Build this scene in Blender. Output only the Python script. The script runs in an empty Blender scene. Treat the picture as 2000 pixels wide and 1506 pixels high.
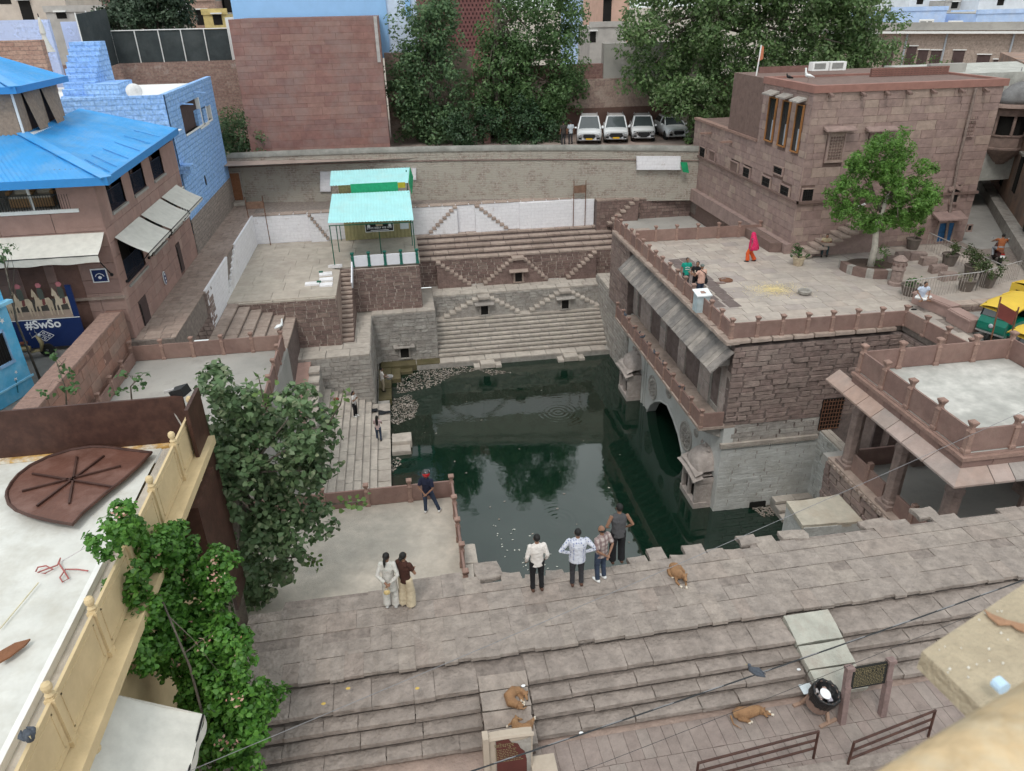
import bpy, bmesh, math, random
import numpy as np
from mathutils import Vector, Matrix
random.seed(7); RNG = np.random.default_rng(11)
R = math.radians
SC = bpy.context.scene
COL = SC.collection

# ------------------------------------------------------------------ camera
CAM_H = 12.7; FPX = 1430.0; PITCH, ROLL, YAW = R(27.5), R(-1.2), R(8.3)
_f = Vector((math.sin(YAW)*math.cos(PITCH), math.cos(YAW)*math.cos(PITCH), -math.sin(PITCH)))
_r = Vector((math.cos(YAW), -math.sin(YAW), 0)); _u = _r.cross(_f)
_r, _u = math.cos(ROLL)*_r + math.sin(ROLL)*_u, -math.sin(ROLL)*_r + math.cos(ROLL)*_u
CAM = Vector((0, 0, CAM_H))
cd = bpy.data.cameras.new('camera'); cam = bpy.data.objects.new('camera', cd); COL.objects.link(cam)
cd.sensor_width = 36; cd.lens = 36*FPX/2000; cd.clip_end = 3000; cd.clip_start = 0.05
m = Matrix.Identity(4)
for i in range(3): m[i][0], m[i][1], m[i][2], m[i][3] = _r[i], _u[i], -_f[i], CAM[i]
cam.matrix_world = m
cd.dof.use_dof = True; cd.dof.focus_distance = 25; cd.dof.aperture_fstop = 5.0
SC.camera = cam
def _ray(x, y): return FPX*_f + (x-1000)*_r - (y-753)*_u
def PZ(x, y, z=0.0): d = _ray(x, y); return CAM + d*((z-CAM_H)/d.z)      # photo point on a level plane
def PX(x, y, X): d = _ray(x, y); return CAM + d*(X/d.x)                  # ... on a plane X = const
def PY(x, y, Y): d = _ray(x, y); return CAM + d*(Y/d.y)                  # ... on a plane Y = const

# ------------------------------------------------------------------ sky, sun, exposure
SUN_EL, SUN_AZ = R(58), R(205)
w = bpy.data.worlds.new('World'); SC.world = w; w.use_nodes = True
nt = w.node_tree; bg = nt.nodes['Background']
sky = nt.nodes.new('ShaderNodeTexSky'); sky.sky_type = 'NISHITA'; sky.sun_disc = False
sky.sun_elevation = SUN_EL; sky.sun_rotation = SUN_AZ; sky.air_density = 1.0; sky.dust_density = 3.0; sky.ozone_density = 1.0
tc = nt.nodes.new('ShaderNodeTexCoord'); mp = nt.nodes.new('ShaderNodeMapping'); mp.inputs['Scale'].default_value = (1.6, 1.6, 3.2)
nz = nt.nodes.new('ShaderNodeTexNoise'); nz.inputs['Scale'].default_value = 1.7; nz.inputs['Detail'].default_value = 7; nz.inputs['Roughness'].default_value = .55
nt.links.new(tc.outputs['Generated'], mp.inputs[0]); nt.links.new(mp.outputs[0], nz.inputs['Vector'])
cr = nt.nodes.new('ShaderNodeValToRGB')
cr.color_ramp.elements[0].position = .3; cr.color_ramp.elements[0].color = (4.5, 4.9, 5.0, 1)
cr.color_ramp.elements[1].position = .72; cr.color_ramp.elements[1].color = (9.4, 9.85, 9.6, 1)
nt.links.new(nz.outputs['Fac'], cr.inputs[0])
mx = nt.nodes.new('ShaderNodeMixRGB'); mx.inputs[0].default_value = .86
nt.links.new(sky.outputs[0], mx.inputs[1]); nt.links.new(cr.outputs[0], mx.inputs[2]); nt.links.new(mx.outputs[0], bg.inputs['Color'])
bg.inputs['Strength'].default_value = 0.115
sd = bpy.data.lights.new('sun', 'SUN'); sd.energy = 0.9; sd.angle = R(14); sd.color = (1, .96, .9)
so = bpy.data.objects.new('sun', sd); COL.objects.link(so)
so.rotation_euler = (R(90)-SUN_EL, 0, math.pi - SUN_AZ)
so.location = (0, 0, 60)
SC.render.engine = 'CYCLES'; SC.cycles.use_denoising = True; SC.cycles.max_bounces = 5
SC.cycles.diffuse_bounces = 4; SC.cycles.glossy_bounces = 2; SC.cycles.transmission_bounces = 2; SC.cycles.transparent_max_bounces = 4; SC.cycles.use_adaptive_sampling = True; SC.cycles.adaptive_threshold = .03
SC.view_settings.view_transform = 'Standard'; SC.view_settings.look = 'None'
SC.view_settings.exposure = 0.58; SC.view_settings.gamma = 1.0; SC.view_settings.use_curve_mapping = False

# ------------------------------------------------------------------ helpers
BASIS = {}
def _attach(o, parent):
    if parent is not None:
        o.parent = parent
        o.matrix_parent_inverse = BASIS[parent].inverted()
def link(o, parent=None, basis=None):
    COL.objects.link(o)
    if basis is None: basis = Matrix.Identity(4)
    o.matrix_basis = basis; BASIS[o] = basis.copy()
    _attach(o, parent)
    return o
def tag(o, label=None, cat=None, group=None, kind=None):
    if label: o['label'] = label
    if cat: o['category'] = cat
    if group: o['group'] = group
    if kind: o['kind'] = kind
    return o
def empty(name, loc, label=None, cat=None, group=None, kind=None, rz=0):
    o = bpy.data.objects.new(name, None); o.empty_display_size = .2
    link(o, None, Matrix.Translation(Vector(loc)) @ Matrix.Rotation(rz, 4, 'Z'))
    return tag(o, label, cat, group, kind)
def copy_tree(o, basis, parent=None, root=True):
    c = o.copy(); COL.objects.link(c)
    if root: c.matrix_basis = basis; BASIS[c] = basis.copy()
    else: c.parent = parent
    for ch in o.children: copy_tree(ch, None, c, False)
    return c
def ortho(d):
    d = Vector(d).normalized(); a = Vector((0, 0, 1)) if abs(d.z) < .9 else Vector((1, 0, 0))
    u = d.cross(a).normalized(); return u, u.cross(d).normalized()
class MB:
    def __init__(s): s.v = []; s.f = []
    def add(s, vs, fs):
        b = len(s.v); s.v += [tuple(p) for p in vs]; s.f += [tuple(i+b for i in f) for f in fs]; return s
    def box(s, x0, x1, y0, y1, z0, z1):
        return s.add([(x0,y0,z0),(x1,y0,z0),(x1,y1,z0),(x0,y1,z0),(x0,y0,z1),(x1,y0,z1),(x1,y1,z1),(x0,y1,z1)],
                     [(3,2,1,0),(4,5,6,7),(0,1,5,4),(1,2,6,5),(2,3,7,6),(3,0,4,7)])
    def obox(s, c, ux, uy, uz, sx, sy, sz):      # oriented box about its centre
        c = Vector(c); ux = Vector(ux)*sx/2; uy = Vector(uy)*sy/2; uz = Vector(uz)*sz/2
        P = [c+a*ux+b*uy+d*uz for d in (-1,1) for a,b in ((-1,-1),(1,-1),(1,1),(-1,1))]
        return s.add(P, [(3,2,1,0),(4,5,6,7),(0,1,5,4),(1,2,6,5),(2,3,7,6),(3,0,4,7)])
    def bar(s, a, b, w, h=None, up=(0,0,1)):
        a, b = Vector(a), Vector(b); d = b-a; L = d.length
        if L < 1e-6: return s
        d /= L; u = Vector(up)
        if abs(d.dot(u)) > .98: u = Vector((1,0,0))
        sd = d.cross(u).normalized(); u = sd.cross(d)
        return s.obox((a+b)/2, d, sd, u, L, w, h or w)
    def prism(s, poly, d):
        d = Vector(d); n = len(poly); P = [Vector(p) for p in poly]
        nrm = Vector((0,0,0))
        for i in range(n): nrm += P[i].cross(P[(i+1) % n])
        if nrm.dot(d) > 0: P = P[::-1]
        Q = [p+d for p in P]
        return s.add(P+Q, [tuple(range(n)), tuple(reversed(range(n, 2*n)))] + [((i+1) % n, i, n+i, n+(i+1) % n) for i in range(n)])
    def tube(s, pts, rad, n=8, cap=True, ell=None, up=None):
        pts = [Vector(p) for p in pts]
        if not hasattr(rad, '__len__'): rad = [rad]*len(pts)
        b = len(s.v); u0 = None
        for i, p in enumerate(pts):
            d = (pts[min(i+1, len(pts)-1)] - pts[max(i-1, 0)])
            if d.length < 1e-9: d = Vector((0,0,1))
            d.normalize()
            if u0 is None:
                u0 = Vector(up) if up else ortho(d)[0]
            u0 = (u0 - d*u0.dot(d)); u0 = u0.normalized() if u0.length > 1e-6 else ortho(d)[0]
            w0 = d.cross(u0); r = rad[i]; ra, rb = (r if hasattr(r, '__len__') else (r, r))
            for k in range(n):
                t = 2*math.pi*k/n; s.v.append(tuple(p + u0*math.cos(t)*ra + w0*math.sin(t)*rb))
        for i in range(len(pts)-1):
            for k in range(n):
                a = b+i*n+k; c = b+i*n+(k+1) % n; s.f.append((a, c, c+n, a+n))
        if cap:
            s.f.append(tuple(b+k for k in reversed(range(n)))); e = b+(len(pts)-1)*n; s.f.append(tuple(e+k for k in range(n)))
        return s
    def lathe(s, prof, c, n=16, axis=(0,0,1), sx=1, sy=1):
        c = Vector(c); ax = Vector(axis).normalized(); u, w_ = ortho(ax)
        if abs(ax.z) > .99: u, w_ = Vector((1,0,0)), Vector((0,1,0))
        b = len(s.v)
        for (r, h) in prof:
            for k in range(n):
                t = 2*math.pi*k/n; s.v.append(tuple(c + ax*h + u*math.cos(t)*r*sx + w_*math.sin(t)*r*sy))
        for i in range(len(prof)-1):
            for k in range(n):
                a = b+i*n+k; d = b+i*n+(k+1) % n; s.f.append((a, d, d+n, a+n))
        s.f.append(tuple(b+k for k in reversed(range(n)))); e = b+(len(prof)-1)*n; s.f.append(tuple(e+k for k in range(n)))
        return s
    def ball(s, c, rx, ry=None, rz=None, n=12, m=8):
        ry = ry or rx; rz = rz or rx
        pr = [(math.sin(math.pi*i/m) if 0 < i < m else .02, -math.cos(math.pi*i/m)) for i in range(m+1)]
        b = len(s.v); s.lathe(pr, (0,0,0), n)
        for i in range(b, len(s.v)):
            p = s.v[i]; s.v[i] = (c[0]+p[0]*rx, c[1]+p[1]*ry, c[2]+p[2]*rz)
        return s
    def grid(s, fn, nu, nv):
        b = len(s.v)
        for j in range(nv+1):
            for i in range(nu+1): s.v.append(tuple(fn(i/nu, j/nv)))
        for j in range(nv):
            for i in range(nu):
                a = b+j*(nu+1)+i; s.f.append((a, a+1, a+nu+2, a+nu+1))
        return s
    def xf(s, M, start=0):
        for i in range(start, len(s.v)): s.v[i] = tuple(M @ Vector(s.v[i]))
        return s
    def mesh(s, name, mat=None, smooth=False):
        me = bpy.data.meshes.new(name); me.from_pydata(s.v, [], s.f)
        if mat: me.materials.append(mat)
        if smooth: me.polygons.foreach_set('use_smooth', [True]*len(me.polygons))
        return me
    def build(s, name, mat, parent=None, smooth=False, local=False):
        o = bpy.data.objects.new(name, s.mesh(name, mat, smooth))
        if local and parent is not None:      # geometry given in the parent's own frame
            COL.objects.link(o); o.parent = parent; BASIS[o] = BASIS[parent].copy(); return o
        return link(o, parent)
def bx(name, mat, parent, *a): return MB().box(*a).build(name, mat, parent)
def np_mesh(name, V, F, mat):
    me = bpy.data.meshes.new(name); V = np.asarray(V, np.float32); F = np.asarray(F, np.int32)
    me.vertices.add(len(V)); me.vertices.foreach_set('co', V.ravel())
    k = F.shape[1]; me.loops.add(F.size); me.loops.foreach_set('vertex_index', F.ravel())
    me.polygons.add(len(F)); me.polygons.foreach_set('loop_start', np.arange(0, F.size, k, dtype=np.int32))
    me.update(calc_edges=True); me.materials.append(mat); return me
def text_obj(name, txt, size, M, mat, parent, align='CENTER', ext=.004, bold=0):
    cu = bpy.data.curves.new(name, 'FONT'); cu.body = txt; cu.size = size; cu.align_x = align; cu.align_y = 'CENTER'
    cu.extrude = ext; cu.offset = bold; cu.resolution_u = 3
    cu.materials.append(mat); t = bpy.data.objects.new(name, cu); me = bpy.data.meshes.new_from_object(t); bpy.data.objects.remove(t)
    if not me.materials: me.materials.append(mat)
    return link(bpy.data.objects.new(name, me), parent, M)
def frame(o, x, y):       # matrix from origin and two in-plane axes
    x = Vector(x).normalized(); y = Vector(y).normalized(); z = x.cross(y).normalized(); M = Matrix.Identity(4)
    for i in range(3): M[i][0], M[i][1], M[i][2], M[i][3] = x[i], y[i], z[i], o[i]
    return M

# ------------------------------------------------------------------ materials
MATS = {}
def mat(name, cols, rough=.85, var=.25, nscale=3.0, bump=.25, bscale=14.0, flake=0, fscale=1.6, stain=None, stainamt=.4, sscale=.7, metal=0, spec=.3, streak=0, coat=0, distort=0):
    """procedural surface: colour per piece (object + island random), mottling, stains, fine and flaked relief; world-space so that nothing repeats"""
    if name in MATS: return MATS[name]
    M = bpy.data.materials.new(name); M.use_nodes = True; n = M.node_tree.nodes; L = M.node_tree.links
    b = n['Principled BSDF']; b.inputs['Roughness'].default_value = rough; b.inputs['Metallic'].default_value = metal
    b.inputs['Specular IOR Level'].default_value = spec; b.inputs['Coat Weight'].default_value = coat
    geo = n.new('ShaderNodeNewGeometry'); oi = n.new('ShaderNodeObjectInfo')
    if len(cols) > 1:
        a = n.new('ShaderNodeMath'); a.operation = 'MULTIPLY_ADD'; a.inputs[1].default_value = 7.31
        L.new(oi.outputs['Random'], a.inputs[0]); L.new(geo.outputs['Random Per Island'], a.inputs[2])
        fr = n.new('ShaderNodeMath'); fr.operation = 'FRACT'; L.new(a.outputs[0], fr.inputs[0])
        cr = n.new('ShaderNodeValToRGB'); el = cr.color_ramp.elements
        while len(el) < len(cols): el.new(.5)
        for i, c in enumerate(cols): el[i].position = i/(len(cols)-1); el[i].color = (*c, 1)
        L.new(fr.outputs[0], cr.inputs[0]); col = cr.outputs[0]
    else:
        rgb = n.new('ShaderNodeRGB'); rgb.outputs[0].default_value = (*cols[0], 1); col = rgb.outputs[0]
    pos = geo.outputs['Position']
    nz = n.new('ShaderNodeTexNoise'); nz.inputs['Scale'].default_value = nscale; nz.inputs['Detail'].default_value = 4; nz.inputs['Roughness'].default_value = .66
    nz.inputs['Distortion'].default_value = distort
    L.new(pos, nz.inputs['Vector'])
    mr = n.new('ShaderNodeMapRange'); mr.inputs[1].default_value = .25; mr.inputs[2].default_value = .75; mr.inputs[3].default_value = 1-var; mr.inputs[4].default_value = 1+var
    L.new(nz.outputs['Fac'], mr.inputs[0])
    mu = n.new('ShaderNodeMixRGB'); mu.blend_type = 'MULTIPLY'; mu.inputs[0].default_value = 1
    L.new(col, mu.inputs[1]); L.new(mr.outputs[0], mu.inputs[2]); col = mu.outputs[0]
    if stain:
        n2 = n.new('ShaderNodeTexNoise'); n2.inputs['Scale'].default_value = sscale; n2.inputs['Detail'].default_value = 4; n2.inputs['Roughness'].default_value = .7
        if streak:
            mp = n.new('ShaderNodeMapping'); mp.inputs['Scale'].default_value = (1, 1, streak); L.new(pos, mp.inputs[0]); L.new(mp.outputs[0], n2.inputs['Vector'])
        else: L.new(pos, n2.inputs['Vector'])
        r2 = n.new('ShaderNodeValToRGB'); r2.color_ramp.elements[0].position = .5-.12*stainamt; r2.color_ramp.elements[1].position = .72-.12*stainamt
        r2.color_ramp.elements[1].color = (min(1, stainamt*1.4),)*3+(1,)
        L.new(n2.outputs['Fac'], r2.inputs[0]); ms = n.new('ShaderNodeMixRGB'); L.new(r2.outputs[0], ms.inputs[0]); L.new(col, ms.inputs[1]); ms.inputs[2].default_value = (*stain, 1); col = ms.outputs[0]
    L.new(col, b.inputs['Base Color'])
    if bump:
        n3 = n.new('ShaderNodeTexNoise'); n3.inputs['Scale'].default_value = bscale; n3.inputs['Detail'].default_value = 2.5; n3.inputs['Roughness'].default_value = .6; L.new(pos, n3.inputs['Vector'])
        h = n3.outputs['Fac']
        if flake:
            n4 = n.new('ShaderNodeTexNoise'); n4.inputs['Scale'].default_value = fscale; n4.inputs['Detail'].default_value = 2; n4.inputs['Distortion'].default_value = .6; L.new(pos, n4.inputs['Vector'])
            st = n.new('ShaderNodeMath'); st.operation = 'MULTIPLY'; st.inputs[1].default_value = 9; L.new(n4.outputs['Fac'], st.inputs[0])
            sn = n.new('ShaderNodeMath'); sn.operation = 'SNAP'; sn.inputs[1].default_value = 1; L.new(st.outputs[0], sn.inputs[0])
            s2 = n.new('ShaderNodeMath'); s2.operation = 'MULTIPLY_ADD'; s2.inputs[1].default_value = flake; L.new(sn.outputs[0], s2.inputs[0]); L.new(h, s2.inputs[2]); h = s2.outputs[0]
        bp = n.new('ShaderNodeBump'); bp.inputs['Strength'].default_value = bump; bp.inputs['Distance'].default_value = .08
        L.new(h, bp.inputs['Height']); L.new(bp.outputs[0], b.inputs['Normal'])
    MATS[name] = M; return M
def brickmat(name, c1, c2, mortar, bw, bh, axis='x', ms=.012, rough=.9, wash=None, washamt=.5, bump=.5, wscale=1.2, off=.5, mot=.38):
    """coursed masonry too small to pick apart: relief and joints from a brick pattern on the wall's own plane"""
    if name in MATS: return MATS[name]
    M = bpy.data.materials.new(name); M.use_nodes = True; n = M.node_tree.nodes; L = M.node_tree.links
    b = n['Principled BSDF']; b.inputs['Roughness'].default_value = rough; b.inputs['Specular IOR Level'].default_value = .25
    geo = n.new('ShaderNodeNewGeometry'); sx = n.new('ShaderNodeSeparateXYZ'); L.new(geo.outputs['Position'], sx.inputs[0])
    ad = n.new('ShaderNodeMath'); ad.operation = 'ADD'; L.new(sx.outputs[0], ad.inputs[0]); L.new(sx.outputs[1], ad.inputs[1])
    cx = n.new('ShaderNodeCombineXYZ'); L.new(ad.outputs[0], cx.inputs[0]); L.new(sx.outputs[2], cx.inputs[1])
    nw = n.new('ShaderNodeTexNoise'); nw.inputs['Scale'].default_value = 1.3; nw.inputs['Detail'].default_value = 4; L.new(geo.outputs['Position'], nw.inputs['Vector'])
    wv = n.new('ShaderNodeVectorMath'); wv.operation = 'MULTIPLY_ADD'; wv.inputs[1].default_value = (.12, .12, 0); L.new(nw.outputs['Color'], wv.inputs[0]); L.new(cx.outputs[0], wv.inputs[2])
    br = n.new('ShaderNodeTexBrick'); br.inputs['Scale'].default_value = 1; br.inputs['Brick Width'].default_value = bw; br.inputs['Row Height'].default_value = bh
    br.inputs['Mortar Size'].default_value = ms; br.inputs['Mortar Smooth'].default_value = .3; br.inputs['Bias'].default_value = 0; br.offset = off
    br.inputs['Color1'].default_value = (*c1, 1); br.inputs['Color2'].default_value = (*c2, 1); br.inputs['Mortar'].default_value = (*mortar, 1)
    L.new(wv.outputs[0], br.inputs['Vector']); col = br.outputs['Color']
    nz = n.new('ShaderNodeTexNoise'); nz.inputs['Scale'].default_value = 6; nz.inputs['Detail'].default_value = 4; nz.inputs['Roughness'].default_value = .68; L.new(geo.outputs['Position'], nz.inputs['Vector'])
    mr = n.new('ShaderNodeMapRange'); mr.inputs[1].default_value = .25; mr.inputs[2].default_value = .75; mr.inputs[3].default_value = 1-mot; mr.inputs[4].default_value = 1+mot*.92; L.new(nz.outputs['Fac'], mr.inputs[0])
    mu = n.new('ShaderNodeMixRGB'); mu.blend_type = 'MULTIPLY'; mu.inputs[0].default_value = 1; L.new(col, mu.inputs[1]); L.new(mr.outputs[0], mu.inputs[2]); col = mu.outputs[0]
    if wash:
        n2 = n.new('ShaderNodeTexNoise'); n2.inputs['Scale'].default_value = wscale; n2.inputs['Detail'].default_value = 5; n2.inputs['Roughness'].default_value = .72; L.new(geo.outputs['Position'], n2.inputs['Vector'])
        r2 = n.new('ShaderNodeValToRGB'); r2.color_ramp.elements[0].position = .62-.35*washamt; r2.color_ramp.elements[1].position = .75-.35*washamt
        L.new(n2.outputs['Fac'], r2.inputs[0]); ms_ = n.new('ShaderNodeMixRGB'); L.new(r2.outputs[0], ms_.inputs[0]); L.new(col, ms_.inputs[1]); ms_.inputs[2].default_value = (*wash, 1); col = ms_.outputs[0]
    L.new(col, b.inputs['Base Color'])
    mm = n.new('ShaderNodeMath'); mm.operation = 'MULTIPLY_ADD'; mm.inputs[1].default_value = -.9; L.new(br.outputs['Fac'], mm.inputs[0]); L.new(nz.outputs['Fac'], mm.inputs[2])
    bp = n.new('ShaderNodeBump'); bp.inputs['Strength'].default_value = bump; bp.inputs['Distance'].default_value = .04; L.new(mm.outputs[0], bp.inputs['Height']); L.new(bp.outputs[0], b.inputs['Normal'])
    MATS[name] = M; return M
def leafmat(name, cols, trans=.25, rough=.5):
    if name in MATS: return MATS[name]
    M = mat(name, cols, rough=rough, var=.45, nscale=.8, bump=0, spec=.35)
    n = M.node_tree.nodes; L = M.node_tree.links; b = n['Principled BSDF']; out = n['Material Output']
    t = n.new('ShaderNodeBsdfTranslucent'); mx = n.new('ShaderNodeMixShader'); mx.inputs[0].default_value = trans
    src = b.inputs['Base Color'].links[0].from_socket; L.new(src, t.inputs['Color'])
    L.new(b.outputs[0], mx.inputs[1]); L.new(t.outputs[0], mx.inputs[2]); L.new(mx.outputs[0], out.inputs[0]); return M
def glassmat(name, c=(.02,.025,.03), rough=.06):
    return mat(name, [c], rough=rough, var=.1, bump=0, spec=.6)

# front court and steps: grey-mauve sandstone
M_SLAB = mat('sandstone_slab', [(.258,.22,.195),(.285,.245,.218),(.268,.23,.206),(.305,.262,.23),(.272,.225,.198)], var=.3, nscale=3.2, bump=1.0, bscale=5, flake=1.5, fscale=1.5, stain=(.185,.155,.138), stainamt=.28, sscale=2.3)
M_STEP = mat('sandstone_step', [(.245,.207,.184),(.278,.236,.21),(.26,.22,.196)], var=.32, nscale=3.2, bump=1.0, bscale=5, flake=1.4, fscale=1.9, stain=(.165,.138,.122), stainamt=.3, sscale=1.0)
M_PAVE = mat('street_slab', [(.225,.18,.162),(.25,.205,.185),(.238,.19,.172),(.262,.222,.2)], var=.22, nscale=3, bump=.3, bscale=18, stain=(.34,.28,.25), stainamt=.22, sscale=1.3)
M_JOINT = mat('earth_joint', [(.22,.185,.165)], var=.4, nscale=5, bump=.4)
M_SANDY = mat('dusty_mortar', [(.36,.27,.23)], var=.25, nscale=2, bump=.4, stain=(.24,.19,.17), stainamt=.4)
M_CONC = mat('concrete', [(.47,.42,.362)], var=.2, nscale=2.2, bump=.3, bscale=24, stain=(.36,.33,.29), stainamt=.5, sscale=.7)
M_CONC_G = mat('grey_concrete', [(.37,.352,.328)], var=.2, nscale=1.2, bump=.25, bscale=24, stain=(.24,.235,.22), stainamt=.5, sscale=.6)
M_CONC_W = mat('whitened_concrete', [(.5,.49,.462)], var=.25, nscale=2.0, bump=.2, bscale=24, stain=(.33,.33,.31), stainamt=.65, sscale=.45)
M_TERR = mat('terrace_slab', [(.36,.31,.275),(.42,.37,.325),(.33,.285,.265),(.44,.385,.34),(.38,.32,.28)], var=.2, nscale=1.6, bump=.2, bscale=16, stain=(.28,.255,.235), stainamt=.4, sscale=.5)
M_GRAYSTONE = mat('limed_grey_stone', [(.36,.335,.31),(.43,.405,.375),(.39,.36,.33),(.33,.30,.275)], var=.25, nscale=3, bump=.7, bscale=9, flake=.4, fscale=3, stain=(.22,.195,.18), stainamt=.4, sscale=1.2)
M_GRAYSTEP = mat('worn_grey_tread', [(.42,.375,.33),(.48,.43,.38),(.39,.345,.305)], var=.2, nscale=3, bump=.45, bscale=12, stain=(.29,.255,.225), stainamt=.4, sscale=1.2)
M_BLUEWASH = mat('lime_washed_stone', [(.5,.505,.49),(.54,.545,.53),(.48,.48,.465),(.52,.525,.51)], var=.14, nscale=2, bump=.5, bscale=8, flake=.4, fscale=3, stain=(.36,.35,.32), stainamt=.45, sscale=.9)
M_REDSTONE = mat('brown_red_stone', [(.235,.172,.154),(.27,.2,.178),(.205,.15,.136),(.3,.232,.205),(.245,.182,.164)], var=.28, nscale=3, bump=.7, bscale=9, flake=.55, fscale=2.6, stain=(.29,.245,.215), stainamt=.25, sscale=.9)
M_BRICKRED = mat('rough_red_block', [(.2,.135,.12),(.24,.17,.15),(.175,.12,.108),(.28,.21,.18)], var=.3, nscale=4, bump=.7, bscale=9, flake=.4, fscale=3)
M_WHITEJOINT = mat('pale_pointing', [(.5,.43,.38)], var=.25, nscale=3, bump=.4)
M_DARKJOINT = mat('dark_pointing', [(.16,.125,.115)], var=.35, nscale=3, bump=.4)
M_GREYJOINT = mat('grey_pointing', [(.31,.29,.265)], var=.3, nscale=3, bump=.4)
M_REDTREAD = mat('brown_tread', [(.34,.265,.225),(.4,.32,.275),(.3,.235,.2)], var=.25, nscale=3, bump=.45, bscale=12, stain=(.22,.17,.145), stainamt=.35)
M_WHITE = mat('whitewash', [(.78,.77,.79)], var=.1, nscale=4, bump=.4, bscale=7, stain=(.42,.38,.36), stainamt=.3, sscale=1.1, rough=.95)
M_RAIL = mat('brown_stone_panel', [(.225,.142,.12),(.25,.158,.134),(.21,.132,.115),(.27,.18,.152)], var=.2, nscale=2, bump=.2, bscale=20, stain=(.33,.24,.2), stainamt=.22, sscale=1.3, rough=.8)
M_RAILPOST = mat('carved_brown_post', [(.27,.175,.145),(.305,.2,.165)], var=.25, nscale=6, bump=.35, bscale=20)
M_CLAD = mat('red_sandstone_cladding', [(.235,.125,.108),(.265,.142,.122),(.22,.115,.105),(.29,.17,.145),(.245,.135,.118),(.22,.13,.122)], var=.2, nscale=2.2, bump=.15, bscale=12, stain=(.27,.2,.185), stainamt=.45, sscale=.5, rough=.75)
M_CLADJ = mat('cladding_joint', [(.2,.11,.095)], var=.2)
M_RB = mat('pink_sandstone_ashlar', [(.27,.19,.172),(.3,.218,.196),(.252,.175,.16),(.35,.268,.226),(.285,.2,.18),(.275,.2,.182)], var=.24, nscale=2.4, bump=.35, bscale=9, flake=.25, fscale=2.2, stain=(.33,.25,.21), stainamt=.22, sscale=1.0)
M_RBJ = mat('ashlar_joint', [(.17,.115,.1)], var=.25)
M_LB = mat('brown_clad_wall', [(.315,.2,.172),(.34,.218,.188),(.295,.188,.165),(.365,.25,.215)], var=.16, nscale=1.8, bump=.14, bscale=14, stain=(.25,.165,.145), stainamt=.3, sscale=.7, rough=.78)
M_LBJ = mat('clad_wall_joint', [(.2,.115,.095)], var=.2)
M_METALB = mat('brown_painted_iron', [(.06,.028,.022)], var=.25, nscale=4, bump=.1, rough=.5, stain=(.11,.055,.04), stainamt=.3, sscale=2)
M_BLACK = mat('black_iron', [(.012,.012,.013)], var=.2, bump=0, rough=.5)
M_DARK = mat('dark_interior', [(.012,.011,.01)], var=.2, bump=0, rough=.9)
M_RUST = mat('rusty_iron', [(.16,.075,.045)], var=.4, nscale=8, bump=.2, rough=.8)
M_GLASS = glassmat('dark_glass')
M_WOOD = mat('brown_wood', [(.2,.085,.04),(.23,.1,.05)], var=.25, nscale=6, bump=.2, rough=.6)
M_PLASTER_W = mat('white_plaster', [(.75,.75,.74)], var=.08, bump=.1)
M_BLUE = mat('sky_blue_limewash', [(.28,.47,.8)], var=.1, nscale=2, bump=.5, bscale=6, flake=.1, fscale=5, rough=.9, stain=(.28,.47,.78), stainamt=.3)

# ------------------------------------------------------------------ laid pieces: slabs, ashlar, bricks
_UNIT = {}
def unit(m, k, rag, name, flat=False):
    key = (m.name, k, rag, flat)
    if key in _UNIT: return _UNIT[key]
    rd = random.Random(k*31+int(rag*1000)); V = []
    base = [(-.5,-.5),(0,-.5),(.5,-.5),(.5,0),(.5,.5),(0,.5),(-.5,.5),(-.5,0)]
    out = []
    for i, (x, y) in enumerate(base):
        j = rag*(1 if i % 2 else .7)
        out.append((x - (abs(x) > .1)*math.copysign(1, x)*rd.random()*j, y - (abs(y) > .1)*math.copysign(1, y)*rd.random()*j))
    for z, ins in (((-.6, .0), (.62, 0.0), (1.0, .02)) if not flat else ((-.6, .0), (.9, 0.0), (1.0, .003))):
        for (x, y) in out:
            V.append((x*(1-ins*1.2), y*(1-ins*2), z + (rd.uniform(-.1, .1)*(.25 if flat else 1) if z == 1.0 else 0)))
    F = []
    for r in range(2):
        for i in range(8): a = r*8+i; b = r*8+(i+1) % 8; F.append((a, b, b+8, a+8))
    F.append(tuple(range(16, 24)))
    me = bpy.data.meshes.new(name); me.from_pydata(V, [], F); me.materials.append(m)
    _UNIT[key] = (me, np.array(V, np.float32), F); return _UNIT[key]
PIECES = 0
FLAT = {'paving_slab','tread_stone','flagstone','floor_slab','top_slab','ledge_stone','sloping_slab','dark_slab','cap_slab'}
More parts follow.
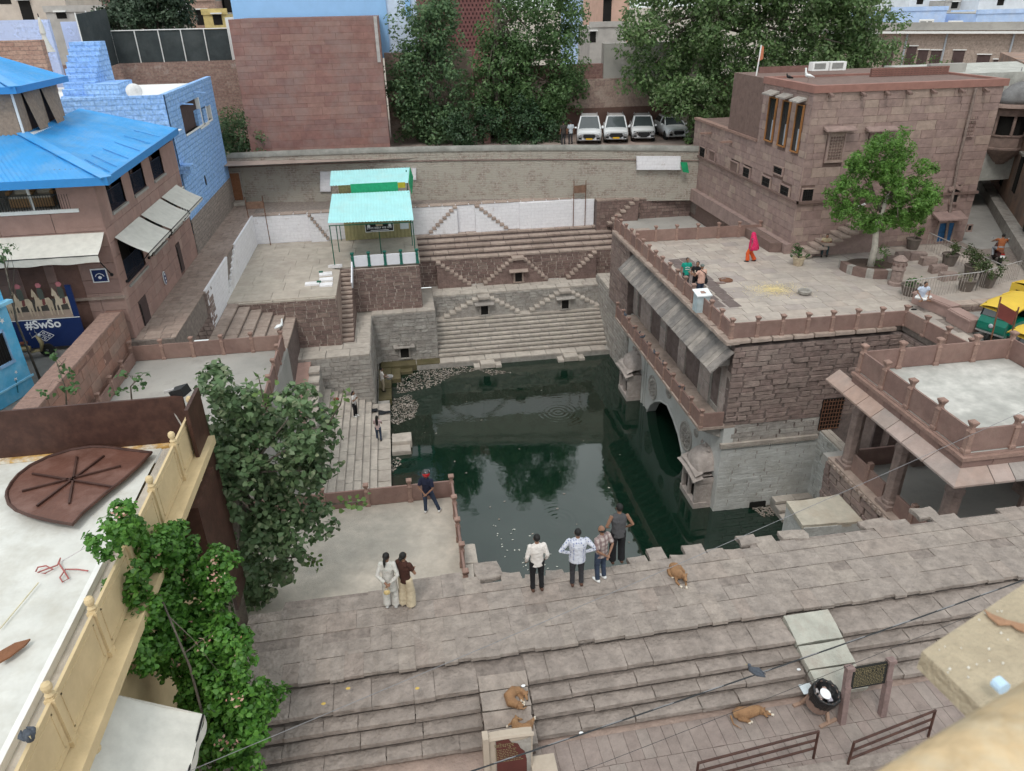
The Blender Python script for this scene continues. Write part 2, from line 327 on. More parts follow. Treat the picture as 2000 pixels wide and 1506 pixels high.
def place(parent, name, m, cells, N_max=300, rag=.06, tilt=.0):
    """cells: list of (matrix frame at piece centre, du, dv, depth). The largest in view become parts, the rest one joined part."""
    global PIECES
    def sz(c):
        p = c[0].translation; d = (p-CAM).length; return c[1]*c[2]/(d*d)
    order = sorted(range(len(cells)), key=lambda i: -sz(cells[i]))
    inv = BASIS[parent].inverted()
    rest_v, rest_f = [], []; nb = 0
    for rank, i in enumerate(order):
        M, du, dv, dep = cells[i]; k = random.randrange(10)
        me, V, F = unit(m, k, rag, name, name in FLAT)
        T = M @ Matrix.Diagonal((du, dv, dep, 1))
        if tilt: T = M @ Matrix.Rotation(random.uniform(-tilt, tilt), 4, 'X') @ Matrix.Rotation(random.uniform(-tilt, tilt), 4, 'Y') @ Matrix.Diagonal((du, dv, dep, 1))
        if random.random() < .5: T = T @ Matrix.Rotation(math.pi, 4, 'Z')
        if rank < N_max:
            o = bpy.data.objects.new(name, me); COL.objects.link(o); o.parent = parent; o.matrix_parent_inverse = inv; o.matrix_basis = T; PIECES += 1
        else:
            A = np.array(T, np.float32); rest_v.append(V @ A[:3,:3].T + A[:3,3]); rest_f += [tuple(a+nb for a in f) for f in F]; nb += len(V)
    if rest_v:
        me = bpy.data.meshes.new(name+'s'); me.from_pydata(np.concatenate(rest_v).tolist(), [], rest_f); me.materials.append(m)
        o = bpy.data.objects.new('further_'+name+'s', me); link(o, parent); o['kind'] = 'stuff'
def courses(W, H, ch, ln, holes=(), first=None):
    """rows of pieces over a W x H face minus holes -> (u0,u1,v0,v1)"""
    out = []; v = 0.0
    while v < H-.02:
        h = random.uniform(*ch)
        if H-v-h < ch[0]*.5: h = H-v
        h = min(h, H-v)
        seg = [(0.0, W)]
        for (a0, b0, a1, b1) in holes:
            if min(v+h, b1)-max(v, b0) > .35*h:
                ns = []
                for (s, e) in seg:
                    if a1 <= s or a0 >= e: ns.append((s, e))
                    else:
                        if a0-s > .05: ns.append((s, a0))
                        if e-a1 > .05: ns.append((a1, e))
                seg = ns
        for (s, e) in seg:
            u = s
            while u < e-.01:
                l = random.uniform(*ln)*(random.uniform(.35, .7) if u == s else 1)
                if e-u-l < ln[0]*.45: l = e-u
                out.append((u, u+l, v, v+h)); u += l
        v += h
    return out
def face(parent, name, m, O, U, V, W, H, ch, ln, gap=.02, dep=.04, holes=(), rag=.06, N_max=300, depvar=.4, tilt=.0):
    O, U, V = Vector(O), Vector(U).normalized(), Vector(V).normalized(); cells = []
    for (a, b, c, d) in courses(W, H, ch, ln, holes):
        if b-a < gap*1.5 or d-c < gap*1.5: continue
        cells.append((frame(O+U*(a+b)/2+V*(c+d)/2, U, V), b-a-gap, d-c-gap, dep*random.uniform(1-depvar, 1+depvar)))
    place(parent, name, m, cells, N_max, rag, tilt)
X1, Y1, Z1 = Vector((1,0,0)), Vector((0,1,0)), Vector((0,0,1))
def block(name, m, x0, x1, y0, y1, z0, z1, label=None, cat=None, kind=None):
    o = MB().box(x0, x1, y0, y1, z0, z1).build(name, m); return tag(o, label, cat, None, kind)

# ------------------------------------------------------------------ stone railings: posts with flared caps and slab panels
_POST = {}
def post_mesh(h, w, style='cap'):
    k = (round(h, 3), w, style)
    if k in _POST: return _POST[k]
    b = MB(); q = w/2
    if style == 'cap':
        pr = [(q*1.08, 0), (q*1.08, h*.08), (q*.86, h*.12), (q*.86, h*.62), (q*1.02, h*.66), (q*.62, h*.74), (q*.62, h*.82), (q*1.15, h*.93), (q*1.15, h*.97), (q*.7, h)]
    else:
        pr = [(q, 0), (q, h*.84), (q*.8, h*.86), (q*1.1, h*.9), (q*1.1, h*.97), (q*.9, h)]
    for r, z in pr:
        for a, c in ((-1,-1),(1,-1),(1,1),(-1,1)): b.v.append((a*r, c*r, z))
    for i in range(len(pr)-1):
        for j in range(4): a = i*4+j; c = i*4+(j+1) % 4; b.f.append((a, c, c+4, a+4))
    b.f.append(tuple(range((len(pr)-1)*4, len(pr)*4)))
    _POST[k] = b.mesh('post', M_RAILPOST); return _POST[k]
def railing(A, B, label, n=None, h=.95, ph=.68, w=.17, pt=.07, style='cap', cat='railing', spacing=1.35, ends=(True, True), lean=0, mats=None, skip=()):
    A, B = Vector(A), Vector(B); d = B-A; L = d.length; d.normalize()
    root = empty('stone_railing', A, label, cat)
    n = n or max(1, round(L/spacing)); me = post_mesh(h, w, style); ang = math.atan2(d.y, d.x)
    if mats: me = me.copy(); me.materials[0] = mats[1]
    for i in range(n+1):
        if (i == 0 and not ends[0]) or (i == n and not ends[1]): continue
        p = A+d*(L*i/n); o = bpy.data.objects.new('post', me)
        link(o, root, Matrix.Translation(p) @ Matrix.Rotation(ang+random.uniform(-.03, .03), 4, 'Z') @ Matrix.Rotation(random.uniform(-.02, .02), 4, 'X'))
    for i in range(n):
        if i in skip: continue
        a = A+d*(L*i/n+w*.42); c = A+d*(L*(i+1)/n-w*.42); b = MB()
        b.bar((a+c)/2*1 - (c-a)/2 + Vector((0,0,ph/2+.02)), c+Vector((0,0,ph/2+.02)), pt, ph)
        b.build('panel', mats[0] if mats else M_RAIL, root)
    return root

# ================================================================== GROUND, WATER
def ring(x0, x1, y0, y1, hx0, hx1, hy0, hy1, z):
    b = MB()
    for q in ((x0,x1,y0,hy0),(x0,x1,hy1,y1),(x0,hx0,hy0,hy1),(hx1,x1,hy0,hy1)):
        b.add([(q[0],q[2],z),(q[1],q[2],z),(q[1],q[3],z),(q[0],q[3],z)], [(0,1,2,3)])
    return b
M_GROUND = mat('dusty_ground', [(.3,.26,.22)], var=.25, nscale=.8, bump=.2)
tag(ring(-900, 900, -200, 1500, -13, 60, 9, 57.4, -1.22).build('ground', M_GROUND), kind='structure')
M_WATER = bpy.data.materials.new('well_water'); M_WATER.use_nodes = True
n = M_WATER.node_tree.nodes; L = M_WATER.node_tree.links; b = n['Principled BSDF']
b.inputs['Base Color'].default_value = (.005,.018,.011,1); b.inputs['Roughness'].default_value = .03; b.inputs['IOR'].default_value = 1.5; b.inputs['Specular IOR Level'].default_value = 1.0
geo = n.new('ShaderNodeNewGeometry'); nz1 = n.new('ShaderNodeTexNoise'); nz1.inputs['Scale'].default_value = 1.1; nz1.inputs['Detail'].default_value = 5; L.new(geo.outputs['Position'], nz1.inputs['Vector'])
nz2 = n.new('ShaderNodeTexNoise'); nz2.inputs['Scale'].default_value = .16; nz2.inputs['Detail'].default_value = 3; L.new(geo.outputs['Position'], nz2.inputs['Vector'])
rp = n.new('ShaderNodeMapRange'); rp.inputs[1].default_value = .36; rp.inputs[2].default_value = .58; L.new(nz2.outputs['Fac'], rp.inputs[0])
def ripple(cx, cy, r):     # concentric rings where a fish has broken the surface
    sub = n.new('ShaderNodeVectorMath'); sub.operation = 'SUBTRACT'; L.new(geo.outputs['Position'], sub.inputs[0]); sub.inputs[1].default_value = (cx, cy, -8.9)
    ln = n.new('ShaderNodeVectorMath'); ln.operation = 'LENGTH'; L.new(sub.outputs[0], ln.inputs[0])
    k = n.new('ShaderNodeMath'); k.operation = 'MULTIPLY'; k.inputs[1].default_value = 22; L.new(ln.outputs['Value'], k.inputs[0])
    sn = n.new('ShaderNodeMath'); sn.operation = 'SINE'; L.new(k.outputs[0], sn.inputs[0])
    fo = n.new('ShaderNodeMapRange'); fo.inputs[1].default_value = 0; fo.inputs[2].default_value = r; fo.inputs[3].default_value = .16; fo.inputs[4].default_value = 0; L.new(ln.outputs['Value'], fo.inputs[0])
    mu = n.new('ShaderNodeMath'); mu.operation = 'MULTIPLY'; L.new(sn.outputs[0], mu.inputs[0]); L.new(fo.outputs[0], mu.inputs[1]); return mu.outputs[0]
h = n.new('ShaderNodeMath'); h.operation = 'MULTIPLY'; L.new(nz1.outputs['Fac'], h.inputs[0]); L.new(rp.outputs[0], h.inputs[1]); hs = h.outputs[0]
for px, py, r in ((1090,1015,1.5),(1090,805,2.2)):
    p = PZ(px, py, -8.9); a = n.new('ShaderNodeMath'); a.operation = 'ADD'; L.new(hs, a.inputs[0]); L.new(ripple(p.x, p.y, r), a.inputs[1]); hs = a.outputs[0]
bp = n.new('ShaderNodeBump'); bp.inputs['Strength'].default_value = .22; bp.inputs['Distance'].default_value = .05; L.new(hs, bp.inputs['Height']); L.new(bp.outputs[0], b.inputs['Normal'])
tag(MB().add([(-8,12,-8.9),(24,12,-8.9),(24,48,-8.9),(-8,48,-8.9)], [(0,1,2,3)]).build('water', M_WATER), kind='structure')

tag(MB().add([(-14,8,-1.225),(-6.9,8,-1.225),(-6.9,22,-1.225),(-14,22,-1.225)],[(0,1,2,3)]).add([(22.2,8,-1.225),(61,8,-1.225),(61,58,-1.225),(22.2,58,-1.225)],[(0,1,2,3)]).build('side_ground', M_GROUND), kind='structure')
# ================================================================== FRONT COURT (platform above the steps) and steps to the street
def edgeY(x): return 11.42 + .017*(x+4)
core = tag(MB().prism([(-4.7,11.75,-10.),(22,12.1,-10.),(22,14.1,-10.),(8.3,14.05,-10.),(8.0,13.45,-10.),(1.2,13.45,-10.),(1.0,14.0,-10.),(-3.6,14.0,-10.),(-3.7,13.3,-10.),(-4.7,13.2,-10.)], (0,0,9.982)).build('court_floor', M_JOINT), kind='structure')
cells = []; y_rows = [(-.35, .95, .28, .46), (.62, 1.35, .42, .72), (1.37, 1.95, .5, .95), (1.97, 2.55, .42, .85)]
for r, (a, c, l0, l1) in enumerate(y_rows):
    x = -4.75 + r*.13
    while x < 21.5:
        l = random.uniform(l0, l1)
        a_, c_ = a, c
        if r == 0: a_ = random.uniform(-.03, .05); c_ = random.choice([.6, .6, .6, .75, .9])
        if r == 1 and random.random() < .25: c_ = c-.3
        if r == 3:
            back = 13.45 if 1.15 < x < 8.1 else 14.02
            if x < -3.5: back = 13.2
            c_ = back - edgeY(x) + random.uniform(-.2, .28)
            if c_-a_ < .3: c_ = a_+.3
        ex = Vector((1, .017, 0)).normalized(); ey = Vector((-.017, 1, 0)).normalized()
        o = Vector((x+l/2, edgeY(x+l/2), 0)) + ey*((a_+c_)/2)
        o.z = -.05+random.uniform(-.008, .008)
        cells.append((frame(o, ex+Vector((0,random.uniform(-.02,.02),0)), ey), l+.002, c_-a_+.002, .055)); x += l
place(core, 'paving_slab', M_SLAB, cells, 300, .008, .003)
# ragged stones on the brink above the water
brink = []
for x, y, a, c in ((1.35,14.25,.7,.7),(1.9,13.85,.55,.55),(2.45,13.72,.5,.45),(3.0,13.8,.5,.4),(5.2,13.85,.55,.5),(5.75,14.1,.5,.55),(6.3,13.75,.6,.5),(6.75,14.02,.6,.55),(7.3,13.85,.5,.4),(7.75,13.75,.5,.4),(8.3,14.22,.6,.45),(9.6,14.2,.8,.4),(12.,14.25,.9,.4),(13.6,14.45,.7,.5)):
    brink.append((frame(Vector((x,y,-.07)), (1,random.uniform(-.15,.15),0), (random.uniform(-.1,.1),1,0)), a, c, .08))
place(core, 'edge_stone', M_SLAB, brink, 300, .14, .03)

STEP_N = 4; RZ = .2
def soff(i): return .40+.29*i
steps = empty('court_steps', (4, 10.5, -1.05), 'wide worn sandstone steps from the court down to the street', 'steps')
sb = MB()
for i in range(1, STEP_N+1):
    y0 = -soff(i); z = -RZ*i
    sb.prism([(-5.2, edgeY(-5.2)+y0+.13, z-.4), (20, edgeY(20)+y0+.13, z-.4), (20, 12.2, z-.4), (-5.2, 11.9, z-.4)], (0, 0, .4-.012-.001*i))
sb.build('step_bed', M_JOINT, steps)
BUTT = [(0.72, 1.8), (7.95, 9.1)]
SEG = [(-5.1, BUTT[0][0]), (BUTT[0][1], BUTT[1][0]), (BUTT[1][1], 19.8)]
def runs(l0, l1):
    for (s0, s1) in SEG:
        x = s0
        while x < s1-.01:
            l = random.uniform(l0, l1); l = s1-x if s1-x-l < l0*.5 else l; yield x, l; x += l
cells, rz = [], []; ey = Vector((-.017, 1, 0)).normalized()
for i in range(0, STEP_N+1):
    if i:
        ya = -soff(i); yb = ya + (.74 if i == 1 else .32)
        for x, l in runs(*((.4, .9) if i == 1 else (.6, 1.6))):
            xm = x+l/2; o = Vector((xm, edgeY(xm), 0)) + ey*((ya+yb)/2 + random.uniform(-.02, .02)); o.z = -RZ*i-.055+random.uniform(-.006, .006)
            cells.append((frame(o, (1,.017+random.uniform(-.02,.02),0), ey), l+.004, yb-ya+random.uniform(-.03,.03), .07))
    for x, l in runs(.4, 1.1):
        xm = x+l/2; rz.append((frame(Vector((xm, edgeY(xm)+(-soff(i)+.14 if i else .15), -RZ*i-RZ/2-.03)), (1,.017,0), (0,0,1)), l-.02, RZ-.07, .03))
place(steps, 'tread_stone', M_STEP, cells, 300, .02, .004)
place(steps, 'riser_stone', M_STEP, rz, 300, .08, .02)
for k, (x0, x1) in enumerate(BUTT):
    top = M_SLAB if k == 0 else mat('pale_plastered_stone', [(.38,.375,.33)], var=.25, nscale=2, bump=.4, stain=(.33,.29,.25), stainamt=.55, sscale=1.6)
    q = empty('step_buttress', ((x0+x1)/2, 10, -1.2), ['stone buttress slab in the steps where two dogs sleep', 'pale plastered buttress slab in the steps behind the bin and notice board'][k], 'buttress')
    e0 = edgeY(x0)
    MB().prism([(x0+.05, e0-.3, -.3), (x0+.05, e0-1.78, -.72), (x0+.05, e0-1.78, -1.1), (x0+.05, e0+.2, -1.1), (x0+.05, e0+.2, -.3)], (x1-x0-.1, 0, 0)).build('core', M_STEP, q)
    cs = []; ysp = [-.36, -.7, -1.1, -1.45, -1.84] if k == 0 else [-.02, -.75, -1.3, -1.84]
    for a, c in zip(ysp[1:], ysp[:-1]):
        zm = lambda y: -.13 + .3*(y+.2)
        O = Vector(((x0+x1)/2, e0+(a+c)/2, (zm(a)+zm(c))/2-.04)); cs.append((frame(O, (1,0,0), (0, c-a, zm(c)-zm(a))), x1-x0, (c-a)*1.02, .1))
    place(q, 'sloping_slab', top, cs, 300, .05, .01)

# street pavement in front
pave = tag(MB().box(-30, 40, -6, 10.2, -1.6, -1.018).build('pavement', M_SANDY), kind='structure')
cells = []; y = 9.85
for r in range(9):
    d = random.uniform(.55, .7) ; x = .9+random.random()*.2
    while x < 12.5:
        l = random.uniform(.24, .36); 
        O = Vector((x+l/2, y-d/2 + .017*x, -1.007)); cells.append((frame(O, (1,.017,0), (-.017,1,0)), l-.006, d-.006, .016)); x += l
    y -= d
place(pave, 'paving_slab', M_PAVE, cells, 300, .01)

# ================================================================== LEFT CONCRETE PLATFORM
plat = tag(MB().box(-7, 1.0, 13.6, 21.75, -10, -3.0).build('concrete_platform', M_CONC), kind='structure')
lw = empty('platform_wall', (1.2, 17.5, -9), 'stone retaining ledge between the concrete platform and the water', 'wall')
bx('core', M_GREYJOINT, lw, 1.0, 1.36, 13.4, 19.1, -10, -3.1)
face(lw, 'coping_stone', M_GRAYSTEP, (1.0,13.5,-3.1), Y1, -X1, 5.6, -.0001, (.4,.5), (.8,1.2)) if 0 else None
place(lw, 'coping_stone', M_GRAYSTEP, [(frame(Vector((1.2, 13.8+.95*i, -3.1)), X1, Y1), .46, .93, .06) for i in range(6)], 300, .03)
face(lw, 'stone', M_GRAYSTONE, (1.36,13.5,-9), Y1, Z1, 5.6, 5.9, (.25,.35), (.5,1.1))
railing((.92,21.68,-3), (.92,14.2,-3), 'brown stone railing running along the water beside the concrete platform', n=6)
railing((-6.6,21.7,-3), (.92,21.68,-3), 'brown stone railing behind the man in the red helmet', n=5, ends=(True, False))

# ================================================================== STEPS AND LEDGES AROUND THE WATER
def flight(name, label, x0, x1, y0, y1, z0, z1, n, along, m_tread, m_riser, m_bed, ln=(.6,1.4), first=None, N=300, cat='steps', topd=None):
    """straight flight of n treads rising along +Y ('y'), -X ('-x') ..., each tread laid in separate stones"""
    root = empty(name, ((x0+x1)/2, (y0+y1)/2, z0), label, cat); cells = []; rc = []; bed = MB()
    dz = (z1-z0)/n
    for i in range(n):
        zt = z0+dz*(i+1)
        if along == 'y':
            t = (y1-y0)/n; a = y0+t*i; bed.box(x0, x1, a+.02, y1, zt-dz-.02, zt-.018+.0007*i); p = x0
            rc.append((frame(Vector(((x0+x1)/2, a+.02, zt-dz/2-.03)), X1, Z1), x1-x0, dz-.06, .02))
            while p < x1-.02:
                l = min(random.uniform(*ln), x1-p); l = x1-p if x1-p-l < .25 else l
                cells.append((frame(Vector((p+l/2, a+t/2-.015, zt-.075+random.uniform(-.012,.006))), X1, Y1), l-.012, t+.03, .075)); p += l
        else:
            s = -1 if along == '-x' else 1; t = (x1-x0)/n; a = (x1-t*i) if s < 0 else (x0+t*i)
            bed.box(x0 if s < 0 else a+.02, a-.02 if s < 0 else x1, y0, y1, zt-dz-.02, zt-.018+.0007*i); p = y0
            while p < y1-.02:
                l = min(random.uniform(*ln), y1-p); l = y1-p if y1-p-l < .25 else l
                cells.append((frame(Vector((a+s*(t/2-.015), p+l/2, zt-.075+random.uniform(-.01,.006))), Y1, -X1), l-.012, t+.03, .075)); p += l
    bed.build('step_bed', m_bed, root); place(root, 'tread_stone', m_tread, cells, N, .03, .006)
    return root
# left steps, going down to the water's left edge
lled = tag(MB().box(-2.45, -1.74, 20, 45.4, -10, -8.56).build('left_ledge', M_GREYJOINT), kind='structure')
place(lled, 'ledge_stone', M_GRAYSTEP, [(frame(Vector((-2.08, 21.4+1.03*i, -8.56)), X1, Y1), .76, 1.01, .06) for i in range(18)], 300, .03)
flight('left_steps', 'grey stone steps where two women in jeans stand near the water', -5.72, -2.42, 24, 39.15, -8.5, -6.86, 9, '-x', M_GRAYSTEP, M_GRAYSTONE, M_GREYJOINT, (.9, 2.0))
tag(MB().box(-9, -5.7, 21.9, 39.2, -10, -6.9).build('left_landing', M_CONC), kind='structure')
for k, (py, z) in enumerate(((845, -8.55), )):
    blk = empty('water_step', PZ(775, 850, -8.6), 'two stacked pale stone blocks jutting into the water from the left steps', 'step block')
    p = PZ(765, 862, -8.45); place(blk, 'block', M_GRAYSTEP, [(frame(Vector((p.x+.55, p.y+.35, -8.75)), X1, Y1), 1.1, .95, .3), (frame(Vector((p.x+.5, p.y-.45, -8.95)), X1, Y1), 1.05, .7, .28)], 9, .03)
# mossy corner ledges
M_MOSS = mat('mossy_stone', [(.10,.085,.045),(.14,.115,.065)], var=.4, nscale=3, bump=.5, stain=(.06,.055,.02), stainamt=.5, sscale=1.5)
corner = empty('mossy_ledge', (-1.7, 42.5, -9), 'mossy brown ledge in the far left corner of the water', 'ledge')
place(corner, 'ledge_stone', M_MOSS, [(frame(Vector((-2.0+dx, 40+dy, z)), X1, Y1), sx, sy, .25) for dx, dy, z, sx, sy in ((0,.6,-8.73,.8,1.4),(0,2.1,-8.73,.8,1.4),(0,3.6,-8.73,.8,1.4),(.9,4.9,-8.72,2.4,1.0),(.7,3.6,-8.85,.6,1.6),(1.2,4.3,-8.95,1.2,.7),(2.9,4.9,-8.74,1.6,.9))], 30, .03)

# left blocks (ledge level)
Z2 = -5.05
def masonry(name, label, x0, x1, y0, y1, z0, z1, m_stone, m_joint, m_top, ch, ln, sides='f', holes=(), gap=.02, dep=.04, top=True, cat='wall', N=300, topl=(.8,1.4)):
    root = empty(name, ((x0+x1)/2, y0, z0), label, cat)
    bx('core', m_joint, root, x0+.01, x1-.01, y0+.01, y1, z0, z1-.06)
    if 'f' in sides: face(root, 'stone', m_stone, (x0, y0+.012, z0), X1, Z1, x1-x0, z1-z0-.08, ch, ln, gap, dep, holes, N_max=N)
    if 'r' in sides: face(root, 'side_stone', m_stone, (x1-.012, y0, z0), Y1, Z1, y1-y0, z1-z0-.08, ch, ln, gap, dep, N_max=N)
    if 'l' in sides: face(root, 'side_stone', m_stone, (x0+.012, y1, z0), -Y1, Z1, y1-y0, z1-z0-.08, ch, ln, gap, dep, N_max=N)
    if top:
        cells = []
        for (a, b_, c, d) in courses(x1-x0, y1-y0, (.7, 1.1), topl): cells.append((frame(Vector((x0+(a+b_)/2, y0-.03+(c+d)/2, z1-.06)), X1, Y1), b_-a-.015, d-c-.015, .06))
        place(root, 'top_slab', m_top, cells, 300, .02, .004)
    return root
masonry('left_bastion', 'grey coursed stone block wall above the left steps', -7.0, -2.54, 39.2, 45.3, -9, Z2, M_GRAYSTONE, M_GREYJOINT, M_GRAYSTEP, (.2,.3), (.4,1.1), 'fr')
tag(MB().box(-7, 1.6, 45.31, 49.84, -6, Z2-.05).build('left_ledge_floor', M_GRAYSTEP), kind='structure')
nx = PY(790, 685, 45.28)
masonry('corner_bastion', 'grey stone wall with a small shrine niche in the far left corner', -2.535, 1.6, 45.28, 48.2, -8.6, Z2+.02, M_GRAYSTONE, M_GREYJOINT, M_GRAYSTEP, (.2,.3), (.4,1.0), 'fr', holes=[(nx.x+2.54-.4, .3, nx.x+2.54+.4, 1.3)])
def niche(parent, x, y, z, w_=.55, hh=.75, m=M_GRAYSTONE, up=True):
    q = bx('niche', M_DARK, parent, x-w_/2, x+w_/2, y-.012, y+.2, z, z+hh)
    b = MB(); b.box(x-w_/2-.12, x-w_/2, y-.08, y+.05, z, z+hh+.02); b.box(x+w_/2, x+w_/2+.12, y-.08, y+.05, z, z+hh+.02); b.box(x-w_/2-.16, x+w_/2+.16, y-.1, y+.05, z-.08, z-.001)
    b.build('niche_frame', m, parent)
    b = MB(); b.prism([(x-w_/2-.42, y+.02, z+hh+.06), (x-w_/2-.42, y-.30, z+hh+.03), (x-w_/2-.42, y-.3, z+hh+.09), (x-w_/2-.42, y+.02, z+hh+.2)], (w_+.84, 0, 0)); b.build('hood', m, parent)
    if up:
        b = MB()
        for k in range(7): b.lathe([(.05,0),(.07,.08),(.03,.16),(.01,.2+.1*(1-abs(k-3)/3))], (x-.36+.12*k, y-.1, z+hh+.16), 6)
        b.build('crest', m, parent)
niche(bpy.data.objects['corner_bastion'], nx.x, 45.24, -8.25)

# far ledge and the long lower flight
fl = tag(MB().box(-2.4, 13.6, 44.44, 45.3, -10, -8.56).build('far_ledge', M_GREYJOINT), kind='structure')
place(fl, 'ledge_stone', M_GRAYSTEP, [(frame(Vector((2.1+1.05*i, 44.85, -8.56)), X1, Y1), 1.03, .86, .06) for i in range(11)], 300, .03)
flight('far_lower_steps', 'long pale grey steps rising from the far edge of the water', 1.62, 13.35, 45.2, 47.6, -8.5, -6.62, 9, 'y', M_GRAYSTEP, M_GRAYSTONE, M_GREYJOINT, (1.2, 2.6))
for k, (px, py) in enumerate(((955,718),(1120,705))):
    p = PZ(px, py, -8.62); blk = empty('water_step', p, ['pale stone landing block in the water at far edge, left one', 'pale stone landing block in the water at far edge, right one'][k], 'step block')
    place(blk, 'block', M_GRAYSTEP, [(frame(Vector((p.x, 44.15, -8.75)), X1, Y1), 1.0, .75, .2), (frame(Vector((p.x-.72, 44.12, -8.95)), X1, Y1), .42, .7, .22), (frame(Vector((p.x+.72, 44.12, -8.95)), X1, Y1), .42, .7, .22)], 9, .03)
def vstair(parent, xf, xt, zf, zt, y, n, m, w_=.55):
    """stair of projecting blocks against a wall, from foot (xf,zf) to head (xt,zt)"""
    cells = []
    for i in range(n):
        x = xf+(xt-xf)*(i+.5)/n; z = zf+(zt-zf)*(i+1)/n; hh = (zt-zf)/n
        cells.append((frame(Vector((x, y-w_/2, z-.09)), X1, Y1), abs(xt-xf)/n*1.12, w_, .09))
    place(parent, 'step_block', m, cells, 300, .03)
    b = MB(); sg = 1 if xt > xf else -1; poly = [(xf, y-w_+.06, zf-.02)]
    for i in range(n):
        z = zf+(zt-zf)*(i+1)/n-.1; poly += [(xf+(xt-xf)*i/n, y-w_+.06, z), (xf+(xt-xf)*(i+1)/n, y-w_+.06, z)]
    poly.append((xt, y-w_+.06, zf-.02)); b.prism(poly, (0, w_-.08, 0)); return b
YW1 = 48.0
w1 = masonry('far_lower_wall', 'grey wall with two triangular projecting stairs above the long far steps', 1.6, 14.5, YW1, 49.9, -6.7, Z2, M_GRAYSTONE, M_GREYJOINT, M_GRAYSTEP, (.17,.24), (.35,.9), 'f')
tag(MB().box(1.6, 13.6, 47.45, 48.02, -8, -6.625).build('stair_foot_ledge', M_GRAYSTEP), kind='structure')
YS = YW1-.55
def tri(parent, lf, ap, rf, y, zf, zt, nl, nr, apw, ms, mb, nich=True, mn=M_GRAYSTONE):
    xl, xa, xr = PY(*lf, y-.5).x, PY(*ap, y-.5).x, PY(*rf, y-.5).x
    b = vstair(parent, xl, xa-apw/2, zf, zt-.18, y, nl, ms); b.build('stair_core', mb, parent)
    b = vstair(parent, xr, xa+apw/2, zf, zt-.18, y, nr, ms); b.build('stair_core', mb, parent)
    bx('landing_core', mb, parent, xa-apw/2-.02, xa+apw/2+.02, y-.5, y-.01, zf, zt-.1)
    place(parent, 'landing_slab', ms, [(frame(Vector((xa, y-.32, zt-.11)), X1, Y1), apw+.1, .68, .11)], 9, .02)
    if nich: niche(parent, xa, y-.52, zf+.12, .5, .72, mn, False)
tri(w1, (868,620), (945,575), (1015,610), YW1, -6.62, Z2-.12, 6, 6, .75, M_GRAYSTEP, M_GRAYSTONE)
tri(w1, (1036,608), (1104,568), (1170,598), YW1, -6.62, Z2-.12, 6, 6, .75, M_GRAYSTEP, M_GRAYSTONE)
YW2 = 49.85; Z3 = -3.08
w2 = masonry('far_middle_wall', 'dark red stone wall with triangular stairs and a central niche', .8, 15.2, YW2, 52.8, Z2, Z3, M_BRICKRED, M_WHITEJOINT, M_REDTREAD, (.18,.25), (.35,.75), 'f', top=False)
tri(w2, (945,549), (1012,503), (1070,537), YW2, Z2+.02, Z3-.05, 8, 7, .8, M_REDTREAD, M_BRICKRED, True, M_REDTREAD)
for (f_, t_, n_) in (((920,549),(852,514),8), ((1107,536),(1165,496),8)):
    xf, xt = PY(*f_, YW2-.4).x, PY(*t_, YW2-.4).x; vstair(w2, xf, xt, Z2+.02, Z3-.06, YW2, n_, M_REDTREAD).build('stair_core', M_BRICKRED, w2)
flight('far_upper_steps', 'brown stone steps below the white wall beside the metal shed', .8, 15.2, YW2-.02, 52.7, Z3-.2, -2.0, 5, 'y', M_REDTREAD, M_BRICKRED, M_DARKJOINT, (.8, 2.0))
# white wall below the walkway
YW3 = 52.72
w3 = empty('white_wall', (2, YW3, -2), 'whitewashed wall with zigzag stairs under the walkway at the far end', 'wall')
wb = brickmat('whitewashed_blocks', (.8,.79,.82), (.76,.75,.78), (.7,.68,.71), .55, .24, bump=.4, wash=(.45,.4,.38), washamt=0, mot=.08)
bx('wall_body', wb, w3, -10.3, 14.1, YW3, 53.6, -2.6, -.02)
bx('projecting_bay', wb, w3, PY(1015,420,YW3-.25).x, 14.05, YW3-.25, YW3-.001, -2.05, -.1)
for f_, t_ in (((838,447),(892,402)), ((992,438),(928,398)), ((640,452),(600,414))):
    xf, xt = PY(*f_, YW3-.4).x, PY(*t_, YW3-.4).x; vstair(w3, xf, xt, -1.98, -.06, YW3, 8, M_REDTREAD, .42).build('stair_core', wb, w3)
place(w3, 'cap_slab', M_REDTREAD, [(frame(Vector((-9.9+.95*i, YW3+.35, -.03)), X1, Y1), .93, .8, .03) for i in range(25)], 300, .05)
# red wall with a stair, right of the white wall
wr = masonry('far_right_wall', 'dark red stone wall with a rising stair right of the white wall', 14.1, 21.3, 51.9, 53.6, -2.6, -.05, M_BRICKRED, M_DARKJOINT, M_REDTREAD, (.2,.28), (.35,.8), 'f')
xf, xt = PY(1188,424,51.5).x, PY(1248,384,51.5).x; vstair(wr, xf, xt, -1.9, .0, 51.9, 7, M_REDTREAD, .5).build('stair_core', M_BRICKRED, wr)
tag(MB().box(15.4, 21.3, 41.1, 51.95, -4, -1.6).build('lower_terrace', M_CONC_G), kind='structure')
masonry('lower_terrace_wall', 'dark red stone side wall right of the far brown steps', 15.25, 15.7, 44.35, 51.9, -4.5, -1.58, M_BRICKRED, M_DARKJOINT, M_REDTREAD, (.2,.28), (.35,.8), 'l', topl=(.4,.5))
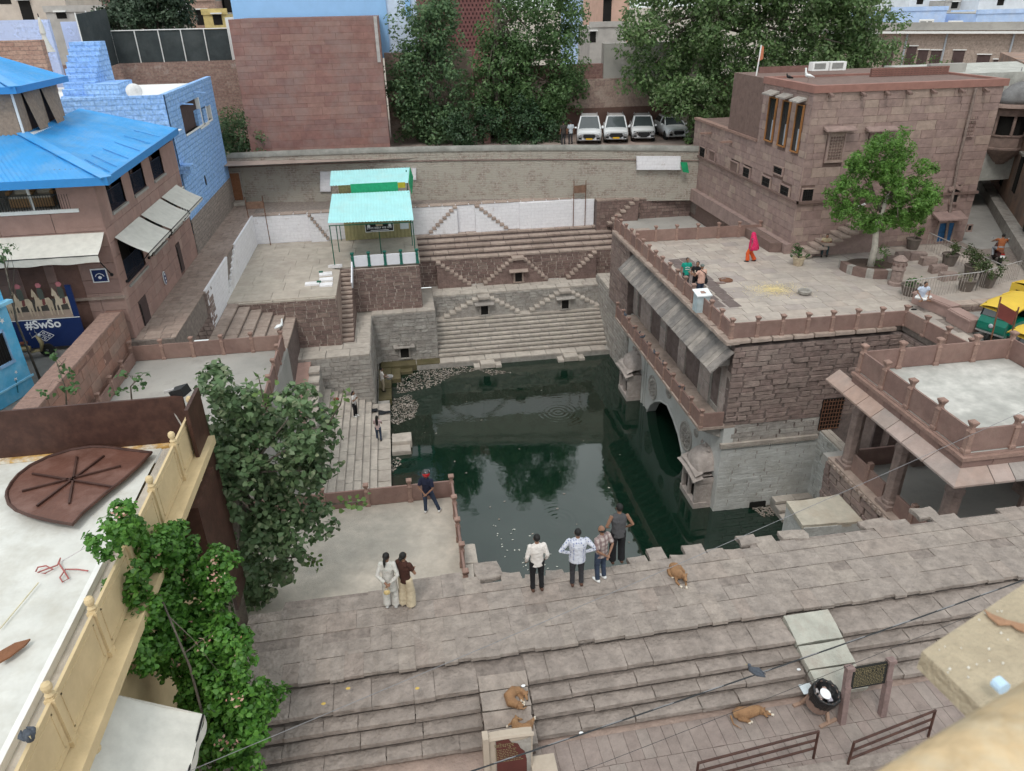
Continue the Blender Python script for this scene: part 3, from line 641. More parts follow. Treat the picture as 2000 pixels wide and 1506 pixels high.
# bastion at the right end of the far side, below the pavilion roof
masonry('far_right_bastion', 'grey stone bastion between the far steps and the pavilion balcony', 13.35, 15.5, 40.6, 48.6, -9, -4.45, M_GRAYSTONE, M_GREYJOINT, M_GRAYSTEP, (.22,.3), (.4,.9), 'fl')
masonry('far_right_upper_wall', 'brown stone wall under the far end of the terrace railing', 13.1, 15.5, 40.4, 44.3, -4.6, -.12, M_REDSTONE, M_DARKJOINT, M_REDTREAD, (.2,.3), (.4,.9), 'l')

# ================================================================== SHED PLATFORM, walkway, left side
sp = tag(MB().box(-10.3, -4.16, 41.0, 52.75, -5.2, -2.06).build('shed_platform', M_SANDY), kind='structure')
M_PLATF = mat('worn_pale_flagstone', [(.42,.375,.32),(.445,.395,.34),(.4,.355,.305)], var=.2, nscale=1.5, bump=.2, stain=(.33,.28,.24), stainamt=.4, sscale=.6)
cells = []
for (a, b_, c, d) in courses(6.1, 11.7, (1.2,1.6), (1.4,2.1)): cells.append((frame(Vector((-10.27+(a+b_)/2, 41+(c+d)/2, -2.06)), X1, Y1), b_-a-.006, d-c-.006, .06))
for (a, b_, c, d) in courses(5.2, 6.6, (1.2,1.6), (1.4,2.1)): cells.append((frame(Vector((-4.3+(a+b_)/2, 46.1+(c+d)/2, -2.06)), X1, Y1), b_-a-.02, d-c-.02, .059))
place(sp, 'flagstone', M_PLATF, cells, 300, .005)
masonry('shed_platform_wall', 'dark red block wall under the pale platform left of the narrow stair', -10.2, -4.2, 40.85, 41.2, -5.1, -2.05, M_BRICKRED, M_WHITEJOINT, M_PLATF, (.22,.3), (.35,.75), 'fr', topl=(.5,1.3))
masonry('shed_front_wall', 'dark red brick-like wall below the white fence of the shed', -3.5, .8, 45.95, 52.7, Z2, -2.07, M_BRICKRED, M_WHITEJOINT, M_PLATF, (.2,.26), (.35,.75), 'fr', top=False)
flight('narrow_stair', 'narrow steep stair between the two red walls by the shed', -4.18, -3.48, 41.1, 45.95, Z2, -2.03, 16, 'y', M_REDTREAD, M_BRICKRED, M_BRICKRED, (.7,.7))
walk = tag(MB().prism([(-13.3,31.4,-1.3),(-10.35,31.4,-1.3),(-10.35,53.0,-1.3),(21.3,53.0,-1.3),(21.3,51.,-1.3),(21.4,51.,-1.3),(21.4,54.,-1.3),(-13.3,58.,-1.3)], (0,0,1.28)).build('walkway', M_JOINT), kind='structure')
cells = []
for (a, b_, c, d) in courses(1.75, 25.3, (.4,.62), (.35,.8)): cells.append((frame(Vector((-12.05+(a+b_)/2, 31.5+(c+d)/2, -.025)), X1, Y1), b_-a-.012, d-c-.012, .03))
place(walk, 'flagstone', mat('brown_flag', [(.30,.23,.195),(.35,.275,.235),(.27,.205,.175)], var=.25, nscale=3, bump=.4, flake=.3), cells, 300, .03)
# white side wall of the walkway with its small stair
ww = empty('white_side_wall', (-10.3, 46, -2), 'whitewashed wall on the walkway side with a short stair gap', 'wall')
bx('wall_body', wb, ww, -10.36, -10.24, 45.7, 52.72, -2.1, .03)
MB().prism([(-10.36,37.4,-2.1),(-10.36,41.6,-2.1),(-10.36,43.2,.03),(-10.36,37.4,.03)], (.13,0,0)).build('wall_body', wb, ww)
for i in range(8): bx('stair_step', M_WHITE, ww, -10.95, -10.24, 41.7+.5*i, 42.2+.5*i+.02, -2.1, -1.85+.235*i)
wn = masonry('walkway_end_wall', 'dark stone wall end of the walkway beside the brown steps', -11.3, -10.25, 37.3, 38.5, -2.6, -.02, M_REDSTONE, M_DARKJOINT, M_REDTREAD, (.2,.28), (.3,.7), 'fr')
flight('brown_steps', 'broad brown steps going down to the right behind the railing', -10.2, -6.6, 31.3, 40.9, -3.3, -2.03, 6, '-x', M_REDTREAD, M_BRICKRED, M_DARKJOINT, (.8,1.7))
flight('pit_steps', 'short stair in the walkway pit beside the railing corner', -11.35, -10.4, 32.3, 34.6, -1.2, -.05, 4, 'y', M_REDTREAD, M_BRICKRED, M_DARKJOINT, (.9,.9))
tag(MB().box(-10.3, -6.6, 31.0, 41, -6, -3.32).build('stair_base', M_DARKJOINT), kind='structure')
# second grey platform with its railings
tag(MB().box(-12.1, -5.55, 21.9, 30.9, -7, -.7).build('grey_platform', M_CONC_G), kind='structure')
railing((-12.0,30.8,-.7), (-5.75,30.8,-.7), 'brown stone railing along the far side of the grey platform', n=5, w=.16)
railing((-5.7,30.7,-.7), (-5.62,22,-.7), 'brown stone railing on the right side of the grey platform', n=6, w=.16, ends=(True, True))
railing((-11.9,30.6,-.7), (-11.85,22,-.7), 'low brown railing against the brown street wall', n=6, w=.16, h=.8, ph=.5, ends=(False, True))
# pink ramp and small steps beside it
rm = empty('stone_ramp', (-6.1, 35, -6), 'smooth pink stone ramp beside the left steps', 'ramp')
a = PZ(600, 706, -5.3); c = PZ(563, 812, -5.9)
MB().prism([(-6.9, a.y, -5.2), (-6.9, 29.5, -6.6), (-6.9, 29.5, -8), (-6.9, a.y, -8)], (1.0,0,0)).build('ramp_slab', mat('pink_slab', [(.42,.27,.23)], var=.15, nscale=2, bump=.1), rm)
flight('side_steps', 'small grey steps beside the pink ramp', -5.9, -5.3, 33, 38.5, -6.9, -5.2, 7, 'y', M_GRAYSTEP, M_GRAYSTONE, M_GREYJOINT, (.6,.6))

# ================================================================== RIGHT PAVILION (terrace over an arcaded balcony)
pav = empty('arch_pavilion', (13.4, 33, -9), 'stone pavilion with pointed water arch, balcony and bay windows', 'pavilion')
poly = [(26.42,-10),(30.05,-10),(30.15,-8.9),(30.6,-8.2),(31.3,-7.55),(32.2,-7.1),(33.2,-6.8),(34.2,-7.1),(35.1,-7.6),(35.8,-8.2),(36.25,-8.9),(36.3,-10),(40.6,-10),(40.6,-4.32),(26.42,-4.32)]
M_LIMEP = mat('pale_lime_plaster', [(.54,.545,.53)], var=.16, nscale=1.6, bump=.4, bscale=7, stain=(.34,.33,.31), stainamt=.45, sscale=.8)
MB().prism([(13.4, y, z) for y, z in poly], (.5,0,0)).build('arch_wall', M_LIMEP, pav)
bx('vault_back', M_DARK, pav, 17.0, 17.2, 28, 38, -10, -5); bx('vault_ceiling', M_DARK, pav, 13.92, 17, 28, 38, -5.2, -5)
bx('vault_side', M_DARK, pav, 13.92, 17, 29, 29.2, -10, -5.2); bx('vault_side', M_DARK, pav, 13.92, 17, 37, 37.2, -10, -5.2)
b = MB(); pts = [(13.36, y, z+.0) for y, z in poly[2:11]]; b.tube(pts, .05, 6); b.build('arch_moulding', M_LIMEP, pav)
b = MB(); b.tube([(13.37,37.4,-9.2),(13.37,37.2,-4.4)], .07, 6); b.tube([(13.37,36.95,-8.9),(13.37,36.8,-4.4)], .045, 6); b.build('wall_pipe', M_LIMEP, pav)
def medallion(y, z, r):
    b = MB(); b.lathe([(r,0),(r,.05),(r*.92,.07),(r*.84,.03),(r*.84,.02),(0.01,.03)], (13.40,y,z), 28, (-1,0,0))
    for k in range(12):
        t = k*math.pi/6; b.ball((13.36, y+math.cos(t)*r*.58, z+math.sin(t)*r*.58), .05, r*.13, r*.13, 8, 5)
        b.ball((13.36, y+math.cos(t+.26)*r*.32, z+math.sin(t+.26)*r*.32), .05, r*.07, r*.07, 6, 4)
    b.ball((13.36,y,z), .06, r*.16, r*.16, 10, 6); b.build('medallion', M_GRAYSTONE, pav)
medallion(35.7,-7.02,.72); medallion(30.4,-7.1,.8); medallion(33.2,-5.95,.4); medallion(29.2,-6.2,.22)
# front (near) face
bx('front_core', M_DARKJOINT, pav, 13.46, 21.2, 26.45, 26.9, -10, -.36)
bx('side_core', M_DARKJOINT, pav, 13.55, 21.2, 26.9, 41.0, -5.0, -.36)
bx('lime_backing', M_GRAYSTONE, pav, 13.42, 18.1, 26.43, 26.45, -9.2, -5.3)
face(pav, 'limed_stone', M_BLUEWASH, (13.4,26.425,-9.1), X1, Z1, 4.75, 3.85, (.17,.25), (.6,1.7), .008, .016, N_max=300, rag=.05)
face(pav, 'band_stone', M_GRAYSTONE, (13.42,26.445,-5.1), X1, Z1, 4.7, .9, (.2,.28), (.6,1.5), .01, .02)
bw = (PY(1609,779,26.4).x, -4.9, PY(1650,779,26.4).x, -3.3)
face(pav, 'wall_stone', M_REDSTONE, (13.38,26.46,-4.2), X1, Z1, 7.75, 3.85, (.16,.3), (.45,1.3), .018, .05, holes=[(bw[0]-13.38, bw[1]+4.2, bw[2]-13.38, bw[3]+4.2)], rag=.09, depvar=.7)
b = MB(); b.box(13.3, 18.0, 26.3, 26.47, -5.27, -5.1)
for k in range(46): b.box(13.32+.1*k, 13.38+.1*k, 26.3, 26.45, -5.34, -5.28)
b.build('cornice', M_GRAYSTEP, pav)
gr = bx('barred_opening', M_DARK, pav, bw[0], bw[2], 26.42, 26.5, bw[1], bw[3])
b = MB()
for k in range(7): b.bar((bw[0]+.14*k+.03,26.36,bw[1]),(bw[0]+.14*k+.03,26.36,bw[3]),.025)
for k in range(8): b.bar((bw[0],26.36,bw[1]+.2*k+.08),(bw[2],26.36,bw[1]+.2*k+.08),.025)
b.build('window_bars', M_RUST, gr)
drn = bx('drain_grille', M_DARK, pav, 15.2, 16.0, 26.34, 26.45, -8.88, -8.6)
# balcony
for k in range(11):
    y0 = 26.42+1.23*k; bx('balcony_slab', M_REDTREAD, pav, 12.2, 13.9, y0, y0+1.215, -4.31, -4.19+.004*(k % 2))
b = MB()
for k in range(23): b.prism([(13.4,26.7+.6*k,-4.95),(13.4,26.7+.6*k,-4.33),(12.3,26.7+.6*k,-4.33),(12.5,26.7+.6*k,-4.5)], (0,.14,0))
b.build('bracket_row', M_GRAYSTONE, pav)
b = MB(); segs = [(40.4,39.5),(39.0,37.1),(35.5,34.6),(32.7,31.7),(29.9,28.55),(27.55,26.5)]
cols = [(40.4,39.6),(38.9,37.1),(35.5,34.6),(32.7,31.7),(29.9,28.6),(27.5,26.48)]
for (a, c) in cols:
    q = bx('pillar', M_GREYJOINT, pav, 13.48, 14.1, c, a, -4.2, -.9)
    face(q, 'pillar_stone', mat('grey_brown_ashlar', [(.36,.3,.275),(.4,.335,.305),(.33,.28,.26)], var=.25, nscale=3, bump=.4, bscale=10, stain=(.35,.3,.27), stainamt=.25), (13.5,a,-4.18), -Y1, Z1, a-c, 3.2, (.32,.5), (.6,1.2), .014, .03)
    face(q, 'pillar_stone', MATS['grey_brown_ashlar'], (13.5,c+.02,-4.18), X1, Z1, .6, 3.2, (.32,.5), (.6,1.2), .014, .03)
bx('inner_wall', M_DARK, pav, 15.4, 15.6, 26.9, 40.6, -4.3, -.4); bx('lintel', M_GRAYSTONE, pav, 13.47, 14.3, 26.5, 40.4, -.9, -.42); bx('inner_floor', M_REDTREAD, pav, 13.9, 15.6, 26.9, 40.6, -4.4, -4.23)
for (a, c, z0, z1) in ((39.6,38.9,-4.1,-1.6), (28.55,27.55,-3.9,-1.9)):
    q = bx('window', M_GLASS, pav, 13.62, 13.7, c, a, z0, z1); b = MB()
    b.box(13.5,13.66,c-.02,c+.07,z0,z1); b.box(13.5,13.66,a-.07,a+.02,z0,z1); b.box(13.5,13.66,c,a,z0-.1,z0); b.box(13.5,13.66,c,a,z1,z1+.1); b.build('window_frame', M_GREYJOINT, q)
    bx('apron', M_GREYJOINT, pav, 13.5, 13.9, c, a, -4.2, z0-.1); bx('head', M_GREYJOINT, pav, 13.5, 13.9, c, a, z1+.1, -.9)
# sloping eave of worn slabs
M_EAVE = mat('weathered_eave_slab', [(.24,.215,.2),(.29,.26,.235),(.2,.185,.175),(.33,.295,.265)], var=.35, nscale=2, bump=.6, bscale=9, stain=(.12,.115,.115), stainamt=.45, sscale=.8)
cells = []
y = 26.35
while y < 40.1:
    l = random.uniform(.28,.5); a = Vector((12.42,y+l/2,-1.42+random.uniform(-.012,.012))); c = Vector((13.36,y+l/2,-.52)); d = c-a
    cells.append((frame((a+c)/2, (0,-1,0), d), l-.008, d.length*1.02, .05)); y += l
place(pav, 'eave_slab', M_EAVE, cells, 300, .02, .015)
b = MB()
for k in range(12): b.prism([(13.45,26.8+1.18*k,-1.35),(13.45,26.8+1.18*k,-.75),(12.6,26.8+1.18*k,-1.36)], (0,.12,0))
b.build('eave_bracket_row', M_GRAYSTONE, pav)
place(pav, 'coping_stone', M_REDTREAD, [(frame(Vector((13.22, 26.7+.92*k, -.09)), Y1, -X1), .9, .62, .1) for k in range(19)], 300, .05, .01)
place(pav, 'coping_stone', M_REDTREAD, [(frame(Vector((13.6+.95*k, 26.62, -.09)), X1, Y1), .93, .55, .1) for k in range(8)], 300, .05, .01)
railing((13.25,26.62,0), (13.2,43.9,0), 'long brown stone railing above the sloping eave of the pavilion', n=16, w=.18)
railing((13.25,26.62,0), (21.1,26.5,0), 'brown stone railing on the near edge of the terrace above the brown wall', n=7, w=.18, ends=(False,True))
railing((21.1,26.5,0), (21.35,22.9,0), 'short brown railing at the terrace notch beside the stone benches', n=3, w=.18, ends=(False,True))
railing((13.5,41.0,0), (21.2,40.7,0), 'brown stone railing across the back of the terrace behind the veiled woman', n=6, w=.18, ends=(False,True))
railing((12.3,26.5,-4.19), (12.3,39.8,-4.19), 'brown stone balcony railing above the pointed arch', n=11, w=.17)
railing((12.3,26.5,-4.19), (13.4,26.5,-4.19), 'short end panel of the balcony railing by the brown wall', n=1, w=.15, ends=(False,False))
# bay windows
def bay(y0, label):
    root = empty('bay_window', (12.9, y0, -8.8), label, 'bay window'); M = mat('carved_bay_stone', [(.40,.35,.325)], var=.25, nscale=4, bump=.5, bscale=12, stain=(.25,.22,.2), stainamt=.4)
    x0, x1, hw = 12.55, 13.42, .85
    b = MB()
    for (yy, xx) in ((y0-hw, x0), (y0+hw-.16, x0), (y0-.08, x0), (y0-hw, x1-.2), (y0+hw-.16, x1-.2)): b.box(xx, xx+.16, yy, yy+.16, -8.95, -7.35)
    b.build('colonnette', M, root)
    b = MB(); b.box(x0-.03, x1, y0-hw-.03, y0+hw+.03, -8.98, -8.6); b.build('base', M, root)
    b = MB(); b.box(x0-.02, x1, y0-hw-.02, y0+hw+.02, -7.5, -7.2)
    for s in (-1,1):
        for k in range(2): b.prism([(x0-.01, y0+s*hw*(k*.5+.02), -7.5), (x0-.01, y0+s*hw*(k*.5+.48), -7.5), (x0-.01, y0+s*hw*(k*.5+.48), -7.75), (x0-.01, y0+s*hw*(k*.5+.25), -7.52), (x0-.01, y0+s*hw*(k*.5+.02), -7.75)], (.1,0,0))
    b.build('arch_frieze', M, root)
    bx('side_panel', M, root, x0+.1, x1, y0-hw+.02, y0-hw+.14, -8.6, -7.2); bx('side_panel', M, root, x0+.1, x1, y0+hw-.14, y0+hw-.02, -8.6, -7.2); bx('opening', M_DARK, root, x0+.2, x1, y0-hw+.17, y0+hw-.17, -8.6, -7.5)
    for z, e in ((-7.2,.24),(-6.98,.12)):
        b = MB(); n_ = 10
        def fn(u, v, z=z, e=e): t = (u-.5)*2; return (x0-e+(v)*(.25+e), y0+t*(hw+e), z+.09*(1-t*t)+v*.16-.02*abs(t))
        b.grid(fn, n_, 2); b.build('curved_eave', M, root)
    b = MB()
    def dome(u, v):
        t = (u-.5)*2; return (x1-(x1-x0+.02)*math.cos(v*math.pi/2)**.8*(1-.18*t*t), y0+t*hw*(1-.1*v), -6.95+.95*math.sin(v*math.pi/2)*math.sqrt(max(0,1-t*t))+.05)
    b.grid(dome, 20, 8)
    b.build('domed_roof', M, root, True)
    b = MB()
    for s in (-.4,0,.4): b.lathe([(.05,0),(.09,.06),(.05,.13),(.02,.22)], (13.2,y0+s,-5.98-.12*abs(s)), 8)
    b.build('finial', M, root)
bay(38.55, 'carved stone bay window with domed roof near the far steps')
bay(27.65, 'carved stone bay window with domed roof near the corner of the pavilion')
# inner corner right of the front face
masonry('inner_wall', 'lime-washed side wall between the pavilion and the open hall', 18.12, 18.6, 22.8, 26.44, -9.1, -4.9, M_BLUEWASH, M_GREYJOINT, M_GRAYSTEP, (.2,.28), (.4,1.0), 'l', topl=(.4,.6))
flight('inner_steps', 'small stone steps in the corner under the lime-washed wall', 16.2, 18.1, 24.6, 26.3, -9.1, -8.3, 4, 'y', M_GRAYSTEP, M_GRAYSTONE, M_GREYJOINT, (.8,1))

# ================================================================== TERRACE FLOOR
terr = tag(MB().prism([(13.3,26.7,-.3),(21.2,26.7,-.3),(21.4,22.3,-.3),(22.8,22.3,-.3),(23.4,25.2,-.3),(24.0,28.4,-.3),(27.0,33.,-.3),(34,33,-.3),(34,38,-.3),(21.4,41.1,-.3),(13.3,41.1,-.3)], (0,0,.285)).build('terrace', M_JOINT), kind='structure')
cells = []
for (a, b_, c, d) in courses(8.1, 14.3, (.62,.85), (.7,1.4)):
    x, y = 13.5+(a+b_)/2, 26.75+(c+d)/2
    q = PZ(1378, 552, 0)
    cells.append((frame(Vector((x, y, -.018)), X1, Y1), b_-a-.012, d-c-.012, .02))
for (a, b_, c, d) in courses(2.5, 18.3, (.62,.85), (.6,1.3)):
  if 21.45+b_ < 22.75+.21*c: cells.append((frame(Vector((21.45+(a+b_)/2, 22.4+(c+d)/2, -.018)), X1, Y1), b_-a-.012, d-c-.012, .02))
for (a, b_, c, d) in courses(6.5, 3.8, (.62,.85), (.6,1.3)): cells.append((frame(Vector((24.0+(a+b_)/2, 33.1+(c+d)/2, -.018)), X1, Y1), b_-a-.012, d-c-.012, .02))
place(terr, 'floor_slab', M_TERR, cells, 300, .01)
strip = empty('dark_paving', (15, 30, 0), 'two dark brown paved strips on the terrace beside the three men', 'paving', None); cs = []
A, B_, C_, D_ = PZ(1306,508), PZ(1347,503), PZ(1452,600), PZ(1388,601)
for k in range(2):
    for j in range(8):
        t = (j+.5)/8; s = (k+.5)/2; p = (A*(1-t)+D_*t)*(1-s)+(B_*(1-t)+C_*t)*s
        cs.append((frame(Vector((p.x,p.y,.004)), (A-D_), (A-B_)), (A-D_).length/8-.02, (A-B_).length/2-.05, .012))
place(strip, 'dark_slab', mat('dark_slate', [(.14,.11,.105),(.17,.135,.125)], var=.25, bump=.4), cs, 30, .01)

# ================================================================== OPEN HALL (right foreground)
hall = empty('open_hall', (19, 19, -3.7), 'open columned hall with flat whitened roof and sloping stone eaves', 'hall')
HX0, HX1, HY0, HY1, HZ = 16.05, 22.3, 16.25, 22.1, .45
bx('roof_slab', M_RAIL, hall, HX0, HX1, HY0, HY1, -.3, HZ-.02); bx('roof_floor', M_CONC_W, hall, HX0+.1, HX1-.1, HY0+.1, HY1-.1, HZ-.02, HZ)
for k in range(6): bx('fascia_stone', M_RAIL, hall, HX0-.06, HX0, HY0-.05+.98*k, HY0-.05+.98*k+.96, .02, .28)
for k in range(6): bx('fascia_stone', M_RAIL, hall, HX0-.05+1.05*k, HX0-.05+1.05*k+1.03, HY0-.06, HY0, .02, .28)
bx('fascia_moulding', M_RAILPOST, hall, HX0-.12, HX0, HY0-.12, HY1, .28, .4); bx('fascia_moulding', M_RAILPOST, hall, HX0, HX1, HY0-.12, HY0, .28, .4)
M_EAV2 = mat('pink_eave_slab', [(.36,.28,.25),(.38,.295,.265),(.34,.275,.25),(.37,.26,.215),(.3,.275,.26)], var=.2, nscale=2, bump=.15, stain=(.27,.26,.25), stainamt=.3)
ys = [15.75, 17.2, 18.3, 19.15, 20.0, 20.9, 21.8, 23.0]
for a, c in zip(ys[:-1], ys[1:]):
    aa = a if a > 16 else a+.45
    MB().prism([(HX0, max(a,HY0)+.01, .0), (HX0, max(a,HY0)+.01, .06), (15.55, a+.01, -.3), (15.55, a+.01, -.37)], (0, c-a-.03 if a > 16 else c-HY0-.03, 0)).build('eave_slab', M_EAV2, hall) if a > 16 else \
    MB().add([(HX0,HY0,.06),(HX0,c-.02,.06),(15.55,c-.02,-.3),(15.55,15.75,-.3),(HX0,HY0,0),(HX0,c-.02,0),(15.55,c-.02,-.37),(15.55,15.75,-.37)], [(0,1,2,3),(7,6,5,4),(1,5,6,2),(2,6,7,3),(3,7,4,0),(0,4,5,1)]).build('eave_slab', M_EAV2, hall)
xs = [15.55, 16.9, 17.6, 18.5, 19.4, 20.4, 21.4, 22.4]
for a, c in zip(xs[:-1], xs[1:]):
    if a < 16: MB().add([(HX0,HY0,.055),(c-.02,HY0,.055),(c-.02,15.75,-.305),(15.55,15.75,-.305),(HX0,HY0,0),(c-.02,HY0,0),(c-.02,15.75,-.37),(15.56,15.75,-.37)], [(3,2,1,0),(4,5,6,7),(0,1,5,4),(1,2,6,5),(2,3,7,6),(3,0,4,7)]).build('eave_slab', M_EAV2, hall)
    else: MB().prism([(a+.01, HY0, 0), (a+.01, HY0, .06), (a+.01, 15.75, -.3), (a+.01, 15.75, -.37)], (c-a-.03, 0, 0)).build('eave_slab', M_EAV2, hall)
def column(x, y, z0, z1, r=.26):
    b = MB(); b.box(x-.34, x+.34, y-.34, y+.34, z0, z0+.35); b.lathe([(r*1.1,0),(r*1.15,.12),(r,.18),(r*.98,(z1-z0)*.62),(r*1.12,(z1-z0)*.64),(r*1.12,(z1-z0)*.68),(r*.95,(z1-z0)*.7),(r*.9,z1-z0-.75)], (x,y,z0+.35), 8)
    b.box(x-.3, x+.3, y-.3, y+.3, z1-.42, z1-.24)
    for dx, dy in ((1,0),(-1,0),(0,1),(0,-1)):
        sx, sy = (dy*.13 or 0), (dx*.13 or 0)
        b.prism([(x+dx*.2-sx, y+dy*.2-sy, z1-.5), (x+dx*.62-sx, y+dy*.62-sy, z1-.16), (x+dx*.62-sx, y+dy*.62-sy, z1-.02), (x+dx*.2-sx, y+dy*.2-sy, z1-.02)], (2*sx, 2*sy, 0))
    b.box(x-.28, x+.28, y-.28, y+.28, z1-.24, z1)
    b.build('column', mat('brown_column_stone', [(.24,.18,.16),(.28,.21,.185)], var=.3, nscale=4, bump=.5, bscale=10, flake=.3), hall)
for (x, y) in ((16.4,21.75),(16.4,19.1),(16.45,16.6),(19.3,16.6),(22,16.6),(22,19.1),(22,21.75),(19.3,21.75)): column(x, y, -3.75, -.3)
bx('hall_floor', M_CONC_G, hall, 16.1, 26, 14.3, 23, -4.2, -3.75)
bx('sill', M_REDTREAD, hall, 15.95, 16.75, 14.4, 22.4, -3.78, -3.55)
b = MB()
for k in range(26): b.box(15.9, 15.97, 14.6+.3*k, 14.78+.3*k, -3.74, -3.62)
b.build('dentil_row', M_REDTREAD, hall)
ho = (19.0-14.3, 3.0, 19.9-14.3, 4.7)
bx('base_core', M_DARKJOINT, hall, 16.02, 18.1, 14.3, 22.5, -10, -3.79)
face(hall, 'base_stone', M_REDSTONE, (16.0,22.5,-9.), -Y1, Z1, 8.2, 5.2, (.18,.3), (.5,1.2), .018, .045, holes=[(22.5-18.9, 2.6, 22.5-17.9, 4.1)], rag=.09, depvar=.6)
q = bx('doorway', M_DARK, hall, 15.99, 16.03, 17.9, 18.9, -6.4, -4.9)
b = MB(); b.box(15.93,16.02,17.82,17.92,-6.4,-4.85); b.box(15.93,16.02,18.88,18.98,-6.4,-4.85); b.box(15.93,16.02,17.8,19.,-4.9,-4.78); b.build('door_frame', M_GREYJOINT, q)
bx('rear_wall', M_REDSTONE, hall, 18.6, 26, 22.6, 23.0, -3.76, -2.6); bx('rear_upper_wall', M_GRAYSTONE, hall, 21.4, 22.6, 22.15, 22.5, -2.6, -.32); bx('side_wall', M_REDSTONE, hall, 25.6, 26, 14.3, 22.6, -3.76, -.4)
for (a, c) in ((21.4,19.45),(18.75,16.95)):
    MB().box(16.3, 16.4, c, a, -3.55, -2.85).build('sill_panel', M_RAIL, hall); MB().box(16.26, 16.44, (a+c)/2-.09, (a+c)/2+.09, -3.55, -2.6).build('sill_post', M_RAILPOST, hall)
for (a, c) in ((16.8,19.0),(19.6,21.7)): MB().box(a, c, 21.8, 21.9, -3.75, -2.95).build('sill_panel', M_RAIL, hall)
railing((HX0+.12,HY0+.15,HZ), (HX0+.12,HY1-.12,HZ), 'brown stone railing on the left edge of the whitened hall roof', n=4, w=.2, h=1.1, ph=.78)
railing((HX0+.12,HY1-.12,HZ), (HX1-.1,HY1-.12,HZ), 'brown stone railing on the far edge of the whitened hall roof', n=4, w=.2, h=1.1, ph=.78, ends=(False,True))
railing((HX1-.1,HY1-.12,HZ), (HX1-.1,HY0+.15,HZ), 'brown stone railing on the street edge of the whitened hall roof', n=4, w=.2, h=1.1, ph=.78, ends=(False,True))
railing((HX0+.12,HY0+.15,HZ), (HX1-.1,HY0+.15,HZ), 'brown stone railing on the near edge of the whitened hall roof', n=4, w=.2, h=1.1, ph=.78, ends=(False,False))
but = empty('lime_buttress', (14.3, 20, -9), 'pale lime-washed buttress with worn beige top below the open hall', 'buttress')
MB().prism([(13.6,19.6,-10),(16.0,19.5,-10),(16.0,21.3,-10),(13.7,21.1,-10)], (0,0,5.4)).build('body', M_BLUEWASH, but)
place(but, 'cap_slab', mat('beige_cap', [(.46,.42,.35)], var=.2, nscale=2, bump=.4, stain=(.4,.3,.22), stainamt=.3), [(frame(Vector((14.3,20.35,-4.6)), (1,-.05,0), (.05,1,0)), 1.45, 1.6, .12), (frame(Vector((15.4,20.35,-4.62)), X1, Y1), 1.0, 1.75, .12)], 9, .06)
flight('hall_steps', 'rough stone steps going down inside the hall at the right edge', 20.2, 23.5, 14.3, 16.4, -3.75, -2.6, 4, 'x', M_STEP, M_STEP, M_JOINT, (.8,1.2)) if 0 else None
hs = empty('hall_steps', (21.5, 15, -3.7), 'rough stone steps beside the hall at the right edge of the picture', 'steps')
place(hs, 'step_stone', M_STEP, [(frame(Vector((19.2+.55*k, 15.2, -3.65+.26*k)), X1, Y1), .6, 1.9, .22) for k in range(6)], 20, .05)
masonry('terrace_retaining_wall', 'dark rubble retaining wall below the terrace notch behind the hall', 21.12, 24.0, 22.55, 26.46, -5.0, -.28, M_REDSTONE, M_DARKJOINT, M_REDTREAD, (.2,.3), (.4,.9), 'fl', top=False)
bx('rear_screen', M_DARKJOINT, hall, 18.2, 26, 23.0, 23.1, -5, -.4)

# ================================================================== RIGHT RED-STONE BUILDING
rb = empty('red_stone_house', (26, 40, 0), 'large pink-red ashlar building with three tall corner windows on the terrace', 'building')
RX, RY, RT = 21.3, 37.1, 8.75
bx('core', M_RBJ, rb, RX+.05, 32.0, RY+.05, 47, -.5, RT-.1); bx('wing_core', M_RBJ, rb, RX+.05, 30, 42.6, 52.6, -2, 5.2)
def wbox(fn, pl, x0, y0, x1, y1):      # photo rectangle -> two corners on the wall plane
    a = fn(x0, y1, pl); c = fn(x1, y0, pl); return a, c
def opening(parent, plane, a0, a1, z0, z1, name='window', frame_m=M_RB, depth=.14, glass=M_DARK, fw=.07, bars=0, wall=RY, sill=False):
    """plane 'f': wall facing -Y; 'l': wall facing -X"""
    if plane == 'f':
        o = bx(name, glass, parent, a0, a1, wall-.012, wall+.03, z0, z1); b = MB()
        b.box(a0-fw, a0, wall-.075, wall+.02, z0, z1); b.box(a1, a1+fw, wall-.075, wall+.02, z0, z1); b.box(a0-fw, a1+fw, wall-.075, wall+.02, z1, z1+fw); b.box(a0-fw, a1+fw, wall-.1, wall+.02, z0-fw, z0)
        b.build('frame', frame_m, o)
        if bars:
            b = MB()
            for k in range(bars): x = a0+(a1-a0)*(k+.5)/bars; b.bar((x,wall-.03,z0),(x,wall-.03,z1),.025)
            for k in range(3): z = z0+(z1-z0)*(k+.5)/3; b.bar((a0,wall-.03,z),(a1,wall-.03,z),.02)
            b.build('bar_grid', M_BLACK, o)
    else:
        o = bx(name, glass, parent, wall-.012, wall+.03, a0, a1, z0, z1); b = MB()
        b.box(wall-.075, wall+.02, a0-fw, a0, z0, z1); b.box(wall-.075, wall+.02, a1, a1+fw, z0, z1); b.box(wall-.075, wall+.02, a0-fw, a1+fw, z1, z1+fw); b.box(wall-.1, wall+.02, a0-fw, a1+fw, z0-fw, z0)
        b.build('frame', frame_m, o)
        if bars:
            b = MB()
            for k in range(bars): y = a0+(a1-a0)*(k+.5)/bars; b.bar((wall-.03,y,z0),(wall-.03,y,z1),.025)
            for k in range(3): z = z0+(z1-z0)*(k+.5)/3; b.bar((wall-.03,a0,z),(wall-.03,a1,z),.02)
            b.build('bar_grid', M_BLACK, o)
    return o
F_H, L_H = [], []
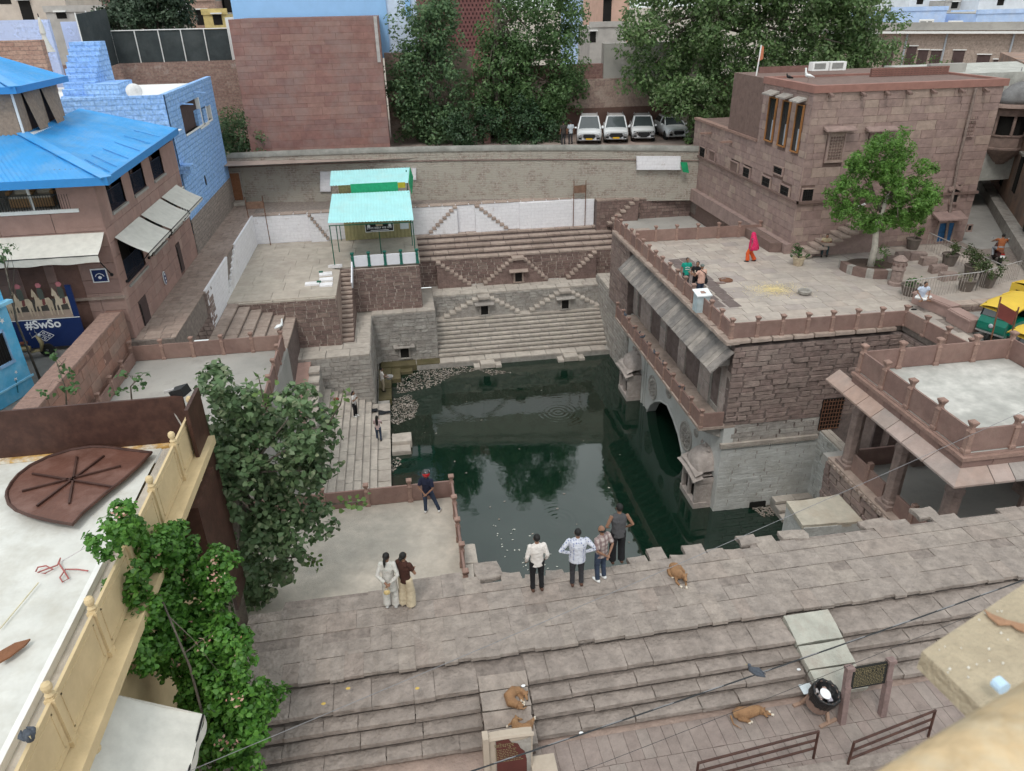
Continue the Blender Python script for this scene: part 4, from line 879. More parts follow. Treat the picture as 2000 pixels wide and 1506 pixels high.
def fwin(x0, y0, x1, y1, **k):
    a, c = PY(x0, y1, RY), PY(x1, y0, RY); F_H.append((a.x-RX-.08, a.z-.08, c.x-RX+.08, c.z+.08)); return opening(rb, 'f', a.x, c.x, a.z, c.z, **k)
def lwin(x0, y0, x1, y1, **k):
    a, c = PX(x1, y1, RX), PX(x0, y0, RX); L_H.append((52.6-c.y-.08, a.z-.08, 52.6-a.y+.08, c.z+.08)); return opening(rb, 'l', a.y, c.y, a.z, c.z, wall=RX, **k)
fwin(1564,369,1589,396, bars=5); 
o = fwin(1856,360,1876,395, glass=M_DARK, fw=.12)
a = PY(1866, 360, RY); b = MB()
for k in range(5): t = (k-2)/2; b.lathe([(.12,0),(.12,.1),(.02,.11)], (a.x+t*.3, RY-.07, a.z-.12-.12*abs(t)), 8, (0,-1,0))
b.build('scalloped_head', M_RB, o)
q = fwin(1826,434,1864,472, glass=mat('blue_door', [(.03,.11,.25)], var=.5, nscale=3, bump=.1, stain=(.12,.2,.3), stainamt=.3), fw=.1); a = PY(1826,430,RY); c = PY(1866,426,RY)
MB().prism([(a.x-.3,RY,a.z+.35),(a.x-.3,RY-.75,a.z+.12),(a.x-.3,RY-.75,a.z+.2),(a.x-.3,RY,a.z+.47)], (c.x-a.x+.5,0,0)).build('door_hood', M_RB, q)
fwin(1888,440,1897,450, bars=3)
for (x, y) in ((1632,285),(1712,285)):
    a = PY(x, y, RY); o = opening(rb, 'f', a.x-.42, a.x+.42, a.z-.75, a.z+.65, name='jali_niche', glass=M_RB, fw=.1); F_H.append((a.x-RX-.55, a.z-.85, a.x-RX+.55, a.z+.75)); b = MB()
    for i in range(5):
        for j in range(8): b.lathe([(.055,0),(.055,.04),(.03,.05)], (a.x-.3+.15*i, RY-.02, a.z-.62+.15*j), 6, (0,-1,0))
    b.build('jali_screen', M_RBJ, o)
    MB().prism([(a.x-.85,RY,a.z+.85),(a.x-.85,RY-.4,a.z+.78),(a.x-.85,RY-.4,a.z+.85),(a.x-.85,RY,a.z+1.0)], (1.7,0,0)).build('hood', M_RB, o)
a, c = PY(1885,265,RY), PY(1905,236,RY); o = opening(rb, 'f', a.x, c.x, a.z, c.z, name='jali_window', glass=M_RBJ); F_H.append((a.x-RX-.1,a.z-.1,c.x-RX+.1,c.z+.1)); b = MB()
for i in range(4):
    for j in range(5): b.box(a.x+.04+.14*i, a.x+.13+.14*i, RY-.04, RY, a.z+.05+.2*j, a.z+.17+.2*j)
b.build('jali_screen', M_RB, o)
# left face: three tall windows, small windows
for (x0, x1, yb, xt, yt) in ((1494,1507,276,1508,191),(1519,1532,286,1531,197),(1545,1557,297,1556,204)):
    a, c = PX(x1, yb, RX), PX(x0, yb, RX); c.z = PX(xt, yt, RX).z; L_H.append((52.6-c.y-.1, a.z-.1, 52.6-a.y+.1, c.z+.1))
    o = opening(rb, 'l', a.y, c.y, a.z, c.z, wall=RX, name='tall_window', glass=glassmat('window_glass', (.02,.02,.022), .25), frame_m=mat('orange_wood', [(.32,.15,.055)], var=.2, bump=0), fw=.06)
    bx('curtain', mat('white_curtain', [(.3,.33,.37)], bump=0), o, RX-.03, RX-.014, a.y+.05, a.y+.22, a.z+.05, a.z+(c.z-a.z)*.5)
    MB().prism([(RX,a.y-.15,c.z+.3),(RX-.5,a.y-.15,c.z+.18),(RX-.5,a.y-.15,c.z+.26),(RX,a.y-.15,c.z+.42)], (0,c.y-a.y+.3,0)).build('hood', M_GRAYSTONE, o)
for r in ((1453,325,1463,352),(1490,343,1503,370),(1526,360,1540,388),(1368,286,1377,309),(1513,323,1528,343)): lwin(*r, bars=3)
for r in ((1387,294,1396,316),(1428,314,1440,340)): lwin(*r, glass=M_RBJ)
face(rb, 'ashlar_stone', M_RB, (RX,RY+.06,2.9), X1, Z1, 10.75, RT-3.2, (.34,.52), (.7,1.5), .006, .03, holes=[(h0, h1-2.9, h2, h3-2.9) for h0,h1,h2,h3 in F_H], rag=.012, N_max=280)
face(rb, 'lower_stone', M_RB, (RX,RY+.06,-.2), X1, Z1, 10.75, 3.0, (.34,.5), (.6,1.3), .006, .03, holes=[(h0, h1+.2, h2, h3+.2) for h0,h1,h2,h3 in F_H], rag=.012, N_max=200)
Lh = [(h0, h1, h2, h3) for h0,h1,h2,h3 in L_H]
face(rb, 'side_stone', M_RB, (RX+.06,52.6,0), -Y1, Z1, 15.5, 5.15, (.32,.46), (.6,1.2), .006, .03, holes=Lh, rag=.012, N_max=300)
face(rb, 'tower_stone', M_RB, (RX+.06,42.7,5.15), -Y1, Z1, 5.6, RT-5.5, (.34,.5), (.6,1.2), .006, .03, holes=[(h0-9.9, h1-5.15, h2-9.9, h3-5.15) for h0,h1,h2,h3 in L_H], rag=.012, N_max=200)
# parapet, string courses, plinth
M_PAR = mat('red_parapet', [(.28,.145,.12)], var=.15, nscale=2, bump=.1)
b = MB(); b.box(RX-.06, 32.2, RY-.06, RY+.3, RT-.35, RT); b.box(RX-.06, RX+.3, RY+.3, 42.75, RT-.35, RT); b.box(RX+.3, 32.2, 42.5, 42.75, RT-.35, RT); b.box(31.9,32.2,RY+.3,42.5,RT-.35,RT); b.build('parapet', M_PAR, rb)
bx('roof', M_PLASTER_W, rb, RX+.3, 31.9, RY+.3, 42.5, RT-.35, RT-.2)
b = MB(); b.box(RX-.1, 32.1, RY-.12, RY+.02, 2.78, 2.92); b.box(RX-.12, RX+.02, RY-.12, 52.6, 2.78, 2.92); b.build('string_course', M_RBJ, rb)
MB().prism([(RX-.35,RY-.1,-.3),(RX-.35,52.5,-.3),(RX+.02,52.5,-.3),(RX+.02,RY-.1,-.3)], (0,0,.85)).build('plinth', M_RB, rb)
bx('wing_coping', M_RAILPOST, rb, RX-.06, RX+.35, 42.75, 52.6, 5.15, 5.3); bx('wing_roof', M_CONC_G, rb, RX+.3, 30, 42.75, 52.6, 4.6, 4.7)
for k, x in enumerate((1620,1683,1730,1772,1820,1875,1922)):
    a = PY(x, 186-k*1.6, RY); MB().prism([(a.x-.09,RY+.03,a.z),(a.x-.09,RY-.35,a.z-.08),(a.x-.09,RY-.35,a.z+.02),(a.x-.09,RY+.03,a.z+.16)], (.18,0,0)).build('spout', M_RBJ, rb)
for (x, y) in ((1388,260),(1428,277)): a = PX(x, y, RX); MB().box(RX-.75, RX+.02, a.y-.1, a.y+.1, a.z-.05, a.z+.07).build('spout', M_RAILPOST, rb)
a, c, e = PY(1903,172,RY), PY(1868,320,RY), PY(1838,500,RY); MB().tube([a+Vector((0,-.12,0)), c+Vector((0,-.12,0)), e+Vector((0,-.12,0))], .075, 8).build('drain_pipe', mat('stained_pipe', [(.22,.17,.15)], var=.4, nscale=6), rb)
bx('roof_lattice', M_CLADJ, rb, 27.0, 31.8, 41.4, 41.5, RT-.2, RT+.35); b = MB()
for k in range(5): b.box(27.0,31.8,41.36,41.4,RT-.18+.11*k,RT-.12+.11*k)
for k in range(25): b.box(27.0+.2*k,27.04+.2*k,41.36,41.405,RT-.2,RT+.35)
b.build('lattice_slat_grid', M_PAR, rb)
bx('rear_lattice', M_CLADJ, rb, 22.5, 28, 46, 46.1, 8.4, 9.0)
# stairs along the building: cantilevered slabs
st = empty('wall_stair', (23.5, 36.5, 0), 'stone slab stair climbing the red building behind the seated reader', 'stair')
cs = []
for k in range(10):
    t = k/9; p = PZ(1578, 520, 0)*(1-t)+Vector((PZ(1578,520,0).x+4.6, RY-.62, 0))*t
    x = 21.75+.42*k; cs.append((frame(Vector((x, RY-.55, .12+.19*k)), X1, Y1), .56, 1.25, .09))
place(st, 'step_slab', M_REDTREAD, cs, 30, .02)
MB().prism([(21.7,RY-.75,-.1),(26.2,RY-.75,-.1),(26.2,RY-.75,1.85),(21.7,RY-.75,.02)], (0,.7,0)).build('stair_core', M_RB, st)
pole = MB().tube([PZ(1563,462,0)+Vector((0,0,.3)), PY(1690,398,36.3)], .05, 8).build('handrail_pole', M_PLASTER_W); tag(pole, 'white pole slanting along the stair of the red building', 'pole')
sb_ = MB().prism([(RX-.4,37.3,0),(RX-1.0,37.5,0),(RX-1.0,41.2,0),(RX-.4,41.2,0)], (0,0,.55)).build('stone_ledge', M_RBJ); tag(sb_, 'low stone ledge at the foot of the red building behind the veiled woman', 'ledge')
# temple spire on the low roof, flag pole
sh = empty('temple_spire', (23.4, 44.6, 4.7), 'dark ribbed temple spire on the roof behind the tall windows', 'spire')
b = MB(); b.lathe([(.95,0),(.95,.25),(.8,.3),(.8,.5)], (23.4,45.2,4.7), 8); b.build('base', M_CONC_G, sh)
pr = [(.62,0),(.8,.35),(.86,.7),(.78,1.1),(.55,1.45),(.3,1.65),(.12,1.75)]; b = MB()
for k in range(16):
    t = 2*math.pi*k/16; b.tube([(23.4+r*math.cos(t), 45.2+r*math.sin(t), 5.2+z) for r, z in pr], [.16,.17,.17,.16,.12,.08,.05], 6)
b.build('ribbed_dome', mat('sooty_marble', [(.16,.16,.165)], var=.5, nscale=2, stain=(.35,.35,.35), stainamt=.3), sh, True)
a = PY(1470,190,44.5); c = PY(1487,88,44.5); fp = empty('flag_pole', a, 'thin leaning pole with a small orange flag above the temple spire', 'flag pole')
MB().tube([a, c], .04, 6).build('pole', M_PLASTER_W, fp); MB().add([c, c+Vector((-.1,0,-.9)), c+Vector((.22,0,-.75)), c+Vector((.18,0,-.1))], [(0,1,2,3)]).build('flag', mat('orange_cloth', [(.5,.18,.1)], bump=0), fp)
ac = []
for k, (x, y, z) in enumerate(((1600,127,42.6),(1634,126,42.6))):
    a = PY(x, y, z); o = empty('air_conditioner', a, ['white air conditioner box on the red building roof, left one', 'low white air conditioner on the red building roof, right one'][k], 'air conditioner')
    bx('casing', M_PLASTER_W, o, a.x-.5, a.x+.5, a.y-.2, a.y+.25, a.z-.3, a.z+.16); bx('fan_grille', mat('grey_grille', [(.25,.25,.24)], bump=0), o, a.x-.38, a.x+.3, a.y-.215, a.y-.2, a.z-.2, a.z+.1)

# ================================================================== FAR WALL (curved coping), parking court behind
def wallY(x): return 57.15-.178*(x+11.8)
fw = empty('boundary_wall', (5, 54, 0), 'long grey plastered rubble wall with rounded coping behind the stepwell', 'wall')
def topz(x): return PY(1000+ (x-7)*27, 300, wallY(x)).z*0 + 3.05+.5*math.sin(max(0,min(1,(x+12)/33))*math.pi)**.8*.55+.2
M_RUB = brickmat('plastered_rubble', (.38,.33,.285), (.29,.235,.2), (.42,.38,.33), .42, .16, ms=.03, wash=(.42,.385,.335), washamt=.6, bump=1.0)
b = MB(); N = 24; xs = [-12.3+i*(21.6+12.3)/N for i in range(N+1)]
b.grid(lambda u, v: (-12.3+33.7*u, wallY(-12.3+33.7*u)-.02*v, -.3+(topz(-12.3+33.7*u)+.25)*v), N, 4)
b.grid(lambda u, v: (21.4-33.7*u, wallY(21.4-33.7*u)+.55, -.3+(topz(21.4-33.7*u)+.25)*v), N, 2); b.build('wall_body', M_RUB, fw)
b = MB(); b.grid(lambda u, v: (-12.3+33.7*u, wallY(-12.3+33.7*u)+.27-.36*math.cos(v*math.pi), topz(-12.3+33.7*u)-.08+.34*math.sin(v*math.pi)), N, 8)
b.build('rounded_coping', mat('grey_mossy_plaster', [(.24,.235,.215)], var=.3, nscale=2, bump=.3, stain=(.16,.155,.14), stainamt=.5), fw, True)
b = MB(); [b.bar((x0, wallY(x0)-.03, topz(x0)-.72), (x1, wallY(x1)-.03, topz(x1)-.72), .1, .07) for x0, x1 in zip(xs[:-1], xs[1:])]; b.build('string_course', M_BRICKRED, fw)
for (x0, y0, x1, y1) in ((625,335,646,375), (803,328,813,352), (1243,305,1330,332)):
    pa = []; 
    for (x, y) in ((x0,y0),(x1,y0),(x1,y1),(x0,y1)):
        p = PY(x, y, 55); p = PY(x, y, wallY(p.x)-.09); pa.append(p)
    MB().add(pa, [(0,1,2,3)]).prism(pa, (0,.05,0)).build('white_patch', wb, fw)
pa = [PY(x, y, 50.9) for x, y in ((1329,317),(1342,317),(1346,338),(1334,336))]; MB().prism(pa, (0,.05,0)).build('green_patch', mat('green_paint', [(.02,.3,.13)], bump=0), fw)
dr = empty('wooden_door', PY(460,395,57), 'brown panelled wooden door in the boundary wall by the blue house', 'door')
a, c = PY(443,393,56.8), PY(466,338,56.8); dx0, dx1 = a.x, c.x
bx('door_leaf', M_WOOD, dr, dx0, dx1, 56.85, 56.95, a.z, c.z); b = MB()
for i in range(2):
    for j in range(4): b.box(dx0+.08+.43*i, dx0+.42+.43*i, 56.82, 56.86, a.z+.12+.52*j, a.z+.52+.52*j)
b.build('door_panel_grid', M_WOOD, dr); b = MB(); b.box(dx0-.1,dx0,56.8,57,a.z,c.z+.1); b.box(dx1,dx1+.1,56.8,57,a.z,c.z+.1); b.box(dx0,dx1,56.8,57,c.z,c.z+.1); b.build('door_frame', M_GREYJOINT, dr)
ds = empty('door_steps', (-11.5,56.5,0), 'two stone steps below the wooden door', 'steps'); place(ds, 'step_stone', M_GRAYSTEP, [(frame(Vector((dx0+.5,56.3,.12)), X1, Y1), 1.9, .9, .14), (frame(Vector((dx0-.3,55.9,.3)), X1, Y1), .6, .5, .25)], 9, .03)
park = tag(MB().add([(-60,56.4,3.0),(70,53,3.0),(70,75,3.0),(-60,75,3.0)], [(0,1,2,3)]).build('parking_court', mat('pinkish_paving', [(.33,.26,.23)], var=.2, nscale=1)), kind='structure')
tag(MB().add([(-900,68,2.6),(900,68,2.6),(900,1500,2.6),(-900,1500,2.6)], [(0,1,2,3)]).build('town_ground', M_GROUND), kind='structure')
pw = empty('court_wall', (12,62.5,3), 'tall old red masonry wall behind the parked cars', 'wall')
M_OLD = brickmat('old_red_masonry', (.27,.19,.165), (.36,.27,.23), (.32,.26,.22), .9, .42, wash=(.40,.32,.27), washamt=.3, bump=.7)
bx('lower_wall', M_OLD, pw, 6.6, 40, 62.3, 63, 2.5, 7.2); bx('dado', mat('dark_red_plaster', [(.13,.075,.062)], var=.2, nscale=1.2, bump=.2, stain=(.2,.13,.1), stainamt=.2), pw, 6.6, 40, 62.2, 62.3, 2.5, 5.0)
bx('upper_wall', brickmat('dark_red_courses', (.2,.115,.105), (.25,.15,.13), (.22,.15,.13), .6, .2, bump=.6), pw, 6.6, 17.6, 62.6, 63.2, 7.2, PY(1150,125,62.6).z); bx('plastered_wall', M_CONC_G, pw, PY(1180,100,62.4).x, 27, 62.4, 63.2, 7.2, PY(1190,85,62.4).z); bx('garden_wall', M_OLD, pw, -.3, 6.6, 63.6, 64.2, 2.5, 9.5); bx('gate_pier', M_CLAD, pw, 6.9, 7.4, 59.6, 60.2, 3, 5.1)

def wallwithholes(name, m, x, xin, y0, y1, z0, z1, hs, parent):
    ysx = sorted(set([y0,y1]+[h for q in hs for h in q[:2]])); b = MB()
    for a, c in zip(ysx[:-1], ysx[1:]):
        cut = sorted([(q[2],q[3]) for q in hs if q[0] < (a+c)/2 < q[1]]); z = z0
        for (p, r) in cut: b.box(xin, x, a, c, z, p); z = r
        b.box(xin, x, a, c, z, z1)
    return b.build(name, m, parent)
# ================================================================== LEFT: BROWN CLAD CAFE BUILDING
lb = empty('cafe_building', (-16, 36, 0), 'brown stone-clad cafe building with blue corrugated roof at left', 'building')
LX, LY, LT = -12.0, 31.7, 7.1
bx('core', M_LBJ, lb, -26, LX-.63, LY+.06, 44.0, -1, 4.9); bx('upper_floor', M_CONC_G, lb, -26, LX-.1, LY+.1, 44.0, 4.9, 5.0)
def lbx(x, y): return PX(x, y, LX)
hol_r = []; 
def rwin(pts, m=M_BLACK, name='shutter', **k):
    ys_ = [lbx(*p).y for p in pts]; zs = [lbx(*p).z for p in pts]; y0, y1, z0, z1 = min(ys_), max(ys_), min(zs), max(zs); hol_r.append((y0-LY, z0, y1-LY, z1)); return y0, y1, z0, z1
M_SHUT = mat('brown_shutter', [(.075,.05,.048)], var=.2, bump=.1)
def rface_panel(name, m, y0, y1, z0, z1, x=LX-.02): return bx(name, m, lb, x-.03, x+.012, y0, y1, z0, z1)
for pts in (((272,595),(296,620)), ((344,484),(361,520))):
    y0, y1, z0, z1 = rwin(pts); o = rface_panel('shutter', M_SHUT, y0, y1, z0-.15, z1+.1); bx('shutter_hinge', M_BLACK, o, LX-.01, LX+.025, y0+.05, y0+.12, z0, z1)
# middle-floor openings under awnings (z 2..4) and upper-floor openings (z 5.3..6.6)
mids = [(32.6,35.3,2.15,4.1),(36.6,38.9,2.35,4.0),(40.0,42.2,2.45,4.0)]
ups = [(32.9,34.9,5.25,6.4),(36.0,38.0,5.25,6.4),(39.3,41.3,5.25,6.4)]
for (y0,y1,z0,z1) in mids+ups: hol_r.append((y0-LY, z0, y1-LY, z1))
for k, (y0,y1,z0,z1) in enumerate(mids+ups):
    o = bx('opening', M_DARK if k < 3 else M_GLASS, lb, LX-.62, LX-.6, y0, y1, z0, z1); b = MB()
    for j in range(int((y1-y0)/.09)): b.bar((LX-.1, y0+.045+.09*j, z0), (LX-.1, y0+.045+.09*j, z0+(1.0 if k < 3 else .85)), .018)
    b.bar((LX-.1,y0,z0+(1.0 if k < 3 else .85)),(LX-.1,y1,z0+(1.0 if k < 3 else .85)),.03); b.build('balustrade', mat('navy_iron', [(.02,.028,.05)], bump=0), o)
    bx('sill', M_CONC_G, o, LX-.6, LX+.05, y0-.05, y1+.05, z0-.1, z0-.001)
    b = MB(); b.box(LX-.6,LX-.04,y0-.05,y0,z0,z1); b.box(LX-.6,LX-.04,y1,y1+.05,z0,z1); b.build('reveal', M_LB, o)
wallwithholes('wall_backing', M_LBJ, LX-.06, LX-.6, LY+.06, 44.0, -1, 5.25, mids, lb)
face(lb, 'cladding_slab', M_LB, (LX-.055,LY,0), Y1, Z1, 12.3, 5.25, (.5,.75), (.8,1.7), .01, .03, holes=hol_r, rag=.008, N_max=290, depvar=.1)
for (y0,y1) in ((LY+.91,32.9),(34.9,36.0),(38.0,39.3),(41.3,44.0)): bx('parapet_pier', M_LB, lb, LX-.5, LX-.02, y0, y1, 5.0, 6.45)
bx('corner_pier', M_LB, lb, LX-1.45, LX-.021, LY-.0, LY+.9, 5.0, LT+.2)
# front face
fh = [(-14.9+26, 1.9, -14.0+26, 4.0), (-13.5+26-.0, 1.9, -12.95+26+.35, 4.0)]
dw = [(PY(42,550,LY).x, PY(92,550,LY).x), (PY(112,550,LY).x, PY(160,550,LY).x)]
fh = [(a+26, .4, c+26, 4.1) for a, c in dw]
face(lb, 'front_slab', M_LB, (-22,LY+.055,0), X1, Z1, 10, 5.6, (.55,.8), (1.2,2.4), .01, .03, holes=[(a-4, b0, c-4, d) for a, b0, c, d in fh], rag=.006, N_max=290, depvar=.1)
for a, c in dw: bx('dark_door', M_GLASS, lb, a, c, LY+.1, LY+.14, .4, 4.1)
bx('string_course', M_REDTREAD, lb, -22, LX+.03, LY-.09, LY+.03, 1.9, 2.0)
bx('floor_edge', M_PLASTER_W, lb, -22, LX-.8, LY-.06, LY+.1, 5.62, 5.76)
b = MB()
for k in range(90): b.bar((-22+.1*k, LY, 5.76), (-22+.1*k, LY, 6.35), .016)
b.bar((-22,LY,6.35),(LX-1.45,LY,6.35),.03); b.build('balustrade', M_BLACK, lb)
bx('cafe_floor', M_CONC_G, lb, -22, LX-.76, LY+.1, 43.9, 5.0, 5.6); bx('cafe_rear_wall', mat('cream_wall', [(.55,.52,.47)], bump=.1), lb, -22, LX-2, 38.0, 38.2, 5.0, 7.4)
for x in (PY(60,380,LY+.2).x,): MB().tube([(x,LY+.1,5.7),(x-.1,LY+.2,7.2)], .06, 8).build('roof_post', M_PLASTER_W, lb)
for y in (34.2,37.2,40.3): MB().tube([(LX-.3,y,6.4),(LX-.3,y,7.2)], .04, 8).build('roof_post', M_PLASTER_W, lb)
# corrugated hip roof and upper tier
M_CORR = mat('blue_corrugated_sheet', [(.045,.31,.70)], var=.12, nscale=1.2, bump=0, stain=(.2,.38,.6), stainamt=.3, sscale=.9, rough=.4, spec=.4)
M_FASC = mat('blue_fascia', [(.04,.24,.58)], var=.06, bump=0, rough=.45)
def corr(name, A, B, C, D, m, parent, pitch=.2, amp=.025, seam=True):
    """corrugated quad: A-B eave edge, D-C ridge edge; ribs run from eave to ridge"""
    A, B, C, D = map(Vector, (A, B, C, D)); nrm = (B-A).cross(D-A).normalized(); n_ = max(8, int((B-A).length/pitch*4)); b = MB()
    def fn(u, v):
        e = A.lerp(B, u); r = D.lerp(C, u); return e.lerp(r, v)+nrm*amp*math.sin((B-A).length*u/pitch*2*math.pi)
    b.grid(fn, n_, 1); return b.build(name, m, parent, True)
E1 = Vector((-11.1,30.7,7.05)); E2 = Vector((-11.1,42.0,7.3)); E0 = Vector((-24,30.7,7.05))
T1 = PY(44,262,35.2); T2 = PX(125,222,T1.x); T0 = Vector((-24,T1.y,T1.z))
def hipsheet(name, P, Q, Rr, S, m, parent, rib, amp=.03, pitch=.2):
    """corrugated trapezium; ribs follow 'rib' direction projected in the plane"""
    P, Q, Rr, S = map(Vector, (P,Q,Rr,S)); nrm = (Q-P).cross(S-P).normalized(); ex = (Q-P).normalized(); b = MB(); nu = int((Q-P).length/pitch*4); nv = 14
    def fn(u, v):
        p = P.lerp(Q, u).lerp(S.lerp(Rr, u), v); return p+nrm*amp*math.sin((p-P).dot(ex)/pitch*2*math.pi)
    b.grid(fn, nu, nv); return b.build(name, m, parent, True)
hipsheet('roof_sheet', E0, E1, T1, T0, M_CORR, lb, None); hipsheet('roof_sheet', E1, E2, Vector((T2.x,42.0,T2.z)), T1, M_CORR, lb, None)
b = MB()
for t in (.08,.16,.3,.45,.6,.75): p_ = E1.lerp(E2,t)+Vector((-.15,0,.09)); q_ = T1.lerp(Vector((T2.x,42.0,T2.z)),t)+Vector((0,0,.06)); b.bar(p_, p_.lerp(q_,.28), .03, .02)
o = b.build('sheet_lap', M_FASC, lb); o['kind'] = 'stuff'
b = MB(); b.bar(E1+Vector((0,0,-.1)), E2+Vector((0,0,-.1)), .06, .3); b.bar(E0+Vector((0,0,-.1)), E1+Vector((.03,0,-.1)), .06, .3); b.build('fascia', M_FASC, lb)
b = MB(); b.bar(E1+Vector((0,0,.05)), T1+Vector((0,0,.06)), .45, .04); b.build('hip_cap', M_CORR, lb)
bx('ceiling', M_PLASTER_W, lb, -24, -11.4, 31, 44, 7.0, 7.03)
z0, z1 = T1.z-.1, PY(20,171,35.2).z
bx('tier_core', MATS['grey_asphalt0'] if 0 else M_SHUT, lb, -24, T1.x-.05, T1.y+.05, T2.y, z0, z1)
M_BLIND = mat('bamboo_blind', [(.27,.2,.15),(.3,.225,.17),(.24,.18,.14)], var=.25, nscale=7, bump=.4, bscale=30)
yy = T1.y
for k in range(5):
    l = (T2.y-T1.y)/5; MB().add([(T1.x+.02,yy,z1),(T1.x+.02,yy+l-.04,z1),(T1.x+.3*(k % 2)+.05,yy+l-.04,z0+.15),(T1.x+.3*(k % 2)+.05,yy,z0+.12)], [(0,3,2,1)]).build('blind', M_BLIND, lb); yy += l
for k in range(4): x = T1.x-1.3*k; MB().add([(x-1.25,T1.y-.02,z1),(x,T1.y-.02,z1),(x,T1.y-.06,z0+.05),(x-1.25,T1.y-.06,z0+.05)], [(0,3,2,1)]).build('blind', M_BLIND, lb)
b = MB(); b.tube([(T1.x+.08,T1.y-.06,z0),(T1.x+.08,T1.y-.06,z1)], .05, 6); b.build('tier_post', M_PLASTER_W, lb); bx('tier_sill', M_PLASTER_W, lb, T1.x-.1, T1.x+.35, T1.y, T2.y, z0-.12, z0+.1)
G1 = Vector((T1.x+.45,T1.y-.45,z1+.02)); G2 = Vector((T1.x+.45,T2.y+.4,z1+.02)); G0 = Vector((-24,T1.y-.45,z1+.02)); rt = Vector((T1.x-2.4,T1.y+2.4,z1+1.0))
hipsheet('upper_roof_sheet', G0, G1, rt, Vector((-24,rt.y,rt.z)), M_CORR, lb, None, pitch=.17); hipsheet('upper_roof_sheet', G1, G2, Vector((rt.x,G2.y,rt.z)), rt, M_CORR, lb, None, pitch=.17)
b = MB(); b.bar(G1+Vector((0,0,-.1)), G2+Vector((0,0,-.1)), .06, .26); b.bar(G0+Vector((0,0,-.1)), G1+Vector((.03,0,-.1)), .06, .26); b.build('upper_fascia', M_FASC, lb)
b = MB(); b.bar(G1+Vector((0,0,.04)), rt+Vector((0,0,.05)), .4, .04); b.build('upper_hip_cap', M_CORR, lb)
# awnings
M_AWN = mat('off_white_awning', [(.6,.585,.54)], var=.12, nscale=3, bump=.15, bscale=5)
def awning(name, P, U, w_, out, drop, label, val=.22):
    root = empty(name, P, label, 'awning'); P, U = Vector(P), Vector(U).normalized(); O = Vector((U.y,-U.x,0)).normalized(); n_ = 14; b = MB()
    b.grid(lambda u, v: P+U*w_*u+O*out*v+Vector((0,0,-drop*v-.05*math.sin(v*math.pi)*(1+.3*math.sin(u*19)))), n_, 6)
    b.grid(lambda u, v: P+U*w_*u+O*(out+.01*math.sin(u*40))+Vector((0,0,-drop-val*v*(1+.08*math.sin(u*31)))), n_*3, 2); b.build('canopy', M_AWN, root)
    b = MB()
    for s in (.02,.98): b.tube([P+U*w_*s+Vector((0,0,-drop-1.2)), P+U*w_*s+O*out*.97+Vector((0,0,-drop-.03))], .025, 6); b.ball(P+U*w_*s+Vector((0,0,-drop-1.2)), .07)
    b.tube([P+O*out+Vector((0,0,-drop)), P+U*w_+O*out+Vector((0,0,-drop))], .02, 6); b.build('arm', M_BLACK, root)
awning('awning', (-20,LY-.03,4.75), (1,0,0), 7.9, 1.2, .6, 'wide white awning over the cafe front doors', .3)
for k, (y0, w_) in enumerate(((32.3,3.5),(36.1,3.3),(39.7,3.0))):
    awning('awning', (LX+.02,y0,4.35), (0,1,0), w_, 1.2, .75, ['white side awning of the cafe nearest the corner', 'middle white side awning of the cafe', 'white side awning of the cafe nearest the blue house'][k], .14)
# signs on the cafe
a = PY(195,538,LY); sg = empty('wall_sign', a, 'small square navy wall sign with white emblem on the cafe front', 'sign')
NAVY = mat('navy_enamel', [(.015,.03,.11)], var=.1, bump=0, rough=.35); WH = mat('white_enamel', [(.75,.76,.78)], var=.03, bump=0, rough=.4)
bx('plate', WH, sg, a.x-.32, a.x+.32, LY-.03, LY-.01, a.z-.3, a.z+.3); bx('face', NAVY, sg, a.x-.27, a.x+.27, LY-.036, LY-.03, a.z-.25, a.z+.25); b = MB(); b.lathe([(.07,0),(.07,.01)], (a.x,LY-.036,a.z-.08), 10, (0,-1,0)); b.tube([(a.x+.18*math.cos(t),LY-.04,a.z-.1+.2*math.sin(t)) for t in (.3,.8,1.57,2.3,2.8)], .015, 6); b.build('emblem', WH, sg)
a = PX(321,543,LX); sg = empty('oval_sign', a, 'navy oval sign with white figures on the cafe side wall', 'sign'); b = MB(); b.lathe([(.34,0),(.34,.03),(.3,.035)], (LX+.005,a.y,a.z), 24, (1,0,0), .68, 1); b.build('plate', WH, sg); b = MB(); b.lathe([(.3,0),(.3,.012)], (LX+.035,a.y,a.z), 24, (1,0,0), .68, 1); b.build('face', NAVY, sg); b = MB()
for k in range(3): b.ball((LX+.05,a.y+.02*(-1)**k,a.z-.18+.18*k), .012,.07,.06,8,5)
b.build('emblem', WH, sg)
# big blue board with horses
bd = empty('hashtag_board', PZ(100,680,0), 'large blue board with mounted horses and #SwSo lettering in the alley', 'board')
BY = 31.0; p0 = PY(172,672,BY); x1 = p0.x; zb = p0.z; x0 = x1-3.4; p1 = PY(155,620,BY); zt = zb+1.25
bx('blue_panel', NAVY, bd, x0, x1, BY, BY+.08, zb, zt)
bx('upper_strip', NAVY, bd, x1-.22, x1, BY+.001, BY+.08, zt+.01, zt+1.4); bx('edge_trim', WH, bd, x0, x1+.02, BY-.012, BY, zt-.01, zt+.015)
bx('picture_ground', mat('print_dust', [(.33,.25,.2)], bump=0), bd, x0, x1-.23, BY+.02, BY+.07, zt+.015, zt+.35)
bx('picture_shade', mat('print_dark', [(.06,.055,.05)], var=.4, nscale=4, bump=0), bd, x0, x1-.23, BY+.025, BY+.07, zt+.35, zt+.85)
